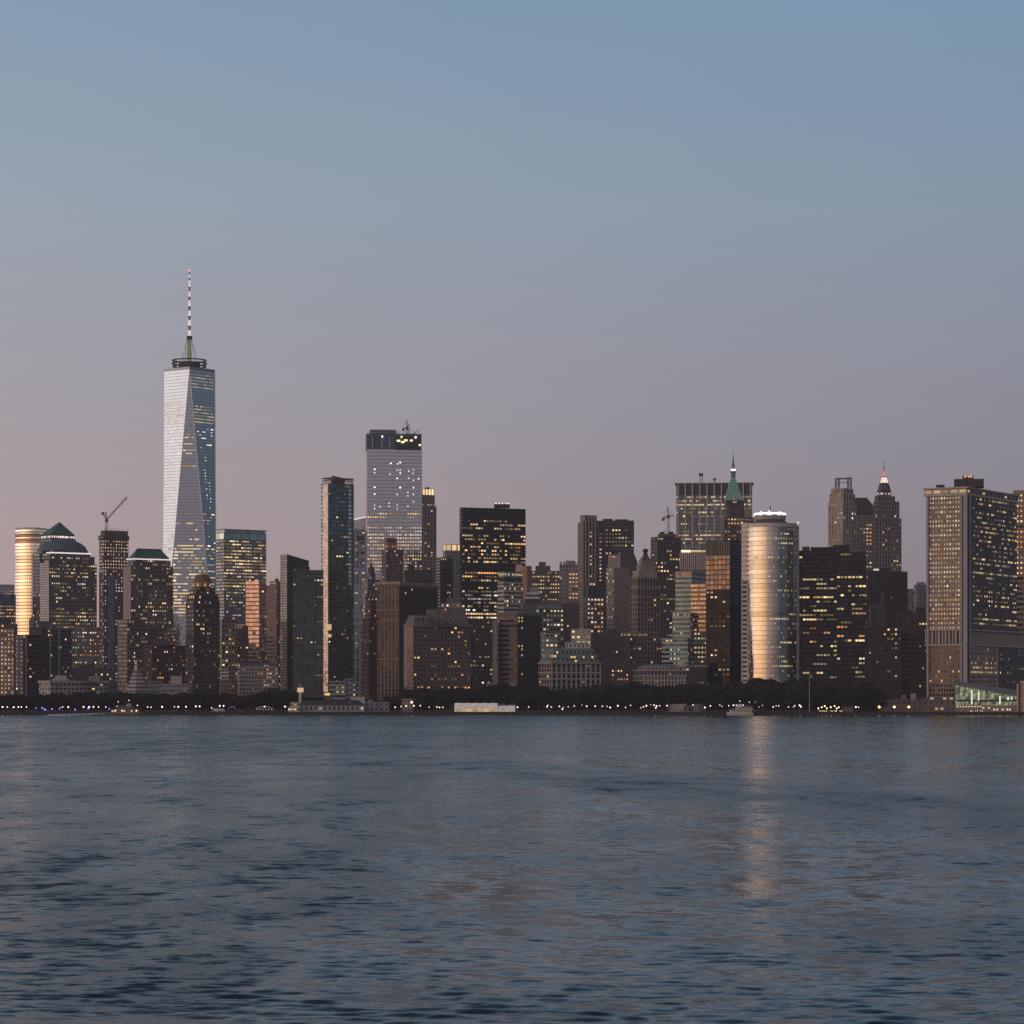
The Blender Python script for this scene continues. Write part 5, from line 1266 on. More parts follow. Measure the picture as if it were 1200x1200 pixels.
for px_, h_ in ((886.5, 2), (894, 6), (893, 4.5), (903.5, 7), (901.5, 4.5), (905.5, 4.5), (914, 4.5), (916, 5.5), (920, 2)):
    mb = MB(); x_ = X(px_, 2440); mb.tube((x_, c[1] - sqrt(max(4, R0 ** 2 - (x_ - c[0]) ** 2)), Z(602, 2440)), (x_, c[1] - sqrt(max(4, R0 ** 2 - (x_ - c[0]) ** 2)), Z(602 - h_ * .8, 2440)), .65, .5, 6); b.part(mb, 'crown_lamp', [glow((1, .92, .96), 1.5)])
mb = MB(); mb.tube((c[0], c[1], Z(603, 2462)), (c[0], c[1], Z(592.5, 2462)), .8, .5); b.part(mb, 'mast', [STEEL])
for px_ in (869.5, 935.5):
    mb = MB(); x_ = X(px_, 2455); mb.lathe(x_, 2456, [(.1, Z(613.4, 2455)), (.7, Z(612.8, 2455)), (.7, Z(612, 2455)), (.1, Z(611.6, 2455))], 8); b.part(mb, 'roof_lamp', [glow((1, .9, .9), 1.3)])
# --- black office with horizontal light bands
b = Bld('office_tower', 'broad black office block with ragged bands of yellow light, right of the curved gold tower', 'office tower', 2520, 976)
bo = facade((.026, .022, .024), (.03, .028, .032), .95, .42)
bands = tuple((y_, d_, p_) for y_, d_, p_ in ((679, .42, 'Y'), (688, .55, 'WK'), (691, .45, 'WK'), (695, .2, 'W'), (699, .4, 'Y'), (706, .3, 'Y'), (711, .15, 'Y'), (716, .3, 'Y'), (721, .3, 'YW'), (727, .35, 'Y'), (734, .2, 'O'), (744, .2, 'O'), (750, .18, 'Y'), (756, .1, 'Y'), (770, .15, 'YG'), (776, .25, 'YG'), (786, .12, 'Y'), (794, .15, 'G')))
b.tier(936.5, None, 981, 645, mat=bo, depth=30, cells=(3, 3.9), lit=LT(.01, 0, .6, 'Y', wh=.4, ww=.8, bands=bands, yb=806))
b.tier(980.5, None, 1015, 647, mat=bo, depth=30, dD=-6, cells=(3, 3.9), name='right_wing', lit=LT(.01, 0, .6, 'Y', wh=.4, ww=.8, bands=bands, yb=806))
b.tier(950, None, 977, 641, 645, plain((.035, .03, .03)), dD=8, depth=16, name='penthouse'); b.tier(976, None, 996, 638.5, 647, plain((.04, .035, .035)), dD=6, depth=16, name='penthouse')
b.tier(940, None, 949, 640.5, 645, plain((.12, .07, .05)), dD=8, depth=8, name='roof_plant')
# --- tan gothic tower with roof frame
b = Bld('office_tower', 'tan stone tower with arched top windows and an open steel frame on its roof', 'office tower', 2960, 986)
ex = facade((.68, .52, .45), (.08, .065, .062), .38, .6, rib=.06)
b.tier(970.5, 988, 1003.5, 588, mat=ex, a=38, cells=(4.0, 4.6), lit=LT(.05, .2, 0, 'K', yb=640))
b.tier(972, 988, 1002, 578, 588, ex, a=38, dD=2, name='setback', cells=(4.4, 9)); b.tier(974, 988.5, 1000, 572, 578, ex, a=38, dD=4, name='setback', cells=(4.4, 5))
p = b.last[0]; c = centre(p); mb = MB(); z0_, z1_ = b.last[2], Z(560.5, 2975)
for px_ in (979.3, 983, 993.5, 997):
    for yy in (c[1] - 6, c[1] + 4): mb.tube((X(px_, 2975), yy, z0_), (X(px_, 2975), yy, z1_ + (1.2 if px_ > 990 else 0)), .55, n=4)
for zz_ in (z1_ - .4, z1_ - 4.5):
    for yy in (c[1] - 6, c[1] + 4): mb.tube((X(979, 2975), yy, zz_), (X(997.5, 2975), yy, zz_), .5 if zz_ > z1_ - 1 else .25, n=4)
for px_, qx in ((979.3, 983), (993.5, 997)): mb.tube((X(px_, 2975), c[1] - 6, z0_), (X(qx, 2975), c[1] - 6, z1_ - .4), .3, n=4)
b.part(mb, 'roof_frame', [plain((.10, .10, .12), .6, .3)])
# --- dark sloped roof block
b = Bld('office_building', 'block with dark sloping roof and columns of lit windows', 'office building', 3040, 1017)
b.tier(1000, None, 1033, 604, mat=facade((.19, .165, .155), (.055, .055, .058), .5, .55), depth=30, cells=(3.4, 4), lit=[LT(.22, .2, .3, 'GY', bx=(1009, 1016), yt=612, yb=642), LT(.6, .2, .1, 'OW', bx=(1016, 1027), yt=610, yb=640, k=.9), LT(.12, .3, .4, 'GK', yt=645, yb=668)])
p = b.last[0]; mb = MB(); zA, zB = Z(583, 3040), Z(604, 3040)
L_, C_, R_, K_ = [Vector(v) for v in p]
t0, t1 = L_.lerp(C_, .05), L_.lerp(C_, .48); u0, u1 = K_.lerp(R_, .05), K_.lerp(R_, .48)
top4 = [(*t0, zA), (*t1, zA), (*u1, zA), (*u0, zA)]; bt4 = [(*L_, zB), (*C_, zB), (*R_, zB), (*K_, zB)]
for i in range(4): mb.face([bt4[i], bt4[(i + 1) % 4], top4[(i + 1) % 4], top4[i]], 0)
mb.face(top4, 0); b.part(mb, 'roof', [plain((.045, .043, .048), .7)])
mb = MB(); mb.prism(inset(p, -.9), Z(605.5, 3040), Z(604, 3040), mi=0, top=0, bottom=True); b.part(mb, 'cornice', [plain((.24, .2, .19))])
# --- spire tower with white lantern
b = Bld('skyscraper', 'tapering brown skyscraper with glowing white lantern and thin needle spire', 'skyscraper', 2990, 1040)
sp7 = facade((.36, .28, .25), (.06, .055, .055), .42, .6, rib=.08)
b.tier(1022, 1027, 1056.5, 607, mat=sp7, a=60, cells=(3.4, 4.2), lit=LT(.10, .3, 0, 'OYK', yb=672, bx=(1030, 1057), ww=.4))
b.tier(1023.5, 1028, 1054, 587, 607, sp7, a=60, dD=3, name='setback', cells=(3.4, 5), lit=LT(.06, .2, 0, 'K'))
b.tier(1025, 1029, 1049, 581, 587, sp7, a=60, dD=6, name='setback', cells=(3.4, 6))
b.tier(1027.5, 1031, 1044.5, 575.5, 581, sp7, a=60, dD=8, name='setback', cells=(4.2, 6), lit=LT(1, 0, 0, 'P', k=.9, ww=.5))
c = centre(b.last[0]); k3 = 3000 / F
mb = MB(); q = ngon(c[0], c[1], 8.6 * k3, 8, pi / 8); mb.frustum(q, scalep(q, .62), Z(575.5, 3003), Z(566, 3003), (3, 8), 0, 0); b.part(mb, 'roof', [facade((.15, .11, .10), (.06, .05, .05), .4, .8)])
mb = MB(); q2 = ngon(c[0], c[1], 5.2 * k3, 8, pi / 8); mb.frustum(q2, scalep(q2, .66), Z(566, 3003), Z(559.5, 3003), mi=0, top=0); b.part(mb, 'lantern', [glow((1, .88, .74), 1.05)])
mb = MB()
for i in range(8): mb.tube((*scalep(q2, 1.01)[i], Z(566, 3003)), (*scalep(q2, .67)[i], Z(559.5, 3003)), .25, n=4)
mb.prism(scalep(q2, .70), Z(559.5, 3003), Z(558.5, 3003), mi=0, top=0, bottom=True); b.part(mb, 'lantern_frame', [plain((.2, .14, .12))])
mb = MB(); mb.lathe(c[0], c[1], [(2.2, Z(558.5, 3003)), (1.4, Z(557, 3003)), (.9, Z(552, 3003))], 8); b.part(mb, 'beacon', [glow((1, .30, .22), .75)])
mb = MB(); mb.tube((c[0], c[1], Z(552, 3003)), (c[0], c[1], Z(538, 3003)), .6, .15, 6); b.part(mb, 'spire', [plain((.35, .25, .2))])
# --- dark brown mid block and neighbours
b = Bld('office_building', 'plain dark maroon block below the white lantern skyscraper', 'office building', 2660, 1039)
b.tier(1012, 1017, 1063.5, 669, mat=facade((.07, .045, .046), (.045, .036, .04), .5, .5), a=64, lit=LT(.02, .3, .3, 'OK', yb=720)); b.plant(2, 3)
b.lamp((X(1027, 2655), 2656, Z(667.5, 2655)), (1, 0, 0), (0, 0, 1), 5, 1.6, glow((1, .8, .6), .8))
b = Bld('office_building', 'small blank beige wall building standing before the plain dark maroon block', 'office building', 2590, 1027)
b.tier(1018, 1021, 1038, 710, mat=plain((.17, .135, .115)), a=60, lit=None); b.tier(1031.5, None, 1036, 694, 710, plain((.14, .12, .12)), dD=4, depth=5, name='chimney')
b.tier(1012, None, 1034, 707, mat=facade((.08, .06, .055), (.05, .045, .045), .5, .5), dD=16, depth=14, name='rear_wing', lit=LT(.4, .3, .2, 'OK', yb=709))
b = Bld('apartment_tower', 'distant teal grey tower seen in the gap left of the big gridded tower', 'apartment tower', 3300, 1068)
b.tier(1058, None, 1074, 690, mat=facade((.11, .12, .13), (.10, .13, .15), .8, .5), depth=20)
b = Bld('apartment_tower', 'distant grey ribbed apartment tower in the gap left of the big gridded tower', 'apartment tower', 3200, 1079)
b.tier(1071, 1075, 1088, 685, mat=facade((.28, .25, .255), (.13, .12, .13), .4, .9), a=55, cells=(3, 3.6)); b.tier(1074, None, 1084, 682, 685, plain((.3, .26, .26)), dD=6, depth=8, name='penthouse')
b = Bld('office_building', 'black office block with columns of small yellow windows, left of the big gridded tower', 'office building', 2470, 1036)
b.tier(1013, None, 1056.5, 735, mat=facade((.035, .028, .03), (.035, .03, .034), .5, .5), depth=26, cells=(3.2, 3.9), lit=[LT(.30, .4, .2, 'YW', bx=(1036, 1052), yb=775), LT(.06, .3, .2, 'YO', yb=800)])
b = Bld('office_building', 'dark brick block with few amber lights, hard against the big gridded tower', 'office building', 2500, 1072)
b.tier(1050, None, 1090, 718, mat=facade((.06, .043, .042), (.04, .034, .036), .4, .5), depth=24, lit=LT(.05, .4, .3, 'OW', bx=(1074, 1088), yb=806)); b.plant(3, 5, mat=plain((.05, .04, .04)))
# --- big gridded tower
b = Bld('office_tower', 'massive pale framed office tower with gridded lit front, tallest at the right edge', 'office tower', 2370, 1140)
gr = facade((.30, .23, .19), (.05, .043, .04), .66, .60, jit=.4)
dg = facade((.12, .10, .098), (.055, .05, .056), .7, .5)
fr = plain((.42, .37, .34), .7)
P_ = fp(1085.5, 1132, 1191, 2370, 22)
P2_ = fp(1085.5, 1132, 1216, 2370, 22)
A_, C_, R_, K_ = [Vector(q) for q in P_]
k_ = 2370 / F
b.tier(0, 0, 0, 580, 738, poly=P_, mat=gr, cells=(2.55, 3.75), lit=[LT(.72, .15, 0, 'WKW', side=0, bx=(1087, 1127), ww=.40, wh=.34, k=.62), LT(.12, .5, 0, 'KW', side=0, bx=(1087, 1127), ww=.42, wh=.42, k=1.1, bands=((587, .5, 'K', 1.1), (601, .5, 'W', 1.1), (612, .7, 'W', 1.1), (617, .8, 'K', 1.1), (646, .6, 'K', 1.1), (670, .9, 'K', 1.2)))])
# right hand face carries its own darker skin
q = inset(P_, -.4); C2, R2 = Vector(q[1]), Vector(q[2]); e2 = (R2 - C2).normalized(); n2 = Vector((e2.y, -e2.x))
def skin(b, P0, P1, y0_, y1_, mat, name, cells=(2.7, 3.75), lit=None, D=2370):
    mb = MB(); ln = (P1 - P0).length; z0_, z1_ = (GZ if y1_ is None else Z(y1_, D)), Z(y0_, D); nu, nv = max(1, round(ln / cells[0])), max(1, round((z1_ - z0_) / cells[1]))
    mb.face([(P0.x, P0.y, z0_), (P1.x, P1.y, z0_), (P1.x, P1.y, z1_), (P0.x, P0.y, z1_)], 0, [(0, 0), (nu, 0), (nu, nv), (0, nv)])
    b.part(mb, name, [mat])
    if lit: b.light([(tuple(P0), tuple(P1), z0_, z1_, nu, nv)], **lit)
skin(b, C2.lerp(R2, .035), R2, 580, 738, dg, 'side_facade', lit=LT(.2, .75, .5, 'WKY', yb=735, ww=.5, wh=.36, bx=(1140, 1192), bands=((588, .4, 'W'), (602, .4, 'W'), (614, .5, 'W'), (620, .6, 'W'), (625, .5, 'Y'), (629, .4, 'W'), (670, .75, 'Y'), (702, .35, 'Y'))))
mb = MB(); mb.prism(inset(P_, -1.6), Z(580.5, 2370), Z(578.6, 2370), mi=0, top=0, bottom=True); b.part(mb, 'cornice', [fr])
b.tier(0, 0, 0, 572, 578.6, facade((.40, .33, .28), (.06, .05, .05), .7, .7), poly=inset(P_, -1.2), name='attic', cells=(8, 7), lit=[LT(.8, 0, .3, 'W', side=0, ww=.7, wh=.55, k=.6), LT(.35, 0, .2, 'WY', side=1, wh=.4, k=.6)])
mb = MB(); mb.prism(inset(P_, -2.2), Z(572, 2370), Z(570.3, 2370), mi=0, top=1, bottom=True); b.part(mb, 'cornice', [fr, DARKROOF])
c = centre(P_)
b.tier(1118, None, 1153, 561, 570.3, facade((.06, .047, .042), (.05, .04, .04), .5, .9), dD=26, depth=20, name='penthouse'); b.tier(1128, None, 1141, 557.5, 561, plain((.12, .08, .06)), dD=30, depth=10, name='penthouse')
b.tier(1097, None, 1107, 568, 570.3, plain((.06, .05, .045)), dD=24, depth=8, name='roof_plant')
for px_ in (1131, 1135, 1138): b.lamp((X(px_, 2399), 2398, Z(558.6, 2399)), (1, 0, 0), (0, 0, 1), 1.6, 1.3, glow((1, .42, .22), 1.1))
b.tier(0, 0, 0, 738, 755.5, facade((.07, .06, .06), (.05, .045, .045), .6, .9), poly=inset(P2_, 1.2), name='colonnade_band', cells=(5, 12))
q = inset(P2_, -.3); A2, C2b, R2b = [Vector(v) for v in q[:3]]
mb = MB()
for (u0_, u1_, n_) in ((A2, C2b, 12), (C2b, R2b, 34)):
    e_ = (u1_ - u0_).normalized(); nn_ = Vector((e_.y, -e_.x))
    for k in range(n_ + 1):
        s_ = u0_.lerp(u1_, k / n_); w_ = .42
        mb.prism([tuple(s_ - e_ * w_), tuple(s_ + e_ * w_), tuple(s_ + e_ * w_ - nn_ * 1.4), tuple(s_ - e_ * w_ - nn_ * 1.4)], Z(755.5, 2370), Z(738, 2370), mi=0, top=0)
b.part(mb, 'column', [fr])
for yy in (738.6, 756.4):
    mb = MB(); mb.prism(inset(P2_, -1.0), Z(yy, 2370), Z(yy - 1.6, 2370), mi=0, top=0, bottom=True); b.part(mb, 'string_course', [fr])
b.tier(0, 0, 0, 756.4, None, facade((.24, .165, .135), (.04, .034, .033), .6, .58, jit=.3), poly=P2_, name='base', cells=(2.55, 3.75), lit=[LT(.04, .4, 0, 'KO', side=0, yb=812, bands=((784.5, .5, 'W', .9), (769, .1, 'W')), ww=.4, wh=.4)])
C2c = Vector(inset(P2_, -.4)[1]); R2c = Vector(inset(P2_, -.4)[2])
kx_ = (1168 - 600) / F; dv_ = R2c - C2c; xm = (kx_ * C2c.y - C2c.x) / (dv_.x - kx_ * dv_.y)
skin(b, C2c.lerp(R2c, .06), C2c.lerp(R2c, xm), 757.5, None, facade((.42, .28, .22), (.11, .085, .08), .6, .58, jit=.3), 'base_front', lit=LT(.03, .3, 0, 'W', yb=805, ww=.4, wh=.4, bands=((772, .25, 'W'), (776.5, .4, 'W'), (781, .75, 'W', .9), (786, .75, 'W', .9))))
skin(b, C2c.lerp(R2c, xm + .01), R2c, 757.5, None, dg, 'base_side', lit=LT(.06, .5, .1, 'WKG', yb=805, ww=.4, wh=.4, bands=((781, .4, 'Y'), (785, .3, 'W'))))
def pillar(px0, px1, y0_, y1_, dD, mat, name):
    b.tier(px0, None, px1, y0_, y1_, mat, dD=dD, depth=3, name=name)
e1 = (C_ - A_).normalized(); 
def on_face(px, face):    # depth of the facade at that column
    P0, P1 = (A_, C_) if face == 0 else (C_, R_)
    k = (px - 600) / F; d = P1 - P0
    return P0.y + d.y * ((k * P0.y - P0.x) / (d.x - k * d.y))
for px0, px1, fc, m_ in ((1086.2, 1088, 0, fr), (1125.5, 1127.3, 0, fr), (1128.6, 1133.6, 0, plain((.36, .35, .36), .6)), (1136.2, 1138, 1, fr)):
    dd_ = min(on_face(px0, fc), on_face(px1, fc)) - 2370 - 1.9
    b.tier(px0, None, px1, 580.4, None, m_, dD=dd_, depth=2.6, name='pillar')
b.tier(1127.3, None, 1128.6, 580.4, None, plain((.03, .026, .028)), dD=on_face(1128, 0) - 2370 - 1.0, depth=1.6, name='recess')
b.tier(1133.6, None, 1136.2, 580.4, None, plain((.04, .035, .037)), dD=on_face(1133, 1) - 2370 - 2.2, depth=2.0, name='recess')
dd_ = on_face(1168, 1) - 2370 - 1.4; b.tier(1168, None, 1169.4, 757, None, fr, dD=dd_, depth=1.8, name='pillar')
# --- right edge tan block
b = Bld('office_tower', 'tan banded office tower with bright lit floors, cut by the right edge', 'office tower', 2600, 1200)
b.tier(1186.5, None, 1236, 577, mat=facade((.30, .215, .165), (.06, .05, .05), .96, .5), depth=22, cells=(3.2, 4.6), lit=LT(.55, .7, .6, 'OWK', yb=675, k=.8, bands=((591, .95, 'W', .9), (595, .9, 'W', .8), (599, .8, 'O', .8), (603, .7, 'O', .7))))
b.tier(1187.5, None, 1240, 574, 577, plain((.25, .2, .17)), depth=18, name='parapet', dD=2)
# ================================================================== waterfront
def spot(px, D): return (X(px, D), D)
# --- pier house with clock tower
PD = 2278
b = Bld('pier_house', 'long low pier house with dark roof and white clock tower at its left end', 'pier house', PD, 400)
pw = facade((.27, .27, .27), (.06, .07, .075), .45, .6)
b.tier(351, None, 427, 826, mat=pw, depth=16, cells=(3.6, 4), lit=LT(.10, .3, 0, 'KC', yb=836, k=.5))
p = b.last[0]; L_, C_, R_, K_ = [Vector(v) for v in p]
m0, m1 = L_.lerp(K_, .5), C_.lerp(R_, .5); zr = Z(820.5, PD); ze = Z(826, PD)
mb = MB(); iL, iR = m0.lerp(m1, .06), m0.lerp(m1, .90)
q = inset(p, -.8); e = [(*v, ze) for v in q]
mb.face([e[0], e[1], (*iR, zr), (*iL, zr)]); mb.face([e[1], e[2], (*iR, zr)]); mb.face([e[2], e[3], (*iL, zr), (*iR, zr)]); mb.face([e[3], e[0], (*iL, zr)])
b.part(mb, 'roof', [plain((.05, .042, .045), .85)])
for px_ in (364, 377, 394, 410): 
    b.tier(px_ - 1.5, px_, px_ + 1.5, 822.8, 825.4, plain((.22, .22, .22)), dD=1, a=40, name='dormer')
b.tier(340, None, 352, 823, mat=facade((.52, .44, .37), (.12, .09, .07), .4, .6), depth=14, dD=-1.5, name='head_house', cells=(2.4, 4.4), lit=LT(.5, 0, 0, 'W', k=.6, yb=836))
b.tier(337.5, None, 351, 828.5, mat=facade((.52, .42, .34), (.10, .08, .07), .45, .6), depth=5, dD=-6.8, name='porch', cells=(2.4, 4), lit=LT(.6, 0, 0, 'WK', k=.9, yb=836))
b.tier(350.3, 352, 353.8, 811, mat=plain((.50, .43, .37)), a=45, dD=2, name='clock_tower')
cx_, cy_ = centre(b.last[0])
mb = MB(); mb.lathe(cx_, cy_, [(1.7, Z(811.2, PD)), (2.5, Z(811, PD)), (2.4, Z(806.5, PD)), (2.6, Z(806, PD))], 12); b.part(mb, 'belfry', [glow((1, .72, .42), .78)])
mb = MB(); mb.lathe(cx_, cy_, [(2.7, Z(806, PD)), (1.5, Z(804.5, PD)), (.7, Z(802, PD)), (.1, Z(799, PD))], 12); b.part(mb, 'tower_roof', [plain((.16, .17, .15))])
mb = MB()
for k in range(8): mb.tube((cx_ + 2.6 * cos(k * pi / 4), cy_ + 2.6 * sin(k * pi / 4), Z(811.2, PD)), (cx_ + 2.6 * cos(k * pi / 4), cy_ + 2.6 * sin(k * pi / 4), Z(806, PD)), .22, n=5)
b.part(mb, 'belfry_column', [plain((.3, .25, .2))])
# low sheds to its right
b = Bld('shed', 'low grey quayside shed with flat roof, right of the long pier house', 'shed', 2290, 440)
b.tier(427, None, 456, 822.5, mat=facade((.21, .21, .215), (.07, .07, .08), .5, .5), depth=12, cells=(4, 4)); b.tier(431, None, 437, 820, 822.5, plain((.2, .2, .2)), dD=3, depth=5, name='roof_plant')
b = Bld('shed', 'white flat roofed canopy hall behind the long pier house', 'shed', 2320, 420)
b.tier(411, None, 427.5, 816.5, mat=plain((.42, .37, .34)), depth=14)
b = Bld('parking_structure', 'low pale open deck parking block with lit floor edges, above the long pier house', 'parking structure', 2350, 400)
b.tier(386, None, 405, 798, mat=facade((.28, .28, .28), (.05, .06, .06), .98, .45), depth=16, cells=(4, 3.4), lit=LT(.55, .2, .6, 'Y', bx=(392, 405), yb=815, k=.4)); b.tier(404, None, 414, 795, mat=facade((.22, .22, .225), (.06, .06, .065)), dD=2, depth=14, name='stair_tower')
b.tier(405, None, 421, 800, mat=facade((.14, .14, .145), (.05, .055, .06)), dD=4, depth=12, name='rear_wing', lit=LT(.4, .2, 0, 'CK', k=.6, yb=815))
b = Bld('kiosk', 'tiny kiosk with bright yellow lit sign board, left of the open deck parking block', 'kiosk', 2330, 384)
b.tier(380, None, 388, 811, mat=plain((.1, .09, .085)), depth=5); b.lamp((X(383.5, 2329), 2329.4, Z(813.5, 2329)), (1, 0, 0), (0, 0, 1), 4.2, 1.8, glow((1, .72, .25), .9))
b = Bld('kiosk', 'small pink lit park kiosk near the street lamps, left of the white tent', 'kiosk', 2300, 478)
b.tier(471, None, 484, 819, mat=facade((.30, .22, .2), (.1, .08, .08), .5, .5), depth=6); b.lamp((X(482.5, 2299), 2299.4, Z(823, 2299)), (1, 0, 0), (0, 0, 1), 1.8, 1.8, glow((1, .8, .75), 1.2))
# --- white tent
b = Bld('marquee_tent', 'long white marquee tent on the quay, glowing faintly from inside', 'tent', 2272, 567)
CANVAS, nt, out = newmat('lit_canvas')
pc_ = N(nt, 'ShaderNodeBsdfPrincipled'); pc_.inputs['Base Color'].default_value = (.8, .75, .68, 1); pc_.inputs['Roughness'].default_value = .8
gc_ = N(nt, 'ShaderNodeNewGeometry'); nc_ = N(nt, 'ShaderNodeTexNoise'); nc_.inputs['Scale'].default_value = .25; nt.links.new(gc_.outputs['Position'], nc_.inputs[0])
pc_.inputs['Emission Color'].default_value = (1, .84, .64, 1); nt.links.new(mth(nt, 'MULTIPLY_ADD', nc_.outputs[0], .26, .0), pc_.inputs['Emission Strength'])  # inside light put into the canvas as its own emission
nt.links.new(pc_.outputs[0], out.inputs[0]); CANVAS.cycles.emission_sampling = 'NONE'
def tent(x0, x1, ye, yr, dD):
    D = 2272 + dD; p = fp(x0, None, x1, D, depth=14); L_, C_, R_, K_ = [Vector(v) for v in p]
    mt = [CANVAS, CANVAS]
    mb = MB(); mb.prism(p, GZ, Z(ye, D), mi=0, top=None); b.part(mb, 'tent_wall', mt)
    n = max(2, int((x1 - x0) / 9)); mb = MB()
    for k in range(n):
        a0, a1 = L_.lerp(C_, k / n), L_.lerp(C_, (k + 1) / n); b0, b1 = K_.lerp(R_, k / n), K_.lerp(R_, (k + 1) / n); am, bm = a0.lerp(a1, .5), b0.lerp(b1, .5)
        zr_, ze_ = Z(yr, D), Z(ye, D); r0, r1, rm = a0.lerp(b0, .5), a1.lerp(b1, .5), am.lerp(bm, .5)
        o_ = Vector((0, -.5))
        mb.face([(*(a0 + o_), ze_), (*(am + o_), ze_ - .2), (*rm, zr_), (*r0, zr_ - .35)]); mb.face([(*(am + o_), ze_ - .2), (*(a1 + o_), ze_), (*r1, zr_ - .35), (*rm, zr_)])
        mb.face([(*r0, zr_ - .35), (*rm, zr_), (*bm, ze_ - .2), (*b0, ze_)]); mb.face([(*rm, zr_), (*r1, zr_ - .35), (*b1, ze_), (*bm, ze_ - .2)])
    mb.face([(*L_, ze_), (*L_.lerp(K_, .5), zr_ - .35), (*K_, ze_)]); mb.face([(*C_, ze_), (*R_, ze_), (*C_.lerp(R_, .5), zr_ - .35)])
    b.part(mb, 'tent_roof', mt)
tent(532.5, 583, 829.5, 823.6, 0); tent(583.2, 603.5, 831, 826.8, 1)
for k in range(7): b.lamp((X(537 + 6.6 * k, 2271), 2271.5, Z(832.6, 2271)), (1, 0, 0), (0, 0, 1), 3.4, 2.2, glow((1, .72, .35), .35 + .12 * (k % 3)))
# --- round stone fort
b = Bld('stone_fort', 'low round pale stone fort wall among the park trees', 'fort', 2300, 806)
k_ = 2300 / F
mb = MB(); n = 36; r_ = 23 * k_; cx_, cy_ = X(806, 2300), 2300 + r_
for k in range(n):
    a0, a1 = pi + pi * k / n, pi + pi * (k + 1) / n
    if 17 <= k <= 20: continue
    for rr_ in (r_,):
        mb.face([(cx_ + rr_ * cos(a0), cy_ + rr_ * sin(a0), GZ), (cx_ + rr_ * cos(a1), cy_ + rr_ * sin(a1), GZ), (cx_ + rr_ * cos(a1), cy_ + rr_ * sin(a1), Z(825, 2300)), (cx_ + rr_ * cos(a0), cy_ + rr_ * sin(a0), Z(825, 2300))], 0)
        mb.face([(cx_ + rr_ * cos(a0), cy_ + rr_ * sin(a0), Z(825, 2300)), (cx_ + rr_ * cos(a1), cy_ + rr_ * sin(a1), Z(825, 2300)), (cx_ + (rr_ - 3) * cos(a1), cy_ + (rr_ - 3) * sin(a1), Z(825, 2300)), (cx_ + (rr_ - 3) * cos(a0), cy_ + (rr_ - 3) * sin(a0), Z(825, 2300))], 0)
b.part(mb, 'wall', [plain((.30, .26, .225), .9, var=.5)])
b.tier(801.5, None, 810.5, 827, mat=facade((.2, .16, .14), (.03, .03, .03), .5, .8), depth=5, dD=-2, name='gate', cells=(4, 6))
# --- grand beaux arts custom house
b = Bld('custom_house', 'ornate beige stone custom house with colonnade and carved attic, above the park trees', 'civic building', 2460, 773)
cu = facade((.44, .36, .31), (.13, .10, .09), .42, .66, rib=.06)
p = b.tier(743.5, 754, 803.5, 786, mat=cu, a=64, cells=(3.4, 5.4), lit=LT(.06, .2, .1, 'Y', yb=800))
for yy, o_ in ((786.3, 1.2), (792.5, .8), (798, .8)):
    mb = MB(); mb.prism(inset(p, -o_), Z(yy, 2460), Z(yy - 1.4, 2460), mi=0, top=0, bottom=True); b.part(mb, 'cornice', [plain((.46, .38, .33))])
b.tier(0, 0, 0, 781, 786, facade((.40, .33, .29), (.14, .11, .1), .4, .6), poly=inset(p, 2), name='attic', cells=(3.4, 4))
C_, R_ = Vector(p[1]), Vector(p[2])
for k in range(13):
    q_ = C_.lerp(R_, (k + .3) / 13); mb = MB(); e_ = (R_ - C_).normalized(); q_ = q_ + Vector((e_.y, -e_.x)) * .9; mb.lathe(q_.x, q_.y, [(.62, Z(806, 2460)), (.55, Z(793.5, 2460)), (.8, Z(793, 2460))], 8); b.part(mb, 'column', [plain((.48, .40, .35))])
mb = MB(); q_ = inset(p, 4); mb.frustum(q_, inset(p, 8), Z(781, 2460), Z(778.5, 2460), mi=0, top=0); b.part(mb, 'roof', [plain((.13, .20, .17))])
b.tier(796, None, 801.5, 775.5, 781, plain((.5, .38, .34)), dD=20, depth=6, name='penthouse')
b = Bld('office_building', 'dark low building with green copper roof trim, right of the beige custom house', 'office building', 2500, 816)
b.tier(804, None, 829, 782, mat=facade((.06, .055, .055), (.04, .04, .045)), depth=22, lit=LT(.05, .2, .1, 'Y', yb=800)); mb = MB(); mb.prism(inset(b.last[0], -.6), Z(782, 2500), Z(780, 2500), mi=0, top=0, bottom=True); b.part(mb, 'cornice', [plain((.09, .19, .17))])
# --- right hand quay: long ferry sheds
b = Bld('ferry_shed', 'long low dim ferry shed on the quay, left of the glass fronted ferry hall', 'shed', 2300, 1070)
b.tier(1030, None, 1120, 820, mat=facade((.16, .125, .115), (.07, .06, .06), .5, .45), depth=20, cells=(4.4, 4), lit=LT(.08, .3, .2, 'OWY', bx=(1080, 1120), yb=834, k=.5))
b.tier(1067, None, 1074, 812.5, 820, plain((.26, .24, .24)), dD=6, depth=8, name='roof_plant'); b.tier(1056, None, 1062, 814, 820, plain((.14, .12, .12)), dD=5, depth=8, name='roof_plant'); b.tier(1074, None, 1118, 817, 820, plain((.12, .11, .115)), dD=8, depth=10, name='clerestory', lit=LT(.4, .2, 0, 'W', k=.6))
for px_ in (1092, 1107, 1115): b.lamp((X(px_, 2299), 2299.4, Z(818.5, 2299)), (1, 0, 0), (0, 0, 1), 2.6, 1.2, glow((1, .8, .6), .55))
b = Bld('shed', 'small brown shed beside the bright parked cars, right of the tall flagpole', 'shed', 2296, 994)
b.tier(987, None, 1000, 820, mat=plain((.17, .135, .125)), depth=8)
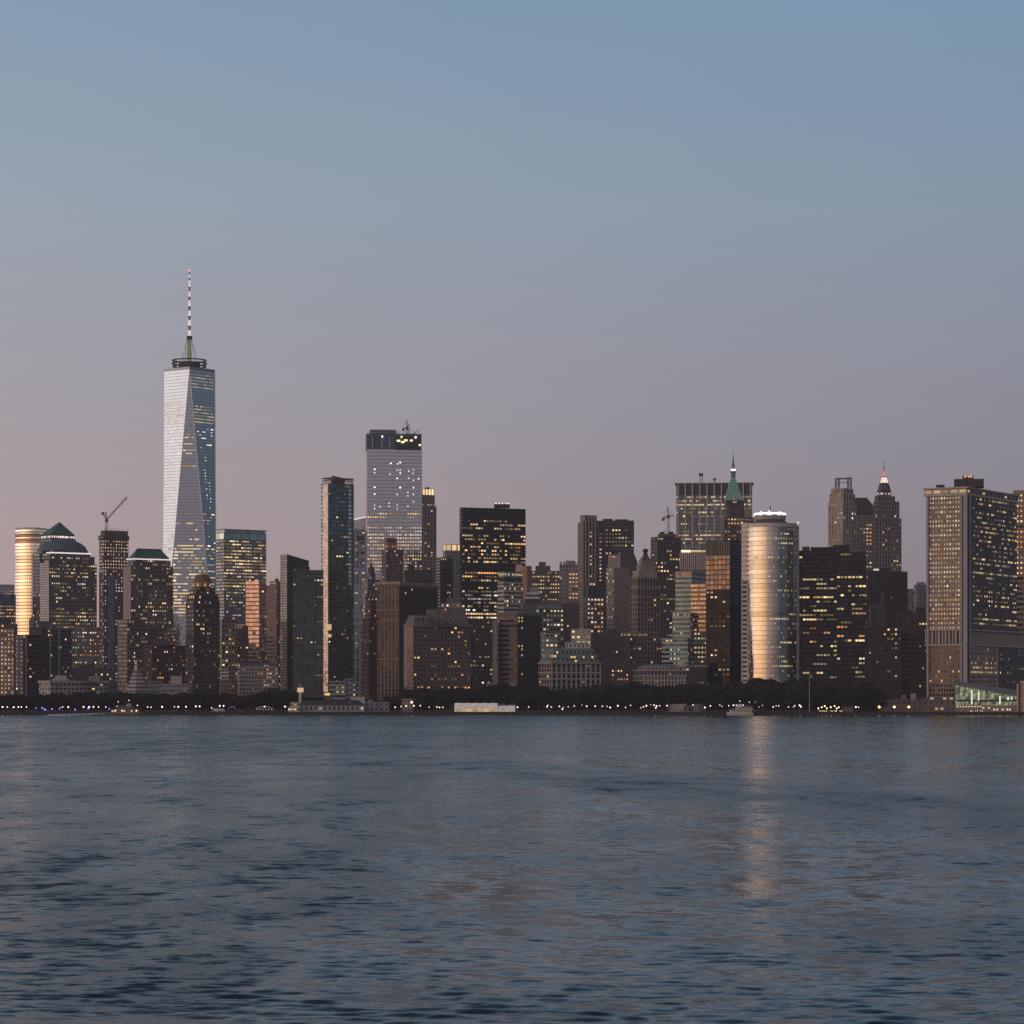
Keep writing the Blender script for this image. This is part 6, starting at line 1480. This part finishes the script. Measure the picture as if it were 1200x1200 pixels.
# --- glass ferry terminal
TD = 2290
b = Bld('ferry_terminal', 'ferry hall with sloping roof and tall green lit glass front', 'ferry terminal', TD, 1160)
p = fp(1119.5, None, 1192, TD, depth=26); L_, C_, R_, K_ = [Vector(v) for v in p]
zL, zC, zb_ = Z(802.5, TD), Z(816, TD), Z(826.5, TD)
b.tier(0, 0, 0, 826.5, poly=p, mat=plain((.27, .22, .195)), name='base')
mb = MB(); mb.face([(*L_, zb_), (*C_, zb_), (*C_, zC), (*L_, zL)], 0, [(0, 0), (14, 0), (14, 2), (0, 3)])
m, nt, out = newmat('lit_glass_hall'); Lk = nt.links.new
uv = N(nt, 'ShaderNodeUVMap'); sp_ = N(nt, 'ShaderNodeSeparateXYZ'); Lk(uv.outputs[0], sp_.inputs[0])
cb = N(nt, 'ShaderNodeCombineXYZ'); Lk(mth(nt, 'FLOOR', mth(nt, 'MULTIPLY', sp_.outputs[0], 2.0)), cb.inputs[0]); Lk(mth(nt, 'FLOOR', mth(nt, 'MULTIPLY', sp_.outputs[1], 2.0)), cb.inputs[1])
wn = N(nt, 'ShaderNodeTexWhiteNoise'); Lk(cb.outputs[0], wn.inputs[0])
geo_ = N(nt, 'ShaderNodeNewGeometry'); nz = N(nt, 'ShaderNodeTexNoise'); nz.inputs['Scale'].default_value = .35; nz.inputs['Detail'].default_value = 4; Lk(geo_.outputs['Position'], nz.inputs[0])
st_ = mth(nt, 'MULTIPLY', mth(nt, 'MULTIPLY_ADD', wn.outputs[0], .45, .2), mth(nt, 'MULTIPLY_ADD', nz.outputs[0], 4.2, -1.3))
p1 = N(nt, 'ShaderNodeBsdfPrincipled'); p1.inputs['Base Color'].default_value = (.05, .07, .06, 1); p1.inputs['Roughness'].default_value = .08
p1.inputs['Emission Color'].default_value = (.78, .84, .50, 1); Lk(mth(nt, 'MULTIPLY', st_, .62), p1.inputs['Emission Strength']); Lk(p1.outputs[0], out.inputs[0])
b.part(mb, 'glass_front', [m])
mb = MB()
for k in range(15):
    t_ = k / 14; q_ = L_.lerp(C_, t_); zt_ = zL + (zC - zL) * t_; mb.box(q_.x - .16, q_.x + .16, q_.y - .5, q_.y - .05, zb_, zt_)
mb.box(L_.x, C_.x, min(L_.y, C_.y) - .6, min(L_.y, C_.y) - .3, Z(822.2, TD), Z(819.8, TD)); mb.box(L_.x, C_.x, min(L_.y, C_.y) - .45, min(L_.y, C_.y) - .2, Z(812.3, TD) , Z(812, TD))
b.part(mb, 'mullion', [plain((.07, .075, .065), .5, .4)])
for px_, y0_, y1_ in ((1139, 809, 825), (1147, 811, 821), (1172, 815.5, 825.5), (1181.5, 816.5, 820.5), (1186, 816.5, 820)):
    b.lamp((X(px_, TD - 2), TD - 1.2, Z((y0_ + y1_) / 2, TD)), (1, 0, 0), (0, 0, 1), 1.1, (y1_ - y0_) * TD / F, glow((.85, 1, .72), .95))
o_ = 1.5; mb = MB()
f0, f1 = (L_.x - 2, L_.y - 2.5, zL + .8), (C_.x + 1, C_.y - 2.5, zC + .2); g0, g1 = (K_.x - 2, K_.y + 2, zL + 3.6), (R_.x + 1, R_.y + 2, zC + 4.8)
dn = lambda v: (v[0], v[1], v[2] - .9)
mb.face([f0, f1, g1, g0]); mb.face([dn(f0), dn(g0), dn(g1), dn(f1)]); mb.face([dn(f0), dn(f1), f1, f0]); mb.face([f1, dn(f1), dn(g1), g1]); mb.face([g0, dn(g0), dn(f0), f0]); mb.face([g1, dn(g1), dn(g0), g0])
b.part(mb, 'roof', [plain((.22, .205, .21), .6)])
mb = MB(); mb.face([(*C_, zb_), (*R_, zb_), (*R_, zC + 4), (*C_, zC)]); mb.face([(*K_, zb_), (*L_, zb_), (*L_, zL), (*K_, zL + 2.8)]); b.part(mb, 'side_wall', [plain((.12, .11, .11))])
for k in range(9): b.lamp((X(1122 + 3.4 * k, TD - 1), TD - 1, Z(828, TD)), (1, 0, 0), (0, 0, 1), 1.2, 1.0, glow((1, .68, .36), .9))
for px_ in (1152.5, 1159, 1165, 1168.5, 1175, 1180.5, 1183.5): b.lamp((X(px_, TD - 1), TD - 1, Z(831.5 if px_ > 1163 else 829.5, TD)), (1, 0, 0), (0, 0, 1), 1.3, 1.2, glow((1, .74, .5), .95))
b = Bld('building', 'salmon pink lit block with dark vertical slot, at the right edge beside the ferry hall', 'building', 2282, 1198)
b.tier(1195.3, None, 1230, 798, mat=plain((.62, .40, .29), .8, var=.12), depth=22); b.tier(1193.6, None, 1195.3, 799, mat=plain((.04, .035, .035)), dD=1, depth=18, name='slot'); b.tier(1191.5, None, 1193.6, 801, mat=plain((.52, .34, .25)), dD=0, depth=18, name='edge_wall')
# --- flagpole
r = bpy.data.objects.new('flagpole', None); COL.objects.link(r); r.location = (X(948.5, 2285), 2285, GZ); tag(r, 'tall pale flagpole with a furled flag at its top, right of the curved gold tower', 'flagpole')
mb = MB(); mb.tube((X(948.5, 2285), 2285, GZ), (X(948.5, 2285), 2285, Z(789.5, 2285)), .24, .11, 8); mb.build('pole', [plain((.55, .48, .42), .5)], r, r.location)
mb = MB()
for k in range(5):
    x0_, x1_ = .2 + .55 * k, .2 + .55 * (k + 1); zt_ = Z(790, 2285)
    mb.face([(X(948.5, 2285) + x0_, 2285 + .25 * sin(k * 1.3), zt_ - 2.2 - .25 * k), (X(948.5, 2285) + x1_, 2285 + .25 * sin((k + 1) * 1.3), zt_ - 2.4 - .25 * (k + 1)), (X(948.5, 2285) + x1_, 2285 + .25 * sin((k + 1) * 1.3), zt_ - .1 - .2 * (k + 1)), (X(948.5, 2285) + x0_, 2285 + .25 * sin(k * 1.3), zt_ - .1 - .2 * k)])
mb.build('flag', [plain((.32, .2, .17), .9)], r, r.location)

for bb in Bld.all: bb.done()

# ------------------------------------------------------------------ trees
LEAFM = []
for c_ in ((.034, .036, .026), (.026, .030, .022), (.044, .038, .028)):
    m, nt, out = newmat('foliage_%d' % len(LEAFM)); Lk = nt.links.new
    oi = N(nt, 'ShaderNodeObjectInfo'); geo_ = N(nt, 'ShaderNodeNewGeometry')
    nz = N(nt, 'ShaderNodeTexNoise'); nz.inputs['Scale'].default_value = .35; Lk(geo_.outputs['Position'], nz.inputs[0])
    p_ = N(nt, 'ShaderNodeBsdfPrincipled'); Lk(mixc(nt, 1.0, c_, mth(nt, 'MULTIPLY_ADD', nz.outputs[0], 1.6, .2), 'MULTIPLY'), p_.inputs['Base Color']); p_.inputs['Roughness'].default_value = .8; p_.inputs['Specular IOR Level'].default_value = .15
    Lk(p_.outputs[0], out.inputs[0]); LEAFM.append(m)
BARK = plain((.05, .04, .035), .9)
def crown_mesh(seed):
    g = np.random.default_rng(seed); lobes = []
    for k in range(11):
        a = g.uniform(0, 2 * pi); rr = g.uniform(.0, .34); lobes.append((rr * cos(a), rr * sin(a), g.uniform(.40, .84), g.uniform(.13, .24)))
    V, Fc = [], []
    for (lx, ly, lz, lr) in lobes:
        n = int(2600 * lr ** 2 * 5.2)
        for i in range(n):
            d = g.normal(size=3); d /= np.linalg.norm(d); rad = lr * g.uniform(.45, 1.08) ** .6
            c = np.array((lx, ly, lz)) + d * rad * np.array((1.15, 1.15, .85))
            s = g.uniform(.014, .032); u = g.normal(size=3); u /= np.linalg.norm(u); v = np.cross(u, g.normal(size=3)); v /= np.linalg.norm(v)
            i0 = len(V); V += [tuple(c - u * s - v * s * .6), tuple(c + u * s - v * s * .6), tuple(c + u * s * .7 + v * s), tuple(c - u * s * .7 + v * s)]; Fc.append((i0, i0 + 1, i0 + 2, i0 + 3))
    me = bpy.data.meshes.new('crown'); me.from_pydata(V, [], Fc); me.materials.append(LEAFM[seed % 3]); return me
def trunk_mesh(seed):
    g = random.Random(seed); mb = MB(); pts = [Vector((0, 0, 0))]
    for k in range(1, 6): pts.append(Vector((g.uniform(-.015, .015) * k, g.uniform(-.015, .015) * k, .11 * k)))
    for k in range(5): mb.tube(pts[k], pts[k + 1], .022 * (1 - .14 * k), .022 * (1 - .14 * (k + 1)), 7)
    for k in range(7):
        s_ = pts[2 + k % 4]; a_ = g.uniform(0, 6.28); mb.tube(s_, s_ + Vector((cos(a_) * .26, sin(a_) * .26, g.uniform(.16, .32))), .010, .003, 5)
    o = mb.build('trunk', [BARK]); me = o.data; bpy.data.objects.remove(o); return me
CR = [crown_mesh(i) for i in range(6)]; TR = [trunk_mesh(i) for i in range(3)]
prof = [(-10, 813), (60, 812), (130, 810), (200, 811), (258, 813), (275, 811), (300, 812), (318, 806), (335, 803), (346, 810), (362, 817), (450, 818), (466, 813), (480, 806), (530, 806), (560, 803), (600, 800), (628, 800), (640, 805), (655, 806), (680, 804), (705, 799), (735, 800), (765, 803), (800, 802), (828, 801), (868, 801), (876, 796), (900, 794), (925, 796), (945, 797), (985, 806), (1000, 799), (1014, 797), (1027, 808), (1032, 813)]
def topy(px):
    for (a, ya), (b_, yb_) in zip(prof[:-1], prof[1:]):
        if a <= px <= b_: return ya + (yb_ - ya) * (px - a) / (b_ - a)
    return 815
tg_ = random.Random(3); tn_ = 0
for row, (D0, step) in enumerate(((2345, 11.5), (2322, 12.5), (2303, 19))):
    px = -12 + row * 4
    while px < 1030:
        D = D0 + tg_.uniform(-6, 6)
        if row == 2 and (355 < px < 455 or 778 < px < 834 or 525 < px < 612): px += step; continue
        if row == 2 and 478 < px < 1020 and 0: pass
        if row > 0 and 340 < px < 458: px += step; continue
        t_ = topy(px); t_ += (0, 2.5, 6)[row] + tg_.uniform(-1.2, 2.6)
        H = (Z(t_, D) - GZ) * 1.02
        r = bpy.data.objects.new('park_tree', None); COL.objects.link(r); r.location = (X(px, D), D, GZ)
        tag(r, 'dark leafy park tree in the dense tree belt behind the quay', 'tree', 'park trees along the quay')
        wd = max(H * .95, 13) * tg_.uniform(.95, 1.2)
        for nm, me in (('trunk', TR[tn_ % 3]), ('crown', CR[tg_.randrange(6)])):
            o = bpy.data.objects.new(nm, me); COL.objects.link(o); o.parent = r; o.scale = (wd, wd, H); o.rotation_euler = (0, 0, tg_.uniform(0, 6.28))
        tn_ += 1; px += step * tg_.uniform(.8, 1.25)
# low hedge line below the crowns
mb = MB(); g = random.Random(8)
for k in range(15000):
    px = g.uniform(-15, 1030)
    if 336 < px < 458 or 528 < px < 606 or 782 < px < 830: continue
    D = g.uniform(2306, 2330); z_ = GZ + g.random() ** .7 * 6.5; s_ = g.uniform(.35, .8); x_ = X(px, D)
    u = Vector((g.gauss(0, 1), g.gauss(0, 1), g.gauss(0, 1))).normalized() * s_; v = u.orthogonal().normalized() * s_
    c_ = Vector((x_, D, z_)); mb.face([c_ - u - v, c_ + u - v, c_ + u + v, c_ - u + v])
tag(mb.build('shrubbery', LEAFM[1], origin=(0, 2315, GZ)), 'dark continuous undergrowth below the park trees', 'shrubs', kind='stuff')

# ------------------------------------------------------------------ lamps
POSTM = plain((.05, .05, .05), .6)
def post_mesh(h):
    mb = MB(); mb.tube((0, 0, 0), (0, 0, h), .13, .08, 6); mb.tube((0, 0, 0), (0, 0, .6), .25, .18, 6); o = mb.build('post', [POSTM]); me = o.data; bpy.data.objects.remove(o); return me
def head_mesh(r_, m):
    mb = MB(); mb.lathe(0, 0, [(.05, -r_), (r_ * .75, -r_ * .6), (r_, 0), (r_ * .75, r_ * .6), (.05, r_)], 8); o = mb.build('lamp_head', [m]); me = o.data; bpy.data.objects.remove(o); return me
PM = {}
def lamp(px, py, pal, k, r_, label, group, D=2277):
    h = round(Z(py, D) - GZ, 1)
    if h not in PM: PM[h] = post_mesh(h)
    key = (pal, k, r_)
    if key not in PM: PM[key] = head_mesh(r_, glow(pal, k))
    o = bpy.data.objects.new('street_lamp', None); COL.objects.link(o); o.location = (X(px, D), D, GZ); tag(o, label, 'street lamp', group)
    for nm, me, z_ in (('post', PM[h], 0), ('lamp_head', PM[key], h + .3)):
        c = bpy.data.objects.new(nm, me); COL.objects.link(c); c.parent = o; c.location = (0, 0, z_)
g = random.Random(21); WH, PK, BL, OR = (1, .84, .80), (1, .68, .62), (.25, .22, 1.0), (1, .55, .22)
for px, py in ((3, 829), (8.5, 829), (16, 829.3), (21.5, 829), (25, 829), (31, 829), (73.5, 829), (80, 829), (98, 829), (104.5, 829), (109.5, 828.8), (115.5, 829), (124, 829), (137, 828.5), (150.5, 828.8), (161, 827), (173, 829), (177, 829.2), (190, 828.8), (204.5, 828.6), (209, 828.6), (218, 828.6), (229.5, 828.2), (234, 828.2), (248, 830), (257.5, 827.6), (262, 827.6), (310, 828.5), (334, 828.5)):
    lamp(px, py, WH if g.random() < .6 else PK, g.choice((2.0, 2.8, 3.6)), g.choice((.45, .55, .62)), 'white globe street lamp on the quay below the left hand towers', 'lamps along the left quay')
for px, py in ((42.5, 830.5), (49.5, 830), (52.5, 832), (61, 831.3), (69.5, 831.2), (71, 829.5), (103.5, 830.5), (128, 831), (88, 832)):
    lamp(px, py, BL, g.choice((1.6, 2.4)), g.choice((.55, .72)), 'blue lamp on the quay below the left hand towers', 'blue quay lamps')
for px in (463, 470, 476, 485, 492.5, 503, 512, 515, 519):
    lamp(px, 828.5 + g.uniform(-1.2, 1), PK if g.random() < .6 else OR, g.choice((1.6, 2.4)), g.choice((.5, .62)), 'warm globe lamp in the park between the pier house and the white tent', 'lamps left of the white tent')
for px, py in ((606.5, 829.3), (619.5, 829), (641, 828.5), (642, 827), (646, 829), (655.5, 828.2), (659, 831.5), (660, 829.5), (666, 828.6), (673, 827.6), (682, 826.6), (687.5, 828), (697.5, 828), (706, 828), (711.5, 828.2), (715, 829.5), (724, 827.4), (733, 829.4), (739, 827), (751, 829.8), (754, 828.8), (757.5, 827.4), (762.5, 826.4), (766.5, 826.7), (768.5, 829.8), (769.5, 827.7), (773, 827.5), (781.5, 827.4), (812, 826.6), (826, 829.5), (832.5, 827.6), (843.5, 826.6), (846, 828), (854, 827.4), (859.5, 826.8), (863, 827), (869, 827.2), (871, 826.9), (889.5, 829), (893.5, 827), (906, 829), (909.5, 827.5), (912.5, 827.6), (924, 829), (930, 828.6), (931.5, 827.3), (937, 827), (938.5, 828.5), (1003, 829), (1006, 829.2)):
    lamp(px, py, PK if g.random() < .55 else WH, g.choice((1.2, 1.8, 2.8)), g.choice((.38, .5, .6)), 'pinkish white globe lamp before the dark park trees', 'lamps along the park quay')
for px, py in ((1030.3, 829), (1048, 829), (1065, 829)):
    lamp(px, py, OR, 3.4, 1.0, {1030.3: 'tall sodium orange street lamp, leftmost of three before the ferry shed', 1048: 'tall sodium orange street lamp, middle of three before the ferry shed', 1065: 'tall sodium orange street lamp, rightmost of three before the ferry shed'}[px], 'sodium lamps before the ferry shed')

# ------------------------------------------------------------------ vehicles on the quay
def car_proto(col):
    o = bpy.data.objects.new('parked_car', None); COL.objects.link(o)
    mb = MB(); sec = [(-2.2, .35, .75), (-1.9, .3, .95), (-.9, .3, 1.0), (1.2, .3, 1.0), (2.1, .32, .85), (2.25, .4, .65)]
    for (x0, a0, b0), (x1, a1, b1) in zip(sec[:-1], sec[1:]):
        for s in (-.85, .85): 
            q_ = [(x0, s, a0), (x1, s, a1), (x1, s, b1), (x0, s, b0)]; mb.face(q_ if s < 0 else q_[::-1])
        mb.face([(x0, -.85, b0), (x1, -.85, b1), (x1, .85, b1), (x0, .85, b0)]); mb.face([(x0, .85, a0), (x1, .85, a1), (x1, -.85, a1), (x0, -.85, a0)])
    mb.face([(-2.2, .85, .35), (-2.2, -.85, .35), (-2.2, -.85, .75), (-2.2, .85, .75)]); mb.face([(2.25, -.85, .4), (2.25, .85, .4), (2.25, .85, .65), (2.25, -.85, .65)])
    mb.build('body', [plain(col, .35, .2)], o)
    mb = MB(); mb.frustum([(-1.7, -.8), (1.0, -.8), (1.0, .8), (-1.7, .8)], [(-1.2, -.65), (.35, -.65), (.35, .65), (-1.2, .65)], .98, 1.5, mi=0, top=0); mb.build('cabin', [plain((.03, .035, .04), .15, .3)], o)
    for x in (-1.35, 1.35):
        for y in (-.86, .86):
            mb = MB(); mb.tube((x, y - .1, .33), (x, y + .1, .33), .33, .33, 10); mb.build('wheel', [BLACKM], o)
    for y in (-.6, .6):
        mb = MB(); mb.tube((2.2, y, .62), (2.36, y, .62), .16, .16, 8); mb.build('headlight', [glow((1, .78, .5), 6)], o)
    return o
def dup(root):
    r = root.copy(); COL.objects.link(r)
    for ch in list(root.children):
        c = ch.copy(); COL.objects.link(c); c.parent = r
    return r
cp = car_proto((.14, .14, .15)); cars = [960.5, 964, 968, 972, 976.5, 981, 985, 1138, 1144.5, 1150]
for i, px in enumerate(cars):
    o = cp if i == 0 else dup(cp)
    o.location = (X(px, 2280), 2276 + (i % 3) * 2.5, GZ + .05); o.rotation_euler = (0, 0, -pi / 2 + g.uniform(-.5, .5))
    right = px > 1100
    tag(o, 'parked car with headlights on before the ferry hall' if right else 'parked car with headlights on, right of the flagpole', 'car', 'cars before the ferry hall' if right else 'cars right of the flagpole')
for i, px in enumerate((959, 963, 966.5, 969, 973.5, 978, 980.5, 983)):
    lamp(px, 830.5 - (i % 3) * 1.3, OR if i % 2 else (1, .72, .4), 3.0, .6, 'amber lamp over the parked cars right of the flagpole', 'amber lamps over the parked cars', D=2283)
# van and small pavilion left
def van(px, D, label, col=(.55, .53, .5)):
    o = bpy.data.objects.new('parked_van', None); COL.objects.link(o); o.location = (X(px, D), D, GZ); tag(o, label, 'van')
    mb = MB(); prof_ = [(-3, .4), (3, .4), (3.1, 1.2), (2.3, 1.5), (1.7, 2.5), (-3, 2.6)]
    mb.face([(x, -1, z) for x, z in prof_]); mb.face([(x, 1, z) for x, z in reversed(prof_)])
    for k in range(6):
        (x0, z0), (x1, z1) = prof_[k], prof_[(k + 1) % 6]; mb.face([(x0, -1, z0), (x0, 1, z0), (x1, 1, z1), (x1, -1, z1)])
    mb.build('body', [plain(col, .5)], o)
    mb = MB(); mb.face([(1.1, -1.02, 1.5), (2.1, -1.02, 1.5), (1.6, -1.02, 2.3), (1.1, -1.02, 2.3)]); mb.build('window', [plain((.03, .035, .04), .1)], o)
    for x in (-2, 2):
        for y in (-1, 1):
            mb = MB(); mb.tube((x, y - .12, .4), (x, y + .12, .4), .4, .4, 10); mb.build('wheel', [BLACKM], o)
van(254, 2275, 'white van parked on the quay, left of the small white canopy tents'); van(259.5, 2276, 'white van parked nose to tail right of another van, left of the canopy tents')
b2 = []
for px, w_, lb in ((272, 9, 'small white canopy tent on the left quay, nearer the parked vans'), (310, 21, 'wide low white canopy tent glowing softly below the low beige block')):
    D = 2284; o = bpy.data.objects.new('canopy_tent', None); COL.objects.link(o); o.location = (X(px, D), D, GZ); tag(o, lb, 'tent')
    hw = w_ / 2 * D / F; mb = MB(); n = 8
    for k in range(n):
        x0, x1 = -hw + 2 * hw * k / n, -hw + 2 * hw * (k + 1) / n; f_ = lambda x: 2.6 + 1.9 * (1 - (x / hw) ** 2)
        mb.face([(x0, -3, f_(x0) - .7), (x1, -3, f_(x1) - .7), (x1, 0, f_(x1)), (x0, 0, f_(x0))]); mb.face([(x0, 0, f_(x0)), (x1, 0, f_(x1)), (x1, 3, f_(x1) - .7), (x0, 3, f_(x0) - .7)])
    mb.build('tent_roof', [plain((.6, .55, .5), .8)], o)
    for x in (-hw, -hw / 3, hw / 3, hw):
        for y in (-3, 3): mb = MB(); mb.tube((x, y, 0), (x, y, 2.4), .07, n=5); mb.build('tent_pole', [STEEL], o)
    if w_ > 15:
        for k in range(6):
            mb = MB(); mb.lathe(-hw + hw * (2 * k + 1) / 6, -2.6, [(.03, 1.7), (.28, 2.0), (.03, 2.3)], 6); mb.build('lantern', [glow((1, .72, .42), 1.5)], o)

# ------------------------------------------------------------------ boats
def hull(mb, L_, W, z0, z1, bow=.22, sheer=.5, n=12, mi=0):
    """plan outline tapering to the bow (+x)"""
    ring = []
    for lv in (0, 1):
        pts = []
        for k in range(n + 1):
            t = k / n; x = -L_ / 2 + L_ * t; w_ = W / 2 * (1 if t < 1 - bow else max(.03, 1 - ((t - 1 + bow) / bow) ** 1.8)) * (.86 if lv == 0 else 1)
            pts.append((x + (0.9 * t if lv else 0), w_, (z0 if lv == 0 else z1 + sheer * t ** 3)))
        ring.append([(x, -w_, z) for x, w_, z in pts] + [(x, w_, z) for x, w_, z in reversed(pts)])
    m = len(ring[0])
    for k in range(m): mb.face([ring[0][k], ring[0][(k + 1) % m], ring[1][(k + 1) % m], ring[1][k]], mi)
    mb.face(ring[1], mi)
def ferry(px, py, D, heading, label, decks, L_, W, hullcol, cabcol, dark, lights):
    o = bpy.data.objects.new('ferry_boat', None); COL.objects.link(o); o.location = (X(px, D), D, 0); o.rotation_euler = (0, 0, heading); tag(o, label, 'ferry')
    mb = MB(); hull(mb, L_, W, -.6, 2.0); mb.build('hull', [plain(hullcol, .5, var=.15)], o)
    mb = MB(); hull(mb, L_ * 1.005, W * 1.02, .9, 1.3, sheer=.35); mb.build('rubbing_strake', [plain((.5, .43, .36) if dark else (.5, .47, .45), .5)], o)
    z = 2.05
    for i, (x0, x1, h) in enumerate(decks):
        mb = MB(); mb.box(x0, x1, -W * .42, W * .42, z, z + h); dk_ = mb.build('deckhouse', [plain(cabcol[i], .6, var=.15)], o)
        mb = MB(); mb.box(x0 - .6, x1 + .6, -W * .47, W * .47, z + h, z + h + .18); mb.build('deck_roof', [plain((.5, .47, .45) if not dark else (.28, .25, .23), .6)], dk_)
        nwin = int((x1 - x0) / 1.9)
        for k in range(nwin):
            xa = x0 + .5 + (x1 - x0 - 1) * k / nwin
            lit = random.random() < lights[i]
            for s in (-1, 1):
                mb = MB(); mb.box(xa, xa + 1.2, s * W * .42 - .04, s * W * .42 + .04, z + h * .38, z + h * .82); mb.build('window', [glow((1, .62, .28), .9) if lit else plain((.03, .035, .04), .15)], dk_)
        mb = MB()
        for k in range(int((x1 - x0) / 2)):
            for s in (-1, 1): mb.tube((x0 + 2 * k, s * W * .46, z + h + .18), (x0 + 2 * k, s * W * .46, z + h + 1.1), .04, n=4)
        for s in (-1, 1): mb.tube((x0, s * W * .46, z + h + 1.1), (x1, s * W * .46, z + h + 1.1), .05, n=4)
        mb.build('deck_rail', [plain((.4, .37, .35), .5)], dk_)
        z += h + .2
    x0, x1, h = decks[-1]
    mb = MB(); mb.frustum([(x1 - 5, -1.8), (x1 - 1, -1.8), (x1 - 1, 1.8), (x1 - 5, 1.8)], [(x1 - 4.8, -1.5), (x1 - 1.5, -1.5), (x1 - 1.5, 1.5), (x1 - 4.8, 1.5)], z, z + 2.2, mi=0, top=0); mb.build('wheelhouse', [plain((.3, .28, .27) if dark else (.6, .56, .52), .6)], o)
    mb = MB(); mb.tube((x0 + 2, 0, z), (x0 + 2, 0, z + 4.2), .09, n=5); mb.tube((x1 - 3, 0, z + 2.2), (x1 - 3, 0, z + 5), .07, n=5); mb.build('mast', [plain((.3, .28, .27))], o)
    for x_ in (x0 + 2, x1 - 3):
        mb = MB(); zz_ = z + (3.6 if x_ < 0 else 4.6); mb.lathe(x_, 0, [(.03, zz_ - .35), (.38, zz_), (.03, zz_ + .35)], 8); mb.build('mast_light', [glow((1, .86, .84), 2.6)], o)
    return o
fd_ = 2190
o = ferry(149.5, 838, fd_, math.radians(-2), 'dark ferry under way with amber deck lights and white foam wake behind it', [(-12, 9, 2.4), (-9, 4, 2.1)], 30, 7.5, (.10, .085, .08), [(.26, .18, .13), (.16, .13, .12)], True, (.5, .05))
for x_ in (-8.5, -3.5, 7.2):
    mb = MB(); mb.lathe(x_, -3.5, [(.05, 3.5), (.55, 3.9), (.05, 4.3)], 8); mb.build('deck_lamp', [glow((1, .58, .26), 3.0)], o)
ferry(867.5, 836, 2252, pi, 'white double deck excursion boat moored at the quay below the curved gold tower', [(-8.6, 8.0, 2.1), (-9, 3.4, 1.9)], 20, 6, (.55, .50, .46), [(.62, .55, .49), (.58, .52, .48)], False, (.0, .0))
# wake
mb = MB(); g = random.Random(4)
for k in range(5200):
    t = g.random() ** .75; x_ = X(132, 2190) - t * 48; sp_ = (.8 + 4.5 * t)
    y_ = 2190 + g.gauss(0, sp_); s_ = g.uniform(.4, 1.2); z_ = .2 + g.random() * (1.9 - 1.3 * t) * max(0, 1 - abs(y_ - 2190) / 9)
    n_ = 6; r_ = [(x_ + s_ * 1.6 * cos(2 * pi * i / n_) * g.uniform(.7, 1.2), y_ + s_ * sin(2 * pi * i / n_) * g.uniform(.7, 1.2), z_ + s_ * .28 * sin(2 * pi * i / n_ + 1.2)) for i in range(n_)]
    mb.face(r_)
tag(mb.build('wake_foam', plain((.8, .8, .8), .9, var=.1), origin=(X(100, 2190), 2190, 0)), 'white foam of the dark ferry, trailing left on the water', 'foam', kind='stuff')
# mooring buoy
o = bpy.data.objects.new('buoy', None); COL.objects.link(o); o.location = (X(770, 1870), 1870, 0); tag(o, 'small dark buoy floating off the park quay', 'buoy')
mb = MB(); mb.lathe(0, 0, [(.1, -.3), (.8, -.1), (.85, .35), (.5, .6), (.3, 1.6), (.1, 1.9)], 10); mb.build('float', [plain((.05, .05, .055), .6)], o)
mb = MB(); mb.lathe(0, 0, [(.02, 1.9), (.2, 2.0), (.2, 2.25), (.02, 2.35)], 8); mb.build('lantern', [plain((.3, .12, .1), .5)], o)
